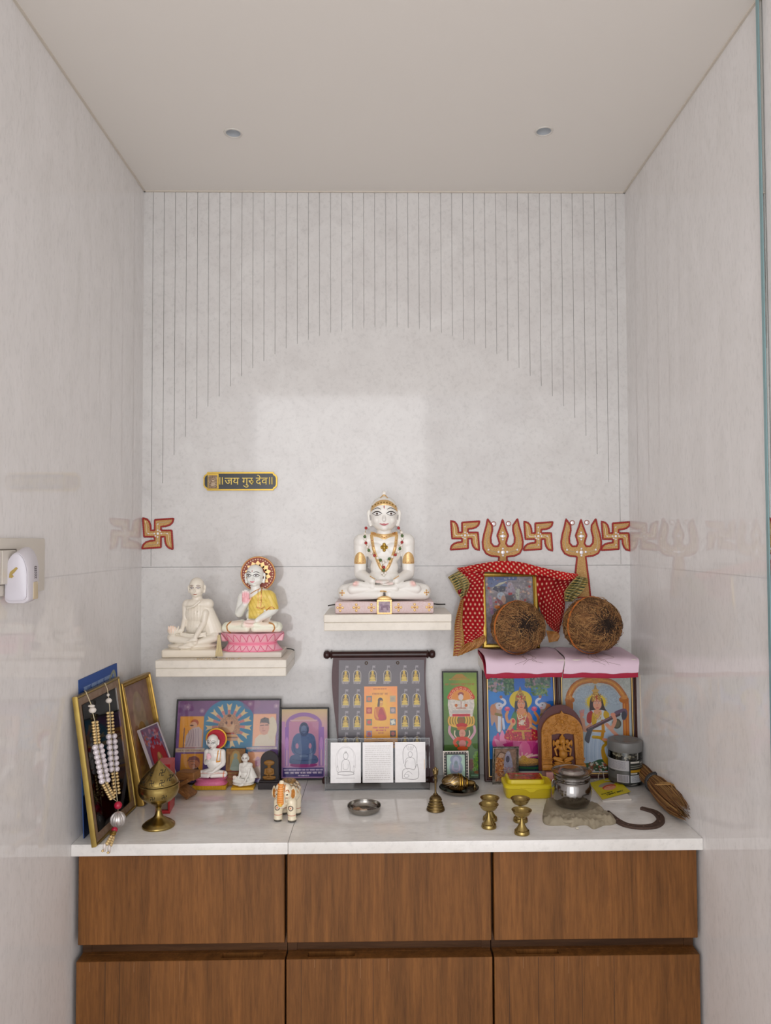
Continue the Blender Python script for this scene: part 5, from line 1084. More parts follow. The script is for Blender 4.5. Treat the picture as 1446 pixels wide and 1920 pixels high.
# -- two small frames in front
def ornate():
    e, w_, h_ = frame_root('framed_photo', 832, 879.5, 1473, 1408, -.062, 'little ornate black and silver frame with pale figure, leaning on the green picture', 'photo frame', 'small photo frames')
    c = Cv(395, 265, 900, 1020, 80, 'c3ddca'); c.ell(655, 400, 165, 130, '9aa3b4').ell(655, 640, 185, 220, '9aa3b4').ell(655, 470, 95, 150, 'bdc0d2').ell(655, 540, 60, 110, '8c9ca4').ell(655, 690, 100, 60, 'a6acc0').line([(560, 560), (560, 690), (640, 740)], 30, 'c8b4c8').line([(750, 560), (750, 690), (670, 740)], 30, 'c8b4c8').ell(655, 880, 220, 80, '8f9bb4').ell(655, 500, 30, 30, '7d8a8c')
    prof = [(0, 0), (0, -.003), (.0006, -.0045), (.0015, -.0038), (.006, -.0038), (.0068, -.005), (.0076, -.003), (.0076, 0)]
    std_frame(e, w_, h_, c, prof, mat('ornate_black', '2a2622', .35), .0076, .008, -.0012)
    B = NB(); sil = mat('ornate_silver', 'c9bfb4', .3, .6)
    for n, L, f in ((int(w_/.0055), w_, lambda t, z: (t, z)), (int(h_/.0058), h_, None)):
        for i in range(n):
            t = (i+.5)*L/n
            for q in (0, 1):
                if f: P = (-w_/2+t, -.0044, .0037 if q else h_-.0037); r = (.0013, .001, .0019)
                else: P = ((-1 if q else 1)*(w_/2-.0037), -.0044, t); r = (.0019, .001, .0013)
                ell(B, P, r, u=8, v=6)
    fr_ = [c_ for c_ in kids(e) if c_.name.startswith('frame')][0]; fin('scrollwork', B, sil, fr_, 60)
    B = NB(); moulding(B, w_, h_, [(0, -.0036), (0, -.0048), (.0010, -.0048), (.0010, -.0036)]); fin('outer_rim', B, sil, fr_, 30)
ornate()
def silver_small():
    e, w_, h_ = frame_root('framed_photo', 923, 971.5, 1469.5, 1400, -.078, 'small silver-edged photo frame standing in front of the blue goddess picture', 'photo frame', 'small photo frames')
    c = Cv(270, 1350, 560, 1830, 100, '9c8578'); c.mottle(.3, 30).ell(330, 1600, 50, 150, 'b07c5c').ell(345, 1440, 50, 40, 'c0a898').curve([(290, 1480), (340, 1400), (420, 1420)], 18, '6c5a50').poly([(400, 1700), (410, 1450), (450, 1380), (490, 1450), (520, 1700)], 'a6a4b4', smooth=True).ell(445, 1500, 26, 50, '5c5a68').ell(452, 1410, 20, 26, 'b8b4c0').dots(90, 280, 1480, 400, 1820, 9, ['c88c5c', '8a5040', 'd4b090']).dots(70, 400, 1620, 550, 1800, 10, ['c4a4a4', 'a88890', 'd0b8b0']).mottle(.2, 12)
    prof = [(0, 0), (0, -.004), (.0006, -.0055), (.0016, -.0058), (.0026, -.0045), (.0035, -.002), (.0052, -.0015), (.0052, 0)]
    std_frame(e, w_, h_, c, prof, mat('small_frame_silver', 'b9b4aa', .3, .8, c2='5a544c', scale=160, amt=.35), .0052, .007, -.0010)
silver_small()
# -- carved niche print between the small figurines
def niche_card():
    e, w_, h_ = frame_root('picture_card', 422, 458.5, 1474, 1404, -.055, 'small brown print of a carved niche, behind the red-halo and white figurines', 'picture', None)
    c = Cv(700, 720, 945, 1140, 90, '8a6848'); c.mottle(.25, 22).poly([(750, 960), (750, 820), (790, 750), (825, 735), (865, 750), (895, 820), (895, 960)], 'a08a64').ell(822, 830, 50, 75, 'b09468').ell(822, 800, 26, 30, '8c968c').poly([(765, 960), (780, 870), (800, 830), (845, 830), (868, 870), (885, 960)], '8c968c', smooth=True).ell(822, 945, 70, 22, '96a096').rect(715, 970, 900, 985, '6a3a2c').rect(712, 1010, 905, 1022, '7a4434').rect(712, 1050, 905, 1070, '8a5040').ell(740, 840, 12, 60, '6c5038').ell(908, 840, 12, 60, '6c5038')
    B = NB(); box(B, (0, .0025, h_/2), (w_, .004, h_), bev=.0005); fin('board', B, mat('card_brown', '6b4c34', .6), e, 0); flat_pic('picture', c, w_-.001, h_-.001, e, -.0001, .0005)
niche_card()
# ---------------- frames leaning on the left wall ----------------
def lean_root(name, BL, BR, TL, xw, label, cat, group=None):
    P0, P1 = cp(*BL), cp(*BR); d = ray(*TL); ax = (P1-P0); w_ = ax.length; ax.normalize()
    t = (xw-CP.x)/d.x if xw else (P0-CP).dot(ax)/d.dot(ax); Q = CP+d*t
    up = (Q-P0); up -= ax*up.dot(ax); h_ = up.length; up.normalize(); nrm = up.cross(ax)
    yv = -(ax.cross(up))*-1; yv = up.cross(ax)
    M = Matrix((ax, yv, up)).transposed().to_4x4(); M.translation = (P0+P1)/2+Vector((0, 0, .0008))
    e = bpy.data.objects.new(name, None); C.objects.link(e); e.empty_display_size = .02; e.matrix_world = M; tag(e, label, cat, group); return e, w_, h_, M
def dark_frame():
    e, w_, h_, M = lean_root('framed_picture', (176, 1590), (252, 1514), (131, 1312), -W2+.009, 'large gold-edged dark picture frame leaning on the left wall, hung with strings of pearls', 'picture frame', 'frames leaning on the left wall')
    c = Cv(0, 0, 300, 640, 170, '4c3a2c'); c.mottle(.4, 40).rect(0, 0, 300, 45, '5a4c40').script(20, 14, 280, 18, '8a7a68', 3).ell(150, 300, 70, 100, '6b4a2e', al=.7).ell(150, 210, 32, 40, '7a5236').poly([(70, 520), (90, 330), (150, 270), (215, 330), (240, 520)], '583018', smooth=True).poly([(40, 600), (60, 470), (120, 440), (130, 600)], '6e2c22', smooth=True).curve([(40, 260), (55, 380), (50, 500)], 16, '6f6448').ell(210, 430, 44, 70, '2c3a3c').dots(60, 30, 60, 270, 620, 12, ['2c2018', '6c4c30', '7e3a2c', '35423c'], .6).mottle(.25, 16)
    prof = [(0, .004), (0, -.003), (.0010, -.0048), (.0036, -.005), (.0046, -.003), (.0050, .004)]
    B = NB(); moulding(B, w_, h_, prof); fin('gold_frame', B, mat('gold_lean', 'a08a48', .3, .75, c2='7c6430', scale=30, amt=.6), e, 30)
    B = NB(); moulding(B, w_-.0098, h_-.0098, [(0, -.0032), (.013, -.0022), (.0138, .001), (0, .001)])
    for v in B.verts: v.co.z += .0049
    fin('mottled_mat', B, mat('mottled_brown', '6e4c34', .4, c2='8c7860', scale=120, amt=.5, bump=.3), e, 30)
    i = .0182; flat_pic('picture', c, w_-2*i, h_-2*i, e, -.001, i)
    B = NB(); box(B, (0, .002, h_/2), (w_-.004, .003, h_-.004)); fin('backing', B, backing, e, 0)
    B = NB(); box(B, (0, -.0030, h_/2), (w_-.037, .0008, h_-.037)); fin('glass_pane', B, GLASS, e, 0)
    return e, w_, h_, M
DF = dark_frame()
def gold2():
    e, w_, h_, M = lean_root('framed_picture', (261, 1513), (312, 1471), (213, 1287), -W2+.010, 'gold picture frame with faded brown print leaning on the left wall behind the dark one', 'picture frame', 'frames leaning on the left wall')
    c = Cv(0, 0, 300, 640, 170, '9b8574'); c.grad(0, '957c74', 640, '8a6a44').ell(150, 200, 70, 150, 'a3927c', al=.8).ell(150, 130, 34, 44, '9c8a7c').poly([(60, 620), (80, 330), (150, 230), (220, 330), (250, 620)], '93744c', smooth=True).ell(90, 360, 40, 120, '7c5238', al=.7).ell(215, 330, 30, 90, '8e8a7c', al=.7).dots(50, 30, 250, 270, 620, 14, ['7c5c3c', 'a08658', '6c4430'], .5).mottle(.2, 24)
    prof = [(0, .004), (0, -.008), (.001, -.010), (.004, -.0105), (.005, -.007), (.008, -.0065), (.0095, -.0085), (.0105, -.004), (.0105, .004)]
    std_frame(e, w_, h_, c, prof, gold_frame, .0105, .008, -.002, glass=False)
gold2()
def small_red_painting():
    e, w_, h_, M = lean_root('framed_picture', (306, 1503), (340, 1482), (258.5, 1370), None, 'small white-edged red painting leaning on the faded gold frame', 'picture frame', 'frames leaning on the left wall')
    c = Cv(0, 0, 200, 400, 110, '7c5a6c'); c.rect(0, 0, 200, 400, '7a6478').ell(40, 70, 26, 30, 'a06a5c').ell(150, 50, 26, 26, 'b88a8c').ell(110, 190, 80, 130, '8e2c34').ell(110, 190, 66, 112, '9c3a40').ell(110, 210, 30, 60, '8a6a4c').ell(110, 170, 14, 18, 'b8946c').dots(60, 10, 10, 190, 120, 9, ['5c6c8c', 'a88494', '8c4a5c'], .8).dots(40, 30, 300, 170, 390, 9, ['8a3438', '6c4a54', 'a8505c'], .8)
    prof = [(0, .003), (0, -.003), (.0022, -.003), (.0026, 0), (.0026, .003)]
    std_frame(e, w_, h_, c, prof, mat('white_edge', 'b9aeb0', .5), .0026, .004, -.001, glass=False)
small_red_painting()
def blue_booklet():
    e, w_, h_, M = lean_root('calendar_booklet', (158, 1573), (228, 1504), (126.5, 1286), -W2+.0015, 'blue printed wall calendar sheet standing between the dark frame and the left wall', 'calendar')
    c = Cv(0, 0, 300, 640, 150, '35559a'); c.rect(0, 230, 300, 470, '7fa6c4').rect(0, 470, 300, 640, '1c2c50').ell(120, 130, 90, 60, 'a8b8cc').script(30, 40, 280, 16, 'a8bcdc', 3).script(60, 80, 280, 12, 'c4d0e4', 3).curve([(230, 60), (270, 30), (290, 90)], 14, '9aa090').dots(30, 120, 100, 290, 200, 16, ['8c9c84', '5c6c6a', 'c8ccc0'], .8)
    B = NB(); box(B, (0, .001, h_/2), (w_, .0016, h_)); fin('sheets', B, mat('booklet_blue', '2c4c84', .5), e, 0); flat_pic('printed_cover', c, w_, h_, e, -.0002, 0)
blue_booklet()
# pearl hanging draped over the dark frame
def pearls():
    e0, w_, h_, M = DF; nrm = -(M.to_3x3() @ Vector((0, 1, 0))); P0 = M.translation+nrm*.018
    if nrm.x < 0: nrm = -nrm; P0 = M.translation+nrm*.018
    def pt(zx, zy, off=0.0):
        d = ray(100+zx/4.923, 1230+zy/4.923); t = (P0+nrm*off-CP).dot(nrm)/d.dot(nrm); return CP+d*t
    o = pt(400, 340); e = empty('bead_hanging', o, 0, 'pearl and gold bead door hanging with silver ball and tassels over the dark frame', 'bead hanging')
    k = px_scale(o)/4.923; L = lambda v: v-o
    pearl = mat('pearl', 'd8cfd4', .18, .15); gb = mat('gold_bead_small', 'dcc08a', .25, .5); rb = mat('red_bead_small', 'b01c3c', .3); sh = mat('shell_white', 'd9d0c6', .4)
    def ball(r, mt, sc_=(1, 1, 1)):
        B = NB(); ell(B, (0, 0, 0), (r*sc_[0], r*sc_[1], r*sc_[2]), u=16, v=10); me = bpy.data.meshes.new('b'); B.to_mesh(me); B.free(); me.shade_smooth(); me.materials.append(mt); return me
    mp, mg = ball(27*k, pearl, (1, 1, .95)), ball(17*k, gb, (1, 1, .75))
    def strand(A_, B_, n, me, nm, g):
        a, b = Vector((*A_, 0)), Vector((*B_, 0)); dr = (b-a).normalized(); pr = Vector((-dr.y, dr.x, 0))
        for i in range(n):
            c = a.lerp(b, i/(n-1))
            for q in (-1, 1):
                v = c+pr*q*g; x = bpy.data.objects.new(nm, me); C.objects.link(x); x.parent = e; x.location = L(pt(v.x, v.y))
    strand((385, 612), (404, 800), 8, mg, 'gold_bead', 17); strand((412, 838), (475, 1150), 8, mp, 'pearl', 27); strand((478, 1185), (545, 1310), 7, mg, 'gold_bead', 17)
    strand((522, 525), (533, 705), 7, mg, 'gold_bead', 19); strand((537, 742), (560, 1045), 7, mp, 'pearl', 26); strand((565, 1085), (586, 1265), 7, mg, 'gold_bead', 20)
    B = NB()
    tube(B, [L(pt(x, y)) for x, y in ((300, 330), (330, 400), (350, 450), (365, 530), (385, 610), (404, 800), (475, 1150), (548, 1315), (592, 1345))], 3.4*k, 6); tube(B, [L(pt(x, y)) for x, y in ((475, 250), (498, 300), (510, 380), (520, 470), (530, 700), (560, 1045), (590, 1330), (597, 1400), (597, 1500), (566, 1600), (550, 1660))], 3.4*k, 6)
    tube(B, [L(pt(300, 330)), L(pt(296, 322, -.010)), L(pt(280, 318, -.030))], 3.4*k, 6)
    fin('cord', B, mat('cord_cream', 'cdbf9c', .6), e, 60)
    for (x, y, r, s_) in ((362, 500, 34, (1, .8, .8)), (352, 462, 26, (1.2, .7, .5)), (512, 412, 30, (1, .8, .8)), (506, 360, 14, (1, 1, 1))):
        b = bpy.data.objects.new('shell_bead', ball(r*k, sh, s_)); C.objects.link(b); b.parent = e; b.location = L(pt(x, y))
    for (x, y, r) in ((598, 1378, 36), (565, 1606, 28)): b = bpy.data.objects.new('red_bead', ball(r*k, rb)); C.objects.link(b); b.parent = e; b.location = L(pt(x, y, .004))
    B = NB(); c0 = L(pt(597, 1508, .004)); R0 = 66*k; ell(B, c0, (R0, R0, R0), u=24, v=16)
    for i in range(14): a = PI*i/14; tube(B, [c0+Vector((R0*1.02*math.cos(t)*math.cos(a), R0*1.02*math.cos(t)*math.sin(a), R0*1.02*math.sin(t))) for t in [2*PI*j/28 for j in range(28)]], 3.2*k, 5, closed=True)
    fin('silver_ball', B, mat('silver_wire', 'cfcac8', .3, .7), e, 60)
    for (x0, y0, x1, y1) in ((545, 1650, 455, 1800), (560, 1655, 505, 1815)):
        B = NB(); tube(B, [L(pt(x0+(x1-x0)*t, y0+(y1-y0)*t, .004+.012*min(1, t*2))) for t in (0, .3, .6, 1)], 4*k, 6); fin('tassel_thread', B, mat('thread_pale', 'd8ccb8', .5), e, 60)
        for t in (.15, .28, .42, .55): b = bpy.data.objects.new('tassel_bead', ball(17*k, gb)); C.objects.link(b); b.parent = e; b.location = L(pt(x0+(x1-x0)*t, y0+(y1-y0)*t, .006+.010*min(1, t*2)))
        b = bpy.data.objects.new('tassel_drop', ball(22*k, mat('drop_clear', 'd2c8c2', .1, .1), (.7, .7, 1.7))); C.objects.link(b); b.parent = e; b.location = L(pt(x0+(x1-x0)*.80, y0+(y1-y0)*.80, .017))
        b = bpy.data.objects.new('tassel_tip', ball(11*k, gb)); C.objects.link(b); b.parent = e; b.location = L(pt(x1, y1, .018))
    B = NB(); lathe(B, [(24*k, 0), (30*k, 8*k), (26*k, 18*k), (34*k, 26*k), (22*k, 36*k)], 16, M=T(*L(pt(550, 1655, .004)))); fin('bead_cap', B, gold_frame, e, 60)
pearls()
# ---------------- scroll calendar on its rod, leaning on the wall ----------------
def scroll():
    y = -.010; yb = -.048; p = wp(712, 1400, y)
    zt = wp(712, 1227, y).z; zb = wp(712, 1463, yb).z; s = px_scale(wp(712, 1340, -.03))/5.487
    # plane through rod (y, zt) and foot (yb)
    e = empty('scroll_calendar', (wp(712, 1340, -.03).x, yb, ZC+.011), 0, 'maroon hanging scroll calendar with wooden rod and an orange centre panel, leaning on the wall', 'scroll')
    th = math.atan2(y-yb, zt-zb); L = math.hypot(zt-zb, y-yb); e.rotation_euler = (-th, 0, 0); e.location.z = zb
    X = lambda v: (v-670)*s; Z = lambda v: L-(v-148)*s*(L/((1440-148)*s))
    wdm = mat('rod_wood', '3d211f', .28, c2='2c1716', scale=60)
    def rod(z, nm, hl, r0):
        B = NB(); pr = [(0.1*s, -hl), (30*s, -hl+6*s), (42*s, -hl+24*s), (44*s, -hl+46*s), (34*s, -hl+62*s), (26*s, -hl+70*s), (42*s, -hl+78*s), (44*s, -hl+86*s), (34*s, -hl+94*s), (r0, -hl+100*s), (r0, 0)]
        pr = [(r, z_) for r, z_ in pr]; pr += [(r, -z_) for r, z_ in pr[:-1][::-1]]
        lathe(B, pr, 28, M=T(0, 0, z) @ R(PI/2, 'Y')); fin(nm, B, wdm, e, 50)
    rod(L, 'top_rod', 586*s, 33*s); rod(0, 'bottom_rod', 586*s, 33*s)
    left = [(190, 150), (175, 350), (182, 520), (200, 700), (222, 880), (240, 1040), (236, 1200), (215, 1330), (200, 1440)]
    right = [(1162, 150), (1148, 350), (1150, 520), (1165, 700), (1192, 860), (1218, 1010), (1226, 1180), (1228, 1340), (1225, 1440)]
    Lp = cr([(a, b, 0) for a, b in left], 6); Rp = cr([(a, b, 0) for a, b in right], 6)
    # cloth panel with a gentle bow
    def bow(v): return -.004*math.sin(PI*v)
    B = NB(); n = len(Lp)
    for d, o in ((0, -.0012), (1, .0)):
        pass
    rowsf = [[Vector((X(Lp[i].x+(Rp[i].x-Lp[i].x)*u), bow(i/(n-1))-.0006, Z(Lp[i].y))) for u in (0, .25, .5, .75, 1)] for i in range(n)]
    rowsb = [[v+Vector((0, .0012, 0)) for v in r] for r in rowsf]
    rings(B, [f+b[::-1] for f, b in zip(rowsf, rowsb)]); fin('maroon_cloth', B, mat('scroll_maroon', '54393c', .45, c2='4a3033', scale=200), e, 60)
    # printed grey sheet
    c = Cv(265, 50, 1345, 1400, 380, '5b5156'); c.grad(50, '5a5258', 1400, '585357'); c.mottle(.05, 120)
    xs = [352, 498, 692, 877, 1088, 1236]
    def shrine(x, y):
        c.line([(x, y-70), (x, y-105)], 5, 'b8b2b4').poly([(x-2, y-112), (x+38, y-110), (x+30, y-98), (x+38, y-86), (x-2, y-88)], '9a949a')
        c.poly([(x-48, y+78), (x-48, y-20), (x-34, y-48), (x, y-64), (x+34, y-48), (x+48, y-20), (x+48, y+78)], 'c8c0b8').poly([(x-42, y+72), (x-42, y-18), (x-30, y-42), (x, y-56), (x+30, y-42), (x+42, y-18), (x+42, y+72)], '43382e')
        c.ell(x, y-32, 15, 20, 'd8b85c').poly([(x-22, y+32), (x-26, y), (x-12, y-14), (x+12, y-14), (x+26, y), (x+22, y+32)], 'd2b056').ell(x, y+36, 36, 13, 'dcc070').rect(x-34, y+50, x+36, y+70, 'd8c070').ell(x-9, y+6, 4, 12, '5c4828').ell(x+10, y+6, 4, 12, '5c4828')
        c.script(x-48, y+86, x+46, 14, 'b0a8aa', 3)
    for x in xs: shrine(x, 225)
    for y in (498, 748, 990, 1230):
        for x in (xs[0], xs[1], xs[4]+6, xs[5]+8): shrine(x, y)
    pg = Cv(585, 355, 1005, 1050, 10, 'f0a050')
    m = (c.X > 585) & (c.X < 1003) & (c.Y > 355) & (c.Y < 1060)
    t = np.clip((c.Y-355)/700, 0, 1)[..., None]; col = np.array(AP('f2a06c'))*(1-t)+np.array(AP('efb04c'))*t
    c.a = np.where(m[..., None], col, c.a); rd = np.clip(1-np.hypot((c.X-795)/200, (c.Y-620)/330), 0, 1)[..., None]*.8; c.a = np.where(m[..., None], c.a*(1-rd)+np.array(AP('f4d25c'))*rd, c.a)
    for y, k1, k2 in ((500, '7c7a70', 'c8785c'), (632, 'a83c34', 'c87868'), (765, '7c7a60', 'c84c4c'), (897, '9a8494', 'b8504c')):
        c.rect(612, y-36, 684, y+36, k1).ell(648, y, 24, 22, k2)
    for y, k1, k2 in ((500, 'b8a888', 'a89c8c'), (632, '7c7c7c', 'b8a4a4'), (765, '5c7078', 'd8d8c8'), (897, '3c2820', 'a85448')):
        c.rect(908, y-36, 980, y+36, k1).ell(944, y, 24, 22, k2)
    c.line([(920, 740), (920, 765), (968, 765), (968, 790)], 7, 'f0ece0').line([(920, 790), (944, 790), (944, 740), (968, 740)], 7, 'f0ece0')
    c.ell(788, 515, 32, 30, '3a241c').ell(798, 550, 24, 34, 'dca468').poly([(750, 590), (765, 500), (782, 520), (776, 600)], '4c3020', smooth=True).poly([(715, 610), (760, 590), (800, 590), (838, 612), (862, 735), (725, 735)], 'c87434', smooth=True).poly([(765, 735), (770, 640), (800, 600), (830, 640), (860, 735)], 'a8303c', smooth=True).ell(800, 705, 40, 28, 'b82844').curve([(725, 620), (735, 690), (760, 720)], 16, 'd89850').line([(787, 540), (812, 540)], 5, 'f4dca0')
    c.script(700, 380, 870, 10, 'b05c3c', 3).script(690, 432, 885, 22, 'a0603c', 4).script(695, 820, 900, 18, 'b8485c', 4).script(735, 852, 855, 14, 'c05850', 4).script(760, 884, 830, 12, 'b86050', 3).script(768, 954, 825, 10, '9c5c34', 3).script(715, 985, 870, 10, '8c5830', 3).script(605, 1016, 990, 14, '9c3c34', 4.5)
    c.mottle(.03, 30)
    def f(U, V):
        x0 = X(248); x1 = X(1135); z0 = Z(208); z1 = Z(1420)
        return np.stack([x0+(x1-x0)*U+.0*V, -.0008-.004*np.sin(PI*(.045+.93*V))-.0004, z0+(z1-z0)*V], 1)
    sheet('printed_sheet', c, f, matv('laminated_print', .25, 0, .08), e)
    for x in (533, 860): B = NB(); lathe(B, [(6*s, 0), (9*s, 3*s), (17*s, 4*s), (19*s, 0)], 20, M=T(X(x), -.0016, Z(238)) @ R(PI/2, 'X'), cap=False); fin('eyelet', B, mat('eyelet', '4a3c2c', .35, .6), e, 60)
scroll()
# ---------------- acrylic stand with three silver plates ----------------
def acrylic():
    p = cp(708, 1483); s = px_scale(p)/5.487; e = empty('acrylic_display', (p.x, p.y+.004, ZC+.0003), 0, 'clear acrylic block display holding three embossed silver plates, in front of the scroll', 'display stand')
    X = lambda v: (v-650)*s; Z = lambda v: (1556-v)*s; th = -.10; H = Z(1042)
    e.rotation_euler = (th, 0, 0)
    B = NB(); box(B, (0, .004, H/2), (1082*s, .008, H), bev=.0006); fin('acrylic_block', B, glass_mat('acrylic', (.84, .85, .86), .03, .0), e, 30)
    B = NB(); moulding(B, 1086*s, H+.001, [(0, .0085), (0, -.0006), (.0012, -.0006), (.0012, .0085)]); fin('bevelled_rim', B, glass_mat('acrylic_edge', (.80, .82, .84), .05, .08), e, 0)
    silver = matv('embossed_silver', .35, .25); ln = '8f8c8c'
    for (a, b), nm in (((165, 478), 0), ((497, 812), 1), ((833, 1147), 2)):
        c = Cv(a, 1075, b, 1480, 150, 'ece9e8'); c.mottle(.04, 20); m = (a+b)/2
        if nm == 0:
            for r_ in (0, 14): c.curve([(m-100+r_, 1330), (m-100+r_, 1220), (m-70+r_*.5, 1150), (m, 1110+r_), (m+70-r_*.5, 1150), (m+100-r_, 1220), (m+100-r_, 1330)], 2.6, 'b4b0b0')
            c.ring(m, 1210, 24, 34, 4, ln).ring(m, 1172, 9, 10, 3, ln).curve([(m-46, 1360), (m-40, 1280), (m-20, 1250), (m+20, 1250), (m+40, 1280), (m+46, 1360)], 4, ln).curve([(m-26, 1290), (m-22, 1340), (m+22, 1340), (m+26, 1290)], 3, ln).curve([(m-80, 1395), (m-70, 1372), (m, 1366), (m+70, 1372), (m+80, 1395), (m, 1402), (m-80, 1395)], 5, '7c7878').line([(m-96, 1432), (m+96, 1432)], 4, 'a8a4a4').ring(m-85, 1340, 8, 30, 2.5, 'b4b0b0').ring(m+85, 1340, 8, 30, 2.5, 'b4b0b0')
        elif nm == 1:
            for k in range(17): c.script(a+26, 1110+k*21, b-26, 8, 'bdb8b4', 1.8, .8)
        else:
            c.curve([(m-70, 1290), (m-75, 1180), (m-50, 1120), (m, 1100), (m+50, 1120), (m+70, 1180), (m+68, 1290)], 5, ln)
            for k in range(5): c.curve([(m-40+k*20, 1115), (m-20+k*10, 1160)], 3, ln)
            c.ring(m, 1200, 22, 28, 4, ln).curve([(m-50, 1330), (m-44, 1250), (m, 1232), (m+44, 1250), (m+54, 1330)], 4, ln).curve([(m-82, 1440), (m-76, 1360), (m-20, 1340), (m+40, 1352), (m+72, 1300), (m+76, 1440), (m-82, 1440)], 5, '85817f').curve([(m-60, 1400), (m-20, 1370), (m+20, 1400)], 3.5, ln).curve([(m-30, 1260), (m-60, 1310), (m-30, 1350)], 3.5, ln).ring(m-40, 1415, 24, 16, 3, ln).rect(b-14, 1250, b-6, 1350, 'd8b890', .6)
        B = NB(); box(B, (X(m), -.0011, (Z(1075)+Z(1480))/2), ((b-a)*s, .0012, 405*s), bev=.0003); pl = fin('silver_plate', B, mat('silver_back', 'd8d5d3', .3, .4), e, 0)
        def f(U, V, a=a, b=b): return np.stack([X(a)+(b-a)*s*U, np.full(U.shape, -.0019), Z(1075)-405*s*V], 1)
        sheet('embossing', c, f, silver, pl)
acrylic()
# ---------------- brass, steel and small things on the worktop ----------------
def lathe_obj(nm, prof, mt, parent, seg=44, M=I4, cap=True, sm=40):
    B = NB(); lathe(B, prof, seg, M, cap); return fin(nm, B, mt, parent, sm)
def smoothprof(p, n=5): return [(max(v.x, 0), v.y) for v in cr([(a, b, 0) for a, b in p], n)]
def burner():
    p = cp(297.5, 1549); k = px_scale(p)/4.923; e = empty('incense_burner', (p.x, p.y, ZC+.0003), 0, 'brass footed incense burner with pierced pointed lid, at the left front of the worktop', 'incense burner')
    b0 = 1572; f = lambda q: [(r*k, (b0-y)*k) for r, y in q]
    body = f([(146, 1572), (149, 1563), (146, 1554)])+smoothprof(f([(146, 1554), (118, 1530), (80, 1508), (45, 1482), (28, 1446), (24, 1420), (36, 1388), (74, 1360), (124, 1328), (164, 1288), (182, 1240), (184, 1200)]))+f([(185, 1186), (180, 1180), (170, 1186)])
    bo = lathe_obj('bowl_and_foot', body, brass, e)
    lid = f([(168, 1178), (176, 1174), (176, 1166), (170, 1162)])+smoothprof(f([(170, 1162), (154, 1132), (128, 1100), (94, 1062), (58, 1026), (32, 1000), (20, 984), (12, 976), (2, 973)]))
    li = lathe_obj('lid', lid, brass, e)
    hole = mat('hole_shade', '191308', .8, raw=True)  # near-black strokes on the brass, painting the shade inside the pierced openings
    for ob, pts in ((bo, [(-105, 1262), (-5, 1270), (92, 1262)]), (li, [(-105, 1135), (-20, 1135), (68, 1135), (-50, 1062), (52, 1062), (122, 1112)])):
        pj = Proj(ob.data)
        for x, y in pts:
            B = NB(); S = [(-1, 1), (-1, 0), (1, 0), (1, -1)]; r = 19*k; z = (b0-y)*k; y_ = x*k; sq = math.sqrt(max(.05, 1-(x/185.0)**2)); rx_ = r*sq
            for pts_ in ([(-1, -1), (-1, 0), (0, 0), (1, 0), (1, 1)], [(1, -1), (0, -1), (0, 0), (0, 1), (-1, 1)]):
                for a, b in zip(pts_[:-1], pts_[1:]): d_stroke(B, pj, [(y_+a[0]*rx_, z+a[1]*r), (y_+b[0]*rx_, z+b[1]*r)], 6*k, off=.0003, n=3)
            fin('swastika_hole_shade', B, hole, ob, 0)
    for y in (1330, 1200, 1190): tr = lathe_obj('rim_line', [(r*k, (b0-yy)*k) for r, yy in (((104, 1334), (108, 1330), (104, 1326)) if y == 1330 else ((180, y+4), (184, y), (180, y-4)))], brass, bo, 44, I4, False)
burner()
def red_case():
    a, b = cp(286, 1528), cp(313, 1527); c_ = cp(331, 1509); k = px_scale(a); h = 1.0*(1527-1428)*k
    dx = b-a; w_ = dx.length; dd = (c_-b); d_ = dd.length; ang = math.atan2(dx.y, dx.x)
    e = empty('red_case', ((a.x+c_.x)/2+.001, (a.y+c_.y)/2, ZC+.0003), ang, 'translucent red plastic case standing behind the brass incense burner', 'box')
    B = NB(); h *= .93
    for x0, x1, z0, z1 in ((-w_/2, w_/2, 0, .006), (-w_/2, w_/2, h-.006, h), (-w_/2, -w_/2+.004, .006, h-.006), (w_/2-.004, w_/2, .006, h-.006)): box(B, ((x0+x1)/2, 0, (z0+z1)/2), (x1-x0, d_*.9, z1-z0), bev=.0006)
    fin('red_frame', B, mat('red_plastic', 'b0262c', .3), e, 0)
    B = NB(); box(B, (0, 0, h*.5), (w_-.009, d_*.7, h-.013)); fin('inner_card', B, mat('dull_card', '7d6a5c', .6), e, 0)
    B = NB(); prism(B, [(-w_/2+.004, h*.55), (-w_/2+.012, h*.55), (w_/2-.004, h-.012), (w_/2-.004, h-.006), (w_/2-.012, h-.006)], -d_*.45, -d_*.42); fin('diagonal_strip', B, mat('red_plastic'+'', 'b0262c'), e, 0)
red_case()
def rehal():
    p = cp(336, 1494); k = px_scale(p); e = empty('folding_book_stand', (p.x, p.y, ZC+.0005), .0, 'small wooden folding book stand half hidden behind the incense burner', 'book stand')
    wm = wood('rehal_wood', '8f6238', '6e4826', 'x', .45, 4)
    L = 66*k; th = 7*k; d = 30*k
    for s_, nm in ((1, 'crossing_board'), (-1, 'crossing_board')):
        B = NB(); M = T(0, 0, 21*k) @ R(s_*.50, 'Y'); box(B, (0, s_*.0, 0), (L, d, th), M=M, bev=.0006)
        o = fin(nm, B, wm, e, 0)
    e.rotation_euler = (0, 0, -.35)
    B = NB(); box(B, (20*k, 4*k, 40*k), (38*k, d*.8, 14*k), bev=.0008, M=R(-.06, 'Y')); fin('upper_rest', B, wm, e, 0)
rehal()
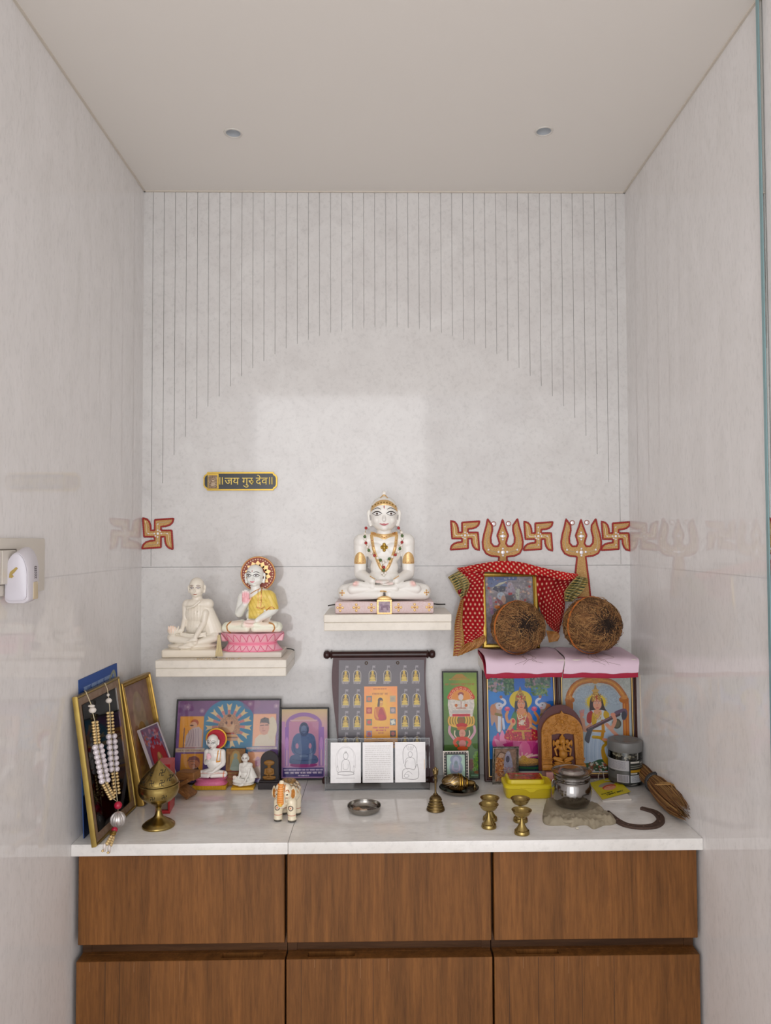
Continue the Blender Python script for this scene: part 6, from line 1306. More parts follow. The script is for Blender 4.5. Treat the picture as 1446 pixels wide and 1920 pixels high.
def dark_arch():
    p = cp(502, 1483); k = px_scale(p)/4.82; e = empty('arched_plaque', (p.x, p.y+.02, ZC+.0003), -.04, 'small black arched plaque with ochre seated figure, right of the small white saint', 'plaque')
    dm = mat('plaque_black', '2c2628', .5); X = lambda v: (v-876)*k; Z = lambda v: (932-v)*k
    B = NB(); box(B, (0, 0, Z(903)), (186*k, 110*k, 58*k), bev=3*k); box(B, (0, 8*k, Z(868)), (176*k, 80*k, 14*k), bev=3*k); fin('base', B, dm, e, 0)
    B = NB(); pr = [(X(796), Z(866))]+[(X(876)+82*k*math.cos(t), Z(690)+82*k*math.sin(t)*1.02) for t in [PI-PI*i/20 for i in range(21)]]+[(X(958), Z(866))]
    prism(B, pr, 6*k, 38*k); bmesh.ops.bevel(B, geom=[], offset=0) if False else None; fin('arch_slab', B, dm, e, 0)
    gm = mat('ochre_carving', '9a6c2c', .5, c2='7c5420', scale=300, bump=.4, bscale=900)
    B = NB(); fy = 2*k
    ell(B, (0, fy, Z(708)), (50*k, 16*k, 26*k)); ell(B, (0, fy, Z(722)), (22*k, 16*k, 22*k)); ell(B, (0, fy, Z(742)), (16*k, 13*k, 18*k)); ell(B, (0, fy, Z(785)), (32*k, 15*k, 34*k)); ell(B, (0, fy, Z(765)), (38*k, 13*k, 14*k))
    for s_ in (-1, 1): capsule(B, (s_*36*k, fy, Z(768)), (s_*40*k, fy-4*k, Z(805)), 9*k, 8*k, 10); capsule(B, (s_*40*k, fy-4*k, Z(805)), (s_*8*k, fy-14*k, Z(815)), 8*k, 6*k, 10); capsule(B, (s_*10*k, fy-8*k, Z(832)), (s_*48*k, fy-2*k, Z(838)), 12*k, 13*k, 10)
    ell(B, (0, fy, Z(850)), (58*k, 16*k, 12*k)); me = remesh(B, .0005, 1); mesh_obj('carved_figure', me, gm, e)
dark_arch()
def elephant():
    p = cp(537, 1538); k = px_scale(p)/4.82; e = empty('elephant_figurine', (p.x-.001, p.y+.002, ZC+.0003), -.14, 'painted cream elephant figurine with orange caparison and black toes', 'figurine')
    u = k; B = NB()
    H = 395
    for x, y, z in ((-64, -30, 0), (66, -34, 0), (-60, 150, 0), (62, 150, 0)):
        capsule(B, (x*u, y*u, 22*u), (x*.92*u, (y+4)*u, 170*u), 36*u, 46*u, 16); lathe(B, [(30*u, 0), (40*u, 6*u), (40*u, 30*u), (34*u, 50*u)], 20, M=T(x*u, y*u, 0))
    ell(B, (0, 60*u, 225*u), (118*u, 165*u, 100*u)); ell(B, (0, 10*u, 230*u), (104*u, 110*u, 96*u)); ell(B, (0, 130*u, 235*u), (108*u, 100*u, 92*u))
    ell(B, (0, -80*u, 275*u), (78*u, 66*u, 84*u)); ell(B, (-30*u, -90*u, 320*u), (36*u, 40*u, 34*u)); ell(B, (30*u, -90*u, 320*u), (36*u, 40*u, 34*u)); ell(B, (0, -100*u, 210*u), (48*u, 44*u, 46*u))
    tube(B, cr([(0, -120*u, 190*u), (0, -152*u, 200*u), (0, -168*u, 250*u), (0, -166*u, 310*u), (0, -150*u, 360*u), (0, -132*u, 388*u)], 5), [46*u-(46-20)*u*i/25 for i in range(26)], 14)
    for s_ in (-1, 1): capsule(B, (s_*34*u, -118*u, 200*u), (s_*52*u, -160*u, 196*u), 9*u, 5*u, 8)
    tube(B, cr([(0, 222*u, 250*u), (10*u, 248*u, 200*u), (6*u, 240*u, 130*u)], 5), 9*u, 8)
    me = remesh(B, .0007, 2)
    def f(P):
        P = P/u; x, y, z = P[:, 0], P[:, 1], P[:, 2]; c = np.tile(np.array(A('ded2b8')), (len(P), 1))
        c = dig(c, soft(z-20, 8)*((np.sin(np.arctan2(y % 183, x)*7) > -.2)), '23211f', .95)
        c = dig(c, soft(np.abs(z-62)-3, 4), 'b5523a', .9)
        c = dig(c, soft(-(z-262-.0*y), 8)*(y > -20)*(np.sin(x*.11)*np.sin(y*.09) > -.1), '3a3328', .75)
        c = dig(c, soft(-(z-240), 8)*(y > -20)*(np.sin(x*.17+2)*np.sin(y*.15) > .45), 'c98f3c', .8)
        for q in (-1, 1):
            d = np.hypot(x-q*62, (z-128)); c = dig(c, soft(np.abs(d-20)-5, 4)*(y < -40), '4a2a20', .9); c = dig(c, soft(d-8, 4)*(y < -40), 'c2562c', .9)
        c = dig(c, soft(np.hypot(x, (z-120))-14, 5)*(y < 0)*(y > -60), 'a8482c', .4)
        return c
    colour_mesh(me, f); mesh_obj('body', me, matv('elephant_paint', .25, 0, .4), e); pj = Proj(me)
    B = NB(); d_patch(B, pj, [(-30*u, 372*u), (0, 376*u), (30*u, 372*u)], [(-32*u, 205*u), (0, 180*u), (32*u, 205*u)], .0009, 12, 24); cap_ = fin('orange_caparison', B, mat('orange_cloth', 'e08a34', .45), e, 60)
    for i in range(9): B = NB(); d_stroke(B, pj, [(-26*u, (360-i*18)*u), (26*u, (360-i*18)*u)], 4*u, off=.0014, n=6); fin('stripe', B, mat('stripe_pale', 'f0c88c', .4), cap_, 60)
    B = NB(); d_disc(B, pj, 0, 196*u, 22*u, 20*u, .0016, 0, 3, 14); fin('pendant', B, mat('pendant_yellow', 'e8b84c', .35), e, 60)
    for s_ in (-1, 1):
        B = NB(); RR = []
        for d_, sc_ in ((0, .2), (0, .92), (-4, 1), (-10, .95), (-12, .2)): RR.append([Vector((s_*(84+26*sc_*math.cos(t)+(4 if sc_ > .5 else 0))*u, (-66+d_+14*math.cos(t))*u, (262+56*sc_*math.sin(t)-8*math.cos(2*t))*u)) for t in [2*PI*j/24 for j in range(24)]])
        rings(B, RR); er = fin('ear', B, mat('ear_cream', 'dccdb0', .35), e, 60)
        B = NB(); RR = [[Vector((s_*(86+17*sc_*math.cos(t))*u, (-80+10*math.cos(t))*u+dd*u, (262+42*sc_*math.sin(t))*u)) for t in [2*PI*j/24 for j in range(24)]] for dd, sc_ in ((2, 1), (-2, .9), (-3, .1))]
        rings(B, RR); fin('ear_lining', B, mat('ear_amber', 'b8762c', .35), er, 60)
        B = NB(); d_disc(B, pj, s_*46*u, 268*u, 11*u, 7*u, .0005, 0, 2, 12); fin('eye', B, p_dark, e, 60)
        B = NB(); d_stroke(B, pj, [(s_*34*u, 300*u), (s_*52*u, 306*u), (s_*62*u, 286*u)], 7*u, off=.0006); d_stroke(B, pj, [(s_*36*u, 240*u), (s_*54*u, 236*u)], 6*u, off=.0006); fin('painted_scroll', B, mat('amber_line', 'b5651f', .4), e, 60)
    B = NB(); ell(B, (0, 90*u, 318*u), (70*u, 80*u, 22*u)); fin('saddle_pad', B, mat('saddle_dark', '4a4034', .4, c2='b98c48', scale=260, amt=.3), e, 60)
elephant()
def dish():
    p = cp(683, 1521); k = px_scale(p)/5.487; e = empty('steel_dish', (p.x, p.y, ZC+.0003), 0, 'small round steel dish holding brownish bits, alone in the middle of the worktop', 'dish')
    lathe_obj('bowl', smoothprof([(0.1*k, 3*k), (110*k, 2*k), (140*k, 8*k), (160*k, 30*k), (168*k, 62*k)])+smoothprof([(174*k, 66*k), (175*k, 60*k), (166*k, 26*k), (144*k, 1*k), (110*k, 0), (0.1*k, 0)]), mat('steel_dark', 'aaa69f', .17, 1, raw=True, c2='8e8a84', scale=40), e, 56, cap=False)
    bm_ = mat('resin_bits', 'b08c6c', .6, c2='8a6a4c', scale=300, bump=.5)
    random.seed(4)
    for x, y, rx_, ry_, lb, mt in ((-70, 12, 46, 34, 'tan crumbly resin lump at the left of the steel dish', bm_), (-6, -34, 40, 16, 'small pale flat chip at the front of the steel dish', mat('pale_chip', 'c4ad98', .6)), (70, 8, 42, 36, 'dark grey crumpled bit at the right of the steel dish', mat('resin_dark', '5c534c', .5, bump=.4))):
        B = NB(); ell(B, (0, 0, 0), (rx_*k, ry_*k, 11*k), M=T(x*k, y*k, 20*k), u=14, v=8)
        for v in B.verts: v.co += Vector((random.uniform(-1, 1), random.uniform(-1, 1), random.uniform(-.8, .8)))*4.5*k
        o = fin('resin_lump', B, mt, None, 30); o.location = e.location; tag(o, lb, 'resin lump')
dish()
def bell():
    p = cp(817, 1519); k = px_scale(p)/5.189; e = empty('hand_bell', (p.x, p.y, ZC+.0003), 0, 'small brass hand bell with tall handle, between acrylic stand and conch plate', 'bell')
    b0 = 1515; f = lambda q: [(r*k, (b0-y)*k) for r, y in q]
    lathe_obj('bell_body', f([(84, 1515), (90, 1510), (88, 1500)])+smoothprof(f([(88, 1500), (72, 1465), (62, 1440), (58, 1405), (50, 1388), (36, 1376), (20, 1368)])), brass_dark, e)
    for y, r in ((1488, 83), (1462, 73), (1440, 65), (1412, 60)): lathe_obj('ridge', f([(r-1, y+5), (r+3, y), (r-1, y-5)]), brass, e, 40, I4, False)
    lathe_obj('handle', smoothprof(f([(20, 1372), (26, 1362), (12, 1350), (9, 1320), (10, 1270), (13, 1225), (20, 1210), (13, 1200), (18, 1180), (26, 1160), (20, 1140)])), brass_dark, e)
    B = NB(); ell(B, (0, 0, (b0-1150)*k), (26*k, 18*k, 30*k)); ell(B, (0, 0, (b0-1118)*k), (14*k, 11*k, 20*k))
    for s_ in (-1, 1): ell(B, (s_*20*k, 0, (b0-1138)*k), (9*k, 8*k, 24*k)); ell(B, (s_*16*k, -10*k, (b0-1168)*k), (9*k, 9*k, 10*k))
    me = remesh(B, .0005, 1); mesh_obj('figure_finial', me, brass_dark, e)
bell()
def conch_plate():
    p = cp(861, 1484); k = px_scale(p)/5.189; e = empty('steel_plate', (p.x, p.y, ZC+.0003), 0, 'round steel plate with raised rim carrying the brass conch', 'plate')
    lathe_obj('plate', smoothprof([(0.1*k, 4*k), (120*k, 3*k), (150*k, 8*k), (176*k, 28*k), (190*k, 44*k)])+smoothprof([(194*k, 42*k), (180*k, 24*k), (152*k, 3*k), (120*k, 0), (0.1*k, 0)]), mat('plate_metal', '958c80', .22, 1, raw=True, c2='7c7468', scale=40), e, 60, cap=False)
    c = empty('brass_conch', (p.x-.0, p.y, ZC+5*k), .12, 'engraved brass conch shell lying on the steel plate', 'conch')
    RR = []; prof = [(-172, 4), (-165, 26), (-140, 56), (-100, 82), (-55, 96), (-10, 96), (30, 84), (62, 62), (82, 42), (110, 34), (140, 30), (158, 20), (166, 5)]
    P = cr([(a, b, 0) for a, b in prof], 5)
    for q in P: RR.append([Vector((q.x*k, q.y*.86*math.cos(t)*k, (82+(q.y)*math.sin(t)*.86-(q.x*.10))*k)) for t in [2*PI*j/40 for j in range(40)]])
    B = NB(); rings(B, RR); me0 = fin('shell', B, mat('conch_brass', 'a58a55', .25, 1, c2='6c5a44', scale=60, amt=.5), c, 60)
    B = NB()
    for x0, r0 in ((-6, 97), (16, 91), (70, 56)): tube(B, [Vector(((x0+6*math.sin(t))*k, r0*.87*math.cos(t)*k, (82+r0*.87*math.sin(t)-x0*.1)*k)) for t in [2*PI*j/40 for j in range(40)]], 5*k, 8, closed=True)
    fin('raised_bands', B, mat('conch_gold', 'd8ae4c', .22, 1), c, 60)
    pj = Proj(me0.data)
    for pts in ([(-150, 60), (-100, 88), (-60, 110), (-30, 120)], [(-145, 90), (-100, 110), (-60, 140), (-30, 150)], [(-110, 60), (-80, 84), (-50, 60), (-30, 80)], [(-120, 118), (-90, 138), (-60, 158)], [(30, 60), (40, 100), (36, 140)], [(52, 60), (60, 96), (56, 120)]):
        B = NB(); d_stroke(B, pj, [(x*k, z*k) for x, z in pts], 7*k, off=.0006); fin('engraved_line', B, mat('conch_silver', 'b4a696', .3, .9), c, 60)
    B = NB(); ell(B, (150*k, -28*k, 36*k), (14*k, 12*k, 26*k)); ell(B, (150*k, -28*k, 62*k), (9*k, 8*k, 12*k)); tube(B, [(150*k, -28*k, 12*k), (150*k, -28*k, 30*k)], 18*k, 10); fin('tail_figure', B, brass_dark, c, 60)
conch_plate()
def diya_at(zx, zy, label, src=None):
    p = cp(890+zx/12.05, 1480+zy/12.05); k = px_scale(p)/12.05
    if src:
        c = copy_tree(src); c.location = (p.x, p.y, ZC+.0003); c['label'] = label; return c
    e = empty('brass_oil_lamp', (p.x, p.y, ZC+.0003), 0, label, 'oil lamp', 'brass oil lamps')
    f = lambda q: [(r*k, h*k) for r, h in q]
    lathe_obj('foot', f([(166, 0), (172, 10), (170, 40), (160, 78), (140, 92)])+smoothprof(f([(140, 92), (128, 108), (100, 148), (72, 200), (48, 255), (32, 308), (28, 345), (40, 372), (70, 390)])), brass, e)
    lathe_obj('cup', smoothprof(f([(20, 366), (90, 376), (150, 404), (186, 450), (202, 490)]))+f([(206, 500), (222, 512), (224, 520), (216, 522), (200, 512), (186, 495)])+smoothprof(f([(186, 495), (166, 458), (130, 424), (70, 402), (2, 398)])), brass, e, cap=False)
    lathe_obj('wick_hole', f([(2, 406), (18, 404), (16, 400), (2, 399)]), mat('wick_hole_dark', '1c140c', .9, raw=True), e, 16)  # small dark disc in the middle of the cup floor
    return e
d1 = diya_at(325, 862, 'brass oil lamp at the front of the left pair')
diya_at(350, 700, 'brass oil lamp at the back of the left pair, mostly hidden by the front one', d1)
diya_at(1070, 1003, 'brass oil lamp at the front of the right pair, nearest the worktop edge', d1)
diya_at(1038, 722, 'brass oil lamp at the back of the right pair, in front of the yellow box', d1)
def yellow_box():
    a, b = cp(946, 1500), cp(1022, 1502); k = px_scale(a)/5.189; w_ = 486*k; ang = 0.0; d_ = .062; H = 128*k*1.06
    xc = (cp(938, 1490).x+cp(1035, 1490).x)/2
    e = empty('yellow_box', (xc+.002, a.y+d_/2, ZC+.0003), -.02, 'bright yellow plastic box with a red picture on its lid, beside the steel pot', 'box')
    ym = mat('yellow_plastic', 'c9b21c', .35); ym2 = mat('yellow_lid', 'd2bd1e', .33)
    def rr(w, d, r=.012, n=6):
        P = []
        for cx, cy, a0 in ((w/2-r, d/2-r, 0), (-w/2+r, d/2-r, PI/2), (-w/2+r, -d/2+r, PI), (w/2-r, -d/2+r, 1.5*PI)):
            for i in range(n+1): t = a0+PI/2*i/n; P.append((cx+r*math.cos(t), cy+r*math.sin(t)))
        return P
    def stack(L): return [[Vector((x, y, z)) for x, y in rr(w_*s, d_+w_*(s-1), r)] for s, z, r in L]
    B = NB(); rings(B, stack([(.88, 0, .008), (.91, .0015, .010), (.95, H*.72, .012), (.955, H*.74, .012), (.955, H*.80, .012)])); fin('tub', B, ym, e, 40)
    B = NB(); rings(B, stack([(.985, H*.74, .013), (1, H*.76, .013), (1, H*.96, .013), (.97, H, .013), (.92, H+.0008, .012), (.90, H-.0006, .012)])); ld = fin('lid', B, ym2, e, 40)
    B = NB(); RR = [[Vector((x-.004, y+.002, z)) for x, y in rr(w_*s, d_*.80-w_*(.74-s), .010)] for s, z in ((.76, H), (.755, H+.0065), (.74, H+.008), (.70, H+.0082))]; rings(B, RR); fin('raised_panel', B, ym2, ld, 40)
    B = NB(); prism(B, [(-.022, 0), (-.010, -.0030), (-.004, -.0075), (.004, -.0075), (.010, -.0030), (.022, 0)], -d_/2-.0018-w_*0, -d_/2+.003, T(.004, 0, H*.80)); fin('clasp', B, ym2, ld, 0)
    c = Cv(0, 0, 300, 170, 140, 'a8582c'); c.dots(260, 5, 5, 295, 165, 9, ['c08a48', '8c3a24', 'b87038', '7c5434'], .8).rect(0, 0, 300, 26, 'b03a40').ell(110, 75, 54, 22, '8a7c50').ell(200, 85, 50, 22, '7c6c48').curve([(20, 120), (150, 100), (280, 120)], 12, '9c3428').mottle(.3, 10)
    ww, dd = w_*.66, d_*.66
    def f(U, V): return np.stack([-.004-ww/2+ww*U, .002+dd/2-dd*V, np.full(U.shape, H+.0088)], 1)
    sheet('lid_picture', c, f, matv('glossy_print', .2), ld)
yellow_box()
def ganesh():
    # card box under the plaque
    b = cp(1034, 1477); k = px_scale(b); zt = wp(1055, 1447.5, b.y+.004).z
    w_ = 62*k; e0 = empty('pink_card_box', (wp(1056, 1470, b.y).x, b.y+.024, ZC+.0003), 0, 'small pink card box under the carved plaque, mostly hidden by the steel pot', 'box')
    B = NB(); box(B, (0, 0, (zt-ZC-.0006)/2), (w_, .046, zt-ZC-.0006), bev=.0008); fin('carton', B, mat('pink_card', 'c9938c', .6), e0, 0)
    B = NB(); box(B, (0, -.0234, (zt-ZC)*.28), (w_*.98, .0006, (zt-ZC)*.5)); fin('orange_label', B, mat('orange_label', 'd4683c', .5), e0, 0)
    yb = b.y+.012; s = px_scale(wp(1055, 1400, yb))/12.8; X = lambda v: (v-690)*s; Z = lambda v: (1765-v)*s
    e = empty('carved_plaque', (wp(1000+690/12.8, 1447, yb).x, yb, zt+.0003), 0, 'arched maroon plaque with ochre carved shrine and seated elephant-headed figure', 'plaque')
    e.rotation_euler = (-.06, 0, 0)
    def arch(x0, x1, zb, zs, ztp, n=24):
        cx, hw = (x0+x1)/2, (x1-x0)/2; return [(x0, zb)]+[(cx+hw*math.cos(t), zs+(ztp-zs)*math.sin(t)) for t in [PI-PI*i/n for i in range(n+1)]]+[(x1, zb)]
    B = NB(); prism(B, arch(X(140), X(1225), Z(1765), Z(860), Z(215)), 0, .008); fin('backboard', B, mat('maroon_board', '4c1614', .35), e, 0)
    om = mat('ochre_resin', 'b87d2c', .5, c2='935c18', scale=160, amt=.6, bump=.9, bscale=420)
    B = NB(); outer = arch(X(205), X(1205), Z(1735), Z(880), Z(410), 30); inner = [(X(445), Z(1735)), (X(445), Z(900)), (X(520), Z(895)), (X(560), Z(880)), (X(640), Z(878)), (X(710), Z(905)), (X(780), Z(878)), (X(850), Z(880)), (X(920), Z(895)), (X(985), Z(900)), (X(1020), Z(1735))]
    o2 = [(x, z) for x, z in outer]; pk = [(X(705)+dx*s, Z(zz)) for dx, zz in ((-55, 420), (-20, 385), (0, 345), (20, 385), (55, 420))]
    mid = len(o2)//2; o2 = o2[:mid]+pk+o2[mid+1:]
    prism(B, o2+inner[::-1], -.007, .0002); fr_ = fin('carved_arch', B, om, e, 0)
    B = NB(); random.seed(9)
    for i in range(150):      # floral relief
        a = PI*random.random(); t = random.random(); rx_ = 250+t*225; rz_ = 60+t*380
        x, z = X(705)+rx_*s*math.cos(a), Z(885)+rz_*s*math.sin(a)
        if random.random() < .45: x, z = X(random.choice([290, 330, 370, 1080, 1120, 1160])+random.uniform(-30, 30)), Z(random.uniform(920, 1440))
        r = random.uniform(16, 34)*s; ell(B, (0, 0, 0), (r, .0016, r*.55), M=T(x, -.0072, z) @ R(random.uniform(0, PI), 'Y'), u=8, v=6)
    for zz in (1460, 1500, 1580): 
        for xa, xb in ((205, 445), (1020, 1225)): box(B, ((X(xa)+X(xb))/2, -.0078, Z(zz)), ((xb-xa+20)*s, .003, 22*s), bev=.0006)
    for xa, xb in ((200, 450), (1018, 1250)): box(B, ((X(xa)+X(xb))/2, -.007, Z(1665)), ((xb-xa)*s, .006, 130*s), bev=.001)
    for s_ in (-1, 1):
        for r_ in (55, 30): tube(B, [Vector((X(705)+(s_*90+r_*math.cos(t))*s, -.0075, Z(500)+r_*math.sin(t)*s)) for t in [2*PI*j/16 for j in range(16)]], 7*s, 6, closed=True)
        tube(B, cr([(X(705)+s_*20*s, -.0078, Z(640)), (X(705)+s_*110*s, -.008, Z(590)), (X(705)+s_*180*s, -.0078, Z(660)), (X(705)+s_*300*s, -.0075, Z(700))], 5), 14*s, 8)
        for zz in (1110, 1320): tube(B, [Vector(((X(330) if s_ < 0 else X(1120))+(34*math.cos(t))*s, -.0076, Z(zz)+60*math.sin(t)*s)) for t in [2*PI*j/18 for j in range(18)]], 10*s, 6, closed=True)
    ell(B, (X(705), -.008, Z(600)), (42*s, .004, 40*s)); fin('relief_scrolls', B, om, fr_, 60)
    # seated figure
    B = NB(); y = -.006; c_ = X(705)
    box(B, (c_, y, Z(1650)), (470*s, .016, 110*s), bev=.0012); ell(B, (c_, y, Z(1560)), (215*s, .009, 50*s))
    ell(B, (c_+0*s, y-.004, Z(1350)), (105*s, .010, 120*s)); ell(B, (c_, y, Z(1230)), (105*s, .008, 90*s))
    ell(B, (c_-5*s, y-.003, Z(1060)), (78*s, .009, 95*s)); lathe(B, [(80*s, 0), (70*s, 50*s), (40*s, 90*s), (12*s, 130*s), (2*s, 150*s)], 16, M=T(c_-5*s, y, Z(1030)))
    for s_ in (-1, 1):
        ell(B, (c_+s_*110*s, y, Z(1080)), (52*s, .003, 62*s)); capsule(B, (c_+s_*95*s, y, Z(1180)), (c_+s_*190*s, y-.002, Z(1240)), 34*s, 28*s, 10); capsule(B, (c_+s_*190*s, y-.002, Z(1240)), (c_+s_*160*s, y-.006, Z(1370)), 28*s, 22*s, 10)
        capsule(B, (c_+s_*150*s, y, Z(1150)), (c_+s_*205*s, y, Z(1060)), 26*s, 20*s, 10); capsule(B, (c_+s_*60*s, y-.004, Z(1480)), (c_+s_*200*s, y-.004, Z(1450)), 52*s, 46*s, 12); capsule(B, (c_+s_*200*s, y-.004, Z(1460)), (c_+s_*40*s, y-.010, Z(1520)), 40*s, 30*s, 12)
        ell(B, (c_+s_*215*s, y, Z(1110)), (26*s, .004, 80*s))
    tube(B, cr([(c_-5*s, y-.010, Z(1080)), (c_-8*s, y-.014, Z(1150)), (c_+5*s, y-.015, Z(1215)), (c_+60*s, y-.014, Z(1255)), (c_+120*s, y-.012, Z(1265)), (c_+150*s, y-.011, Z(1300))], 5), [34*s-22*s*i/25 for i in range(26)], 10)
    me = remesh(B, .0006, 1); mesh_obj('carved_figure', me, mat('ochre_figure', 'b87d2c', .5, c2='a06a20', scale=200, amt=.5), e)
ganesh()
def pot():
    p = cp(1072.5, 1516); k = px_scale(p)/4.382; e = empty('steel_pot', (p.x, p.y, ZC+.0075), 0, 'shiny steel pot with lid standing on the folded cloth', 'pot')
    b0 = 1232; f = lambda q: [(r*k, (b0-y)*k) for r, y in q]
    st = mat('pot_steel', '9d9a97', .14, 1, raw=True, c2='86827f', scale=16, amt=.7, bump=.04, bscale=60)
    lathe_obj('body', smoothprof(f([(2, 1232), (90, 1231), (124, 1222), (146, 1190), (160, 1130), (158, 1080), (148, 1044), (140, 1030)]))+f([(143, 1022), (150, 1018), (150, 1012), (142, 1008), (143, 1000), (151, 996), (151, 990), (145, 984), (150, 972), (164, 958), (167, 953), (160, 952), (140, 968), (138, 990)]), st, e, 64, cap=False)
    lathe_obj('lid', smoothprof(f([(158, 952), (140, 966), (110, 962), (96, 944)]))+smoothprof(f([(92, 940), (70, 930), (40, 926), (2, 925)])), mat('lid_steel', 'a8a19c', .2, 1, raw=True), e, 64, cap=False)
    for s_ in (-1,): B = NB(); tube(B, [Vector((-150*k-12*k*math.cos(t), 0, (b0-1060)*k+34*k*math.sin(t))) for t in [PI*j/12-PI/2 for j in range(13)]], 5*k, 8); fin('lug', B, st, e, 60)
pot()
def blob(nm, outline, zoom, x0, y0, hfn, mt, parent, origin, nr=16):
    P = [cp(x0+x/zoom, y0+y/zoom)-Vector(origin) for x, y in outline]; P = cr(P, 5, True); c = sum(P, Vector())/len(P); B = NB(); n = len(P); V = []
    for i in range(1, nr+1):
        t = i/nr; V.append([B.verts.new(Vector((c.x+(q.x-c.x)*t, c.y+(q.y-c.y)*t, hfn(t, j/n, c.x+(q.x-c.x)*t, c.y+(q.y-c.y)*t)))) for j, q in enumerate(P)])
    cv = B.verts.new(Vector((c.x, c.y, hfn(0, 0, c.x, c.y))))
    for j in range(n): B.faces.new((cv, V[0][j], V[0][(j+1) % n]))
    for i in range(nr-1):
        for j in range(n): B.faces.new((V[i][j], V[i+1][j], V[i+1][(j+1) % n], V[i][(j+1) % n]))
    bt = [B.verts.new(Vector((v.co.x, v.co.y, 0))) for v in V[-1]]
    for j in range(n): B.faces.new((V[-1][j], bt[j], bt[(j+1) % n], V[-1][(j+1) % n]))
    B.faces.new(bt[::-1]); return fin(nm, B, mt, parent, 70)
def rag():
    p = cp(1075, 1530); e = empty('folded_cloth', (p.x, p.y, ZC+.0002), 0, 'crumpled beige cloth folded under the steel pot', 'cloth'); px_, py_ = cp(1072.5, 1516).x-p.x, cp(1072.5, 1516).y-p.y
    def h(t, a, x, y):
        b = .0105*(1-max(0, (t-.80)/.2)**2*.75); w_ = .0022*math.sin(26*a*2*PI/4+9*t)+.0016*math.sin(17*x*40+5)+.0012*math.sin(230*y+60*x)
        r = math.hypot(x-px_, y-py_)
        z = b+w_*min(1, t*1.6); 
        if r < .040: z = min(z, .0066)
        elif r < .050: z = min(z, .0066+(r-.040)*.6)
        return max(z, .0012)
    cm = mat('rag_cotton', 'a89c86', .9, c2='8f846f', scale=40, amt=.6, bump=.8, bscale=1200)
    blob('cloth', [(85, 1330), (78, 1270), (100, 1180), (130, 1150), (230, 1140), (340, 1150), (470, 1180), (550, 1205), (600, 1245), (640, 1280), (682, 1325), (650, 1345), (580, 1352), (530, 1372), (490, 1380), (440, 1350), (380, 1352), (320, 1366), (270, 1350), (200, 1352), (130, 1350)], 4.382, 1000, 1240, h, cm, e, (p.x, p.y, 0), 20)
    B = NB(); L = [cp(1000+x/4.382, 1240+y/4.382)-Vector((p.x, p.y, ZC)) for x, y in ((95, 1290), (170, 1330), (260, 1345), (330, 1352), (400, 1330), (470, 1350), (540, 1340), (610, 1320))]
    L = [Vector((v.x, v.y, .006+.002*(i % 2))) for i, v in enumerate(L)]; tube(B, cr(L, 6), .0034, 8, flat=1.0); fin('rolled_edge', B, cm, e, 60)
    B = NB(); q = cp(1000+362/4.382, 1240+1380/4.382)-Vector((p.x, p.y, ZC)); ell(B, (q.x, q.y, .002), (.0035, .003, .002), u=8, v=6); fin('frayed_bit', B, mat('rag_light', 'c8c0ae', .9), e, 60)
rag()
def booklet():
    q = [cp(1095+x/12.05, 1370+y/12.05) for x, y in ((120, 1215), (690, 1062), (1062, 1440), (420, 1590))]
    c0 = sum(q, Vector())/4; e = empty('yellow_booklet', (c0.x, c0.y, ZC+.0002), 0, 'thin yellow booklet with a small red drawing, lying in front of the jar', 'booklet')
    def quad_box(nm, Q, z0, z1, mt):
        B = NB(); a = [B.verts.new(Vector((v.x, v.y, z0))) for v in Q]; b = [B.verts.new(Vector((v.x, v.y, z1+ (lift if i in (1, 2) else 0)))) for i, (v, lift) in enumerate(zip(Q, (0, .0, .0015, 0)))]
        B.faces.new(a[::-1]); B.faces.new(b)
        for i in range(4): B.faces.new((a[i], a[(i+1) % 4], b[(i+1) % 4], b[i]))
        return fin(nm, B, mt, e, 0)
    Q = [v-Vector((c0.x, c0.y, 0)) for v in q]; pg = [cp(1095+x/12.05, 1370+y/12.05)-Vector((c0.x, c0.y, 0)) for x, y in ((130, 1240), (690, 1080), (1078, 1580), (420, 1610))]
    quad_box('pages', pg, 0, .0018, mat('booklet_pages', 'cfc8c0', .7))
    c = Cv(0, 0, 400, 520, 170, 'd6c832'); c.mottle(.04, 50).ell(200, 170, 120, 60, '8c84a0', al=.7).ell(205, 255, 95, 70, 'c8604c').ell(205, 280, 84, 60, 'e0a890').line([(150, 250), (190, 250)], 7, '7a3a34').line([(220, 250), (260, 250)], 7, '7a3a34').curve([(110, 240), (180, 205), (300, 240)], 14, 'b04838').script(40, 380, 200, 26, '3a3a20', 6).script(90, 425, 330, 34, '2c3420', 8)
    T_ = [np.array(v) for v in Q]
    def f(U, V):
        P = np.outer((1-U)*(1-V), T_[0])+np.outer(U*(1-V), T_[1])+np.outer(U*V, T_[2])+np.outer((1-U)*V, T_[3]); P[:, 2] = .0028+.0025*U*V; return P
    sheet('cover', c, f, PRINT, e, .0003)
    s0 = cp(1095+330/12.05, 1370+1180/12.05)-Vector((c0.x, c0.y, ZC)); k = px_scale(q[0])/12.05
    t = empty('thread_loop', (c0.x, c0.y, ZC+.0065), 0, 'loop of pale thread lying on the yellow booklet, behind the pot', 'thread'); B = NB()
    tube(B, cr([s0+Vector((-90*k, .004, 0)), s0+Vector((-10*k, 0, .0)), s0+Vector((10*k, .002, 90*k)), s0+Vector((60*k, .003, 190*k)), s0+Vector((115*k, .003, 160*k)), s0+Vector((125*k, .0, 60*k)), s0+Vector((140*k, -.002, 0)), s0+Vector((260*k, -.002, 0))], 6), 9*k, 6); fin('strand', B, mat('pale_thread', 'a09890', .5), t, 60)
booklet()
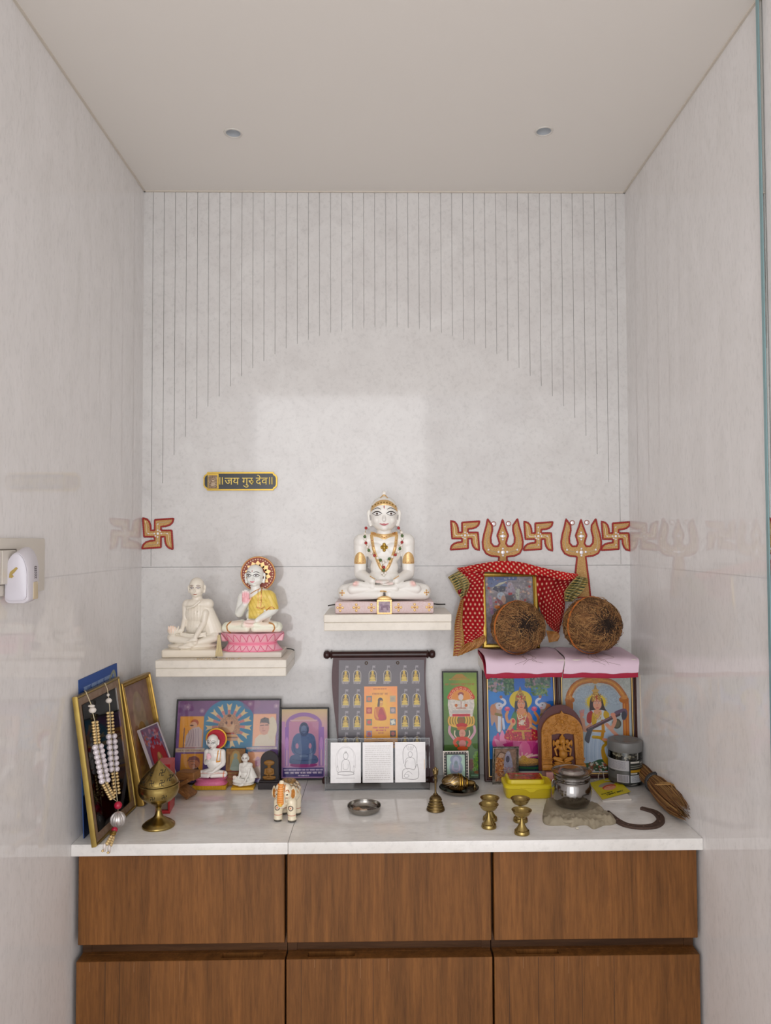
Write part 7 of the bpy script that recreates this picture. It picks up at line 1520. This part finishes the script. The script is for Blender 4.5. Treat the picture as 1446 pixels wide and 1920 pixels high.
def jar():
    p = cp(1172.7, 1467); k = px_scale(p)/4.382; e = empty('plastic_jar', (p.x, p.y, ZC+.0003), 0, 'clear plastic jar with grey screw lid and printed label, in the right corner', 'jar')
    b0 = 1012; f = lambda q: [(r*k, (b0-y)*k) for r, y in q]
    lathe_obj('jar_wall', f([(90, 1012), (118, 1010)])+smoothprof(f([(118, 1010), (130, 1000), (134, 980), (134, 760), (130, 740)]))+f([(122, 726), (118, 700)])+f([(114, 700), (118, 730), (128, 760), (130, 980), (116, 1004), (2, 1006)]), glass_mat('jar_plastic', (.88, .88, .87), .06, .02), e, 48, cap=False)
    lathe_obj('lid', f([(136, 742), (139, 738), (139, 672), (136, 664), (118, 659), (90, 658)])+f([(86, 661), (60, 661), (2, 661)]), mat('lid_grey', '6d6c6a', .4), e, 56)
    random.seed(12); dk = mat('jar_dark', '37342c', .6)
    cotton = mat('cotton_wick', 'b9b096', .8); 
    B = NB()
    for i in range(60):
        a = random.uniform(0, 2*PI); r = random.uniform(60, 112); z = random.choice([random.uniform(765, 830), random.uniform(765, 830), random.uniform(975, 998)]); x, y = r*math.cos(a)*k, r*math.sin(a)*k
        q = [Vector((x, y, (b0-z)*k))]; 
        for j in range(3): q.append(q[-1]+Vector((random.uniform(-22, 22), random.uniform(-22, 22), random.uniform(-14, 14)))*k)
        for v in q:
            h_ = math.hypot(v.x, v.y)
            if h_ > 118*k: v.x *= 118*k/h_; v.y *= 118*k/h_
            v.z = min(max(v.z, (b0-998)*k), (b0-755)*k)
        tube(B, cr(q, 4), 9*k, 6)
    tag(fin('cotton_wicks', B, cotton, e, 60), kind='stuff')
    lathe_obj('dark_filling', f([(2, 1000), (104, 1000), (104, 790), (2, 790)]), dk, e, 32)
    c = Cv(-160, 795, 160, 985, 330, '33342e')
    c.rect(-160, 795, -2, 880, 'b6b4b6').rect(-160, 880, -2, 950, '5c5c5a').rect(0, 795, 160, 985, '2a2c28').rect(5, 803, 55, 818, 'c8c4bc').rect(60, 812, 100, 826, 'a8a49c').rect(112, 806, 145, 820, '9c988e').rect(5, 836, 155, 842, '8c8c84').rect(5, 852, 155, 858, '8c8c84').rect(5, 872, 155, 892, 'b08c4c').rect(5, 896, 40, 906, 'c8c4bc').rect(-60, 912, -2, 975, 'b4b2b6').rect(4, 915, 155, 975, 'c2c4c6').rect(-2, 795, 2, 985, '1c1c1c').rect(-110, 885, -70, 895, '2c2c2c').rect(-160, 950, -62, 985, '4a4844')
    for i in range(7): c.script(-150+i*2, 808+i*9, -18, 4, '8c8a90', 1.2)
    for i in range(8): c.line([(-52+i*6, 918), (-52+i*6, 968)], 2+i % 3, '5c5a60')
    for i in range(6): c.script(12, 922+i*8, 148, 3.5, '7c7e84', 1.0)
    def fl(U, V):
        a = -PI/2+(U-.5)*2*2.0-.05; r = 135.5*k; return np.stack([r*np.cos(a), r*np.sin(a), (b0-(800+185*V))*k], 1)
    sheet('label', c, fl, matv('label_print', .35), e)
jar()
def horseshoe():
    pts = [(606, 1245), (640, 1278), (690, 1318), (750, 1350), (830, 1368), (920, 1372), (1000, 1360), (1045, 1325), (1040, 1285), (1000, 1250), (950, 1232), (886, 1215)]
    P = [cp(1000+x/4.382, 1240+y/4.382) for x, y in pts]; c = sum(P, Vector())/len(P); e = empty('horseshoe', (c.x, c.y, ZC+.0002), 0, 'rusty brown iron horseshoe lying on the worktop in front of the broom', 'horseshoe')
    Q = cr([v-Vector((c.x, c.y, ZC)) for v in P], 7); n = len(Q); RR = []
    for i, q in enumerate(Q):
        t = (Q[min(i+1, n-1)]-Q[max(i-1, 0)]).normalized(); s_ = Vector((t.y, -t.x, 0)); w_ = .0078*(.55+.45*math.sin(PI*i/(n-1))**.6); h = .0042
        RR.append([q-s_*w_+Vector((0, 0, 0)), q+s_*w_, q+s_*w_*.95+Vector((0, 0, h)), q+s_*w_*.25+Vector((0, 0, h)), q+Vector((0, 0, h*.72)), q-s_*w_*.25+Vector((0, 0, h)), q-s_*w_*.92+Vector((0, 0, h))])
    B = NB(); rings(B, RR); o = fin('iron_shoe', B, mat('rusty_iron', '5a4438', .7, .2, c2='3c2c26', scale=180, amt=.6, bump=1, bscale=700), e, 50)
    for i in (14, 24, 34, 48, 58): B = NB(); box(B, (Q[i].x, Q[i].y, .0034), (.0025, .0025, .0016)); fin('nail_head', B, mat('nail_rust', '75594a', .6), e, 0)
horseshoe()
def broom():
    a, b = cp(1000+905/4.382, 1240+985/4.382), cp(1000+1250/4.382, 1240+1350/4.382); a = Vector((a.x, a.y, 0)); b = Vector((b.x, b.y, 0))
    o = Vector((a.x, a.y, ZC+.0004)); e = empty('hand_broom', o, 0, 'short straw hand broom tied with a dark band, leaning towards the right wall', 'broom')
    L = (b-a).length; ax = (b-a).normalized(); sd = Vector((-ax.y, ax.x, 0)); k = px_scale(cp(1240, 1500)); random.seed(3)
    rad = lambda t: (.0185+.004*math.sin(t*PI*.9)) if t < .36 else (.0205+.006*math.sin((t-.36)/.64*PI)) * (1 if t < .9 else 1-(t-.9)*2.5)
    cz = lambda t: .024
    mats = [mat('straw_a', '8a5f34', .7), mat('straw_b', 'a07a48', .7), mat('straw_c', '6b4526', .7)]
    for mi, mt in enumerate(mats):
        B = NB()
        for i in range(170):
            th = random.uniform(0, 2*PI); rr_ = math.sqrt(random.uniform(.15, 1)); t0 = random.uniform(-.02, .05); t1 = random.uniform(.82, 1.03); tw = random.uniform(-.25, .25); P = []
            for j in range(7):
                t = t0+(t1-t0)*j/6; r = rad(max(0, min(t, 1)))*rr_*(.86 if abs(t-.33) < .1 else 1); an = th+tw*(t)+random.uniform(-.03, .03)
                P.append(ax*L*t+sd*r*math.cos(an)+Vector((0, 0, max(cz(t)+r*.9*math.sin(an), .0012))))
            tube(B, P, [.0009]*6+[.0004], 4)
        tag(fin('straw_bundle', B, mt, e, 60), kind='stuff')
    B = NB(); c = ax*L*.34; tube(B, [c+(sd*math.cos(t)+Vector((0, 0, 1))*math.sin(t)*.93)*.0208+Vector((0, 0, .024)) for t in [2*PI*j/32 for j in range(32)]], .0030, 8, closed=True)
    tube(B, [c+ax*.0045+(sd*math.cos(t)+Vector((0, 0, 1))*math.sin(t)*.93)*.0205+Vector((0, 0, .024)) for t in [2*PI*j/32 for j in range(32)]], .0026, 8, closed=True); fin('band', B, mat('band_dark', '2e2c2c', .5), e, 60)
    B = NB(); m = ax*L*.70+Vector((0, 0, .047))
    for i in range(7): d1_ = random.uniform(0, PI); v = (ax*math.cos(d1_)+sd*math.sin(d1_))*random.uniform(.018, .03); tube(B, cr([m-v, m+Vector((0, 0, random.uniform(.001, .006))), m+v+Vector((0, 0, -.004))], 4), .0007, 5)
    fin('loose_straws', B, mats[1], e, 60)
broom()
# ---------------- pink and red cloths over the right shelf ----------------
def shelf_cloth(nm, pl0, pr0, pl1, pr1, label, curl):
    """pl0/pr0: back edge pixels, pl1/pr1: lower front edge pixels"""
    yf = -.151; zt = ZS3+.0012; zf = wp((pl1+pr1)/2, 1261.5, yf-.004).z; zr = wp((pl1+pr1)/2, 1270.0, yf-.003).z
    xb0, xb1 = wp(pl0, 1225, -.06).x, wp(pr0, 1225, -.06).x; xf0, xf1 = wp(pl1, 1262, yf).x, wp(pr1, 1262, yf).x
    e = empty('shelf_cloth', ((xf0+xf1)/2, 0, zt), 0, label, 'cloth', 'cloths folded over the right shelf'); ox, oz = (xf0+xf1)/2, zt
    prof = [(-.012, zt+.004), (-.05, zt+.004), (-.09, zt+.0035), (-.125, zt+.003), (-.143, zt+.001), (yf-.001, zt-.005), (yf-.004, zt-.014), (yf-.004, zf)]
    P = cr([(0, a, b) for a, b in prof], 6); n = len(P)
    def surf(off, drop, x_in):
        rows = []
        for i, q in enumerate(P):
            t = i/(n-1); x0 = xb0+(xf0-xb0)*t; x1 = xb1+(xf1-xb1)*t; r = []
            for j in range(25):
                u = j/24; cu = curl*.010*(1-u)**8*(1 if t < .75 else max(0, 1-(t-.75)*4)); lift = .0012*math.sin(u*9+t*5)+.0008*math.sin(u*23+2*t)
                r.append(Vector((x0+x_in+(x1-x0-2*x_in)*u-ox, q.y+off*.3, q.z-off+lift-oz+cu*.4)))
            rows.append(r)
        return rows
    def slab(rows, th, name, mt, parent):
        back = [[v+Vector((0, th*.6, -th)) for v in r] for r in rows]; B = NB(); rings(B, [f+b[::-1] for f, b in zip(rows, back)]); return fin(name, B, mt, parent, 60)
    top = surf(0, 0, 0); slab(top, .0010, 'pink_cloth', mat('pink_cotton', 'd9c0cf', .85, bump=.2, bscale=900), e)
    # red lining: shows below the front hem and at the left corner
    B = NB(); rr = [[Vector((xf0-ox-.001+(xf1-xf0+.001)*u, yf-.0022+.0006*math.sin(u*20), z-oz+.0009*math.sin(u*7+(0 if nm else 2)))) for u in [j/24 for j in range(25)]] for z in (zf+.006, (zf+zr)/2, zr)]
    slab(rr, .0014, 'red_border', mat('red_velvet', '9c1234', .7), e)
    if curl:
        B = NB(); k = 25; edge = [top[i][0] for i in range(n)]
        for r in (0,):
            rows = [[v+Vector((-.0015-.004*math.sin(PI*i/(n-1)), .001, -.001)), v+Vector((-.001, .002, -.008-.010*math.sin(PI*min(1, i/(n-1)*1.1)))), v+Vector((.006, .003, -.012*min(1, i/8)))] for i, v in enumerate(edge[8:])]
            back = [[q+Vector((.001, .0008, -.001)) for q in r_] for r_ in rows]; rings(B, [f+b[::-1] for f, b in zip(rows, back)])
        fin('red_lining', B, mat('red_velvet', '9c1234'), e, 60)
    return e
shelf_cloth(0, 896, 1048, 912, 1054, 'pale pink cloth with crimson border under the left coconut', 1)
shelf_cloth(1, 1049, 1178, 1056, 1196, 'pale pink cloth with crimson border under the right coconut', 0)
ZP = ZS3+.0075
# ---------------- gold framed photo on the shelf ----------------
def shelf_photo():
    yb = -.036; ytp = -.012; a, b = wp(904, 1207, yb), wp(1012, 1207, yb); zt = wp(955, 1073, ytp).z; z0 = ZP; h = math.hypot(zt-z0, ytp-yb); th = math.atan2(ytp-yb, zt-z0); w_ = (b.x-a.x)
    e = empty('framed_photo', ((a.x+b.x)/2, yb, z0), 0, 'gold framed collage photo draped with the red veil, standing on the right shelf', 'framed photo', None, (-th, 0, 0))
    c = Cv(220, 200, 1230, 1640, 170, '8c8488'); c.mottle(.35, 60).rect(280, 200, 900, 270, '4c5c8c').rect(270, 270, 700, 420, '5c6c94', .8).poly([(350, 450), (520, 330), (700, 280), (640, 330), (420, 430)], 'c8c4b0').poly([(370, 470), (420, 400), (660, 400), (640, 510), (500, 530)], '3c3c4c').ell(750, 380, 60, 70, 'b0a4ac').poly([(640, 560), (680, 430), (750, 370), (830, 430), (850, 560)], 'a89ca8', smooth=True).rect(640, 600, 820, 760, '4c444c').ell(550, 610, 80, 80, 'b4bcc8').ell(600, 690, 50, 90, 'b89484').poly([(860, 460), (960, 460), (930, 700), (870, 740)], 'c4c4b8').line([(1000, 400), (940, 720)], 12, 'b8acac').poly([(500, 800), (440, 650), (560, 720), (600, 800)], '7c3c44').line([(310, 640), (350, 980)], 70, '9c7c94').ell(460, 850, 70, 40, 'c87c34').dots(160, 230, 210, 1220, 1100, 16, ['b8b4b4', '6c6470', 'c4b4a0', '54505c', 'a8745c'], .6)
    for x, y in ((290, 440), (440, 745), (765, 565), (1060, 705), (1165, 410), (730, 570)): c.ell(x, y, 28, 28, 'a02420')
    for x, y in ((250, 360), (330, 520), (410, 660), (490, 800), (1190, 320), (1140, 560), (1030, 520)): c.ell(x, y, 26, 26, 'd4b4a4')
    c.mottle(.15, 18)
    prof = [(0, .004), (0, -.006), (.001, -.008), (.0022, -.0065), (.0034, -.009), (.0075, -.0095), (.0088, -.007), (.0100, -.0075), (.0108, -.003), (.0108, .004)]
    std_frame(e, w_, h, c, prof, mat('gold_photo_frame', 'b0964c', .25, .85, c2='86692c', scale=30, amt=.6), .0108, .008, -.001)
shelf_photo()
# ---------------- coconuts ----------------
def coconut(px, py, rpx, label, eye, rz, thr):
    y = -.105; p = wp(px, py, y); r = rpx*px_scale(p); o = Vector((p.x, y, ZP+r*.955)); random.seed(int(px))
    e = empty('coconut', o, 0, label, 'coconut', 'husked coconuts on the shelf cloths')
    B = NB(); bmesh.ops.create_icosphere(B, subdivisions=5, radius=r*.95)
    ev = Vector(eye).normalized()
    from mathutils import noise
    for v in B.verts:
        n = v.co.normalized(); d = 1+.035*noise.noise(n*3)+.03*noise.noise(n*9); q = n.dot(ev); v.co = n*r*.94*d*(1-.10*max(0, (q-.93)/.07)); v.co.z *= .97; v.co.x *= 1.03
    me = bpy.data.meshes.new('husk'); B.to_mesh(me); B.free(); me.shade_smooth()
    def f(P):
        n = P/np.linalg.norm(P, axis=1)[:, None]; q = n @ np.array(ev); c = np.tile(np.array(A('7c5636')), (len(P), 1)); c = dig(c, np.clip((q-.89)/.07, 0, 1), '1e1610', .97); return c
    colour_mesh(me, f); mesh_obj('husk', me, matv('husk_skin', .85, bump=1, bscale=300), e)
    mts = [mat('fibre_a', '8c6038', .8), mat('fibre_b', 'a67c4c', .8), mat('fibre_c', '5e4026', .8)]
    for mi, mt in enumerate(mts+[mat('fibre_dark', '2e2018', .9)]):
        B = NB(); cnt = 620 if mi < 3 else 260
        for i in range(cnt):
            for _ in range(20):
                n = Vector((random.gauss(0, 1), random.gauss(0, 1), random.gauss(0, 1))).normalized()
                if n.y < .35 and ((mi < 3 and n.dot(ev) < .965) or (mi == 3 and n.dot(ev) > .87)): break
            if n.z < -.8: continue
            tdir = (ev-n*ev.dot(n)); tdir = tdir.normalized() if tdir.length > .01 else Vector((1, 0, 0))
            a = random.gauss(0, .55); side = n.cross(tdir); d = (tdir*math.cos(a)+side*math.sin(a))*random.choice((-1, 1)); L = r*random.uniform(.25, .65); lift = random.uniform(.0, .05)*r*(2.2 if random.random() < .12 else 1)
            P = []
            for j in range(5):
                t = j/4; ang = L*(t-.5)/r; v = (n*math.cos(ang)+d*math.sin(ang)); P.append(v*(r*.965+lift*math.sin(t*PI)+(.0018 if j in (0, 4) else 0)*0)+side*.004*math.sin(t*5+i))
            for v in P: v.z *= .97; v.z = max(v.z, -r*.95)
            tube(B, P, [.0004, .00055, .0005, .0004, .0002], 3)
        tag(fin('husk_fibres', B, mt, e, 60), kind='stuff')
    # sacred thread round the husk, seen as a ring on the left
    M = Euler(thr).to_matrix(); B = NB()
    for q in (0, .0022, .004): tube(B, [M @ Vector((r*1.0*math.cos(t), q, r*.985*math.sin(t)*1.0)) for t in [2*PI*j/48 for j in range(48)]], .0007, 6, closed=True)
    fin('tied_thread', B, mat('orange_thread', 'b5532c', .6, c2='c9822f', scale=200), e, 60)
    B = NB()
    for i in range(4):
        x0 = random.uniform(-.02, .02); q0 = Vector((x0, -r*.6, -r*.90)); tube(B, cr([q0, q0+Vector((random.uniform(-.01, .02), -.012, -.006)), q0+Vector((random.uniform(-.02, .02), -.020, -.010)), q0+Vector((random.uniform(-.02, .03), -.0230, -.012-random.uniform(0, .008)))], 5), .00028, 4)
    fin('fallen_fibres', B, mts[2], e, 60)
coconut(971.5, 1176, 50.5, 'round fibrous brown coconut in front of the gold framed photo', (.12, -1, .22), 0, (0, .1, .42))
coconut(1110.5, 1168, 54, 'larger fibrous brown coconut nearest the right wall', (.34, -1, .14), 0, (0, .1, .40))
# ---------------- red veil with gold dots over the photo ----------------
def veil():
    z4 = 3.708; V = lambda zx, zy, y: wp(830+zx/z4, 950+zy/z4, y)
    DY = .012; o = V(500, 430, -.03); e = empty('red_veil', o, 0, 'red dotted veil with gold lace border draped over the gold framed photo', 'veil')
    vm = matv('veil_cloth', .75, bump=.3, bscale=800, spec=.15)
    def dotted(nx_, ny_, base='a00c34', du=9, dark=None, sz=.30):
        c = Cv(0, 0, nx_, ny_, int(nx_*9), base); c.mottle(.22, 3.5).mottle(.08, 1.2)
        gx = np.floor(c.Y); xx = (c.X+.5*(gx % 2)) % 1-.5; yy = c.Y % 1-.5; d = np.hypot(xx, yy*.68)-sz*.68; c.bl(d, 'e0a890'); c.bl(d+sz*.35, 'f6e6d4', .9); return c
    def piece(nm, L, Rr, ya, yb, cv, folds=3, amp=.004, mt=None):
        Lc = cr([(a, b, 0) for a, b in L], 8); Rc = cr([(a, b, 0) for a, b in Rr], 8)
        def f(U, Vv):
            out = np.empty((len(U), 3))
            for i in range(len(U)):
                pass
            return out
        LA = np.array([(v.x, v.y) for v in Lc]); RA = np.array([(v.x, v.y) for v in Rc])
        def samp(Ar, t): q = t*(len(Ar)-1); i = np.minimum(q.astype(int), len(Ar)-2); fr_ = (q-i)[:, None]; return Ar[i]*(1-fr_)+Ar[i+1]*fr_
        def f(U, Vv):
            a, b = samp(LA, Vv), samp(RA, Vv); P = a*(1-U[:, None])+b*U[:, None]
            y = DY+ya+(yb-ya)*Vv-amp*(.5+.5*np.sin(U*folds*2*PI+Vv*3))-amp*.4*np.sin(Vv*7+U*5)
            px = 830+P[:, 0]/z4; py = 950+P[:, 1]/z4
            dx = fw.x+rr.x*(px-CX0)/FPX+uu.x*(CY0-py)/FPX; dy = fw.y+rr.y*(px-CX0)/FPX+uu.y*(CY0-py)/FPX; dz = fw.z+rr.z*(px-CX0)/FPX+uu.z*(CY0-py)/FPX
            t = (y-CP.y)/dy; return np.stack([CP.x+dx*t-o.x, y-o.y, CP.z+dz*t-o.z], 1)
        return sheet(nm, cv, f, mt or vm, e, .0006)
    piece('left_drape', [(105, 425), (122, 520), (140, 600), (128, 760), (135, 880), (152, 965)], [(300, 400), (290, 470), (285, 600), (290, 760), (296, 880), (300, 900)], -.030, -.052, dotted(5, 27), 2, .005)
    piece('top_fold', [(100, 418), (112, 430), (125, 450)], [(985, 470), (975, 500), (930, 505)], -.028, -.045, dotted(36, 3.6, 'b0142e', sz=.33), 5, .003) if False else None
    piece('top_fold', [(100, 430), (250, 398), (400, 378), (540, 385), (700, 425), (850, 455), (945, 468)], [(125, 448), (270, 452), (420, 458), (560, 470), (700, 480), (840, 510), (925, 498)], -.047, -.050, (lambda c: c)(dotted(2.2, 42, 'ae0e36', sz=.32)), .5, .004)
    piece('right_drape', [(640, 460), (650, 600), (680, 720), (720, 800), (760, 850), (800, 880)], [(925, 495), (880, 540), (850, 620), (850, 700), (832, 790), (806, 885)], -.026, -.045, dotted(8, 20, '920a2e', sz=.26), 2.5, .006)
    lace = Cv(0, 0, 10, 60, 60, 'a88452'); lace.mottle(.4, .8)
    for i in range(24): z = i*2.5; lace.line([(1, z), (8.5, z+1.25), (1, z+2.5)], .8, '8c2a24' ).line([(2.5, z+.4), (8.5, z+1.6)], .35, 'e0cc98')
    lm = matv('gold_lace', .5, .2, bump=.6, bscale=900)
    piece('gold_lace', [(128, 640), (105, 720), (84, 820), (82, 920), (72, 1040)], [(148, 640), (140, 720), (138, 820), (150, 920), (140, 1030)], -.046, -.056, lace, 1, .002, lm)
    lace2 = Cv(0, 0, 60, 12, 160, 'b08c5c'); lace2.mottle(.45, 1.2)
    for i in range(14): z = i*4.4; lace2.line([(z, 11), (z+2.2, 1), (z+4.4, 11)], .8, '9a3c2c').line([(z+1, 9), (z+2.2, 4)], .5, 'ead8a8')
    piece('gold_lace', [(140, 965), (120, 1000), (100, 1042)], [(292, 893), (300, 930), (262, 975)], -.056, -.058, lace2, 2, .003, lm)
    green_ = Cv(0, 0, 12, 40, 70, 'a89468'); green_.mottle(.4, 1)
    for i in range(10): z = i*4; green_.line([(1, z), (11, z+2), (1, z+4)], 1.0, '2c4030').line([(1, z+1.2), (11, z+3.2)], .5, 'd8c890')
    piece('gold_lace', [(38, 490), (70, 540), (95, 590), (130, 640)], [(110, 445), (165, 490), (188, 540), (165, 610)], -.046, -.050, green_, 1.5, .004, lm)
    piece('gold_lace', [(935, 480), (885, 540), (850, 590), (850, 660)], [(1012, 500), (1008, 540), (960, 610), (900, 660)], -.046, -.050, green_, 2, .005, lm)
    piece('gold_lace', [(720, 860), (730, 900), (740, 945)], [(800, 870), (815, 900), (800, 935)], -.050, -.055, lace2, 1, .003, lm)
    B = NB(); pass
    piece('red_tail', [(106, 580), (112, 610), (130, 630)], [(170, 560), (160, 600), (140, 635)], -.048, -.050, dotted(3, 3, '7c1830', sz=.1), 1, .003)
veil()
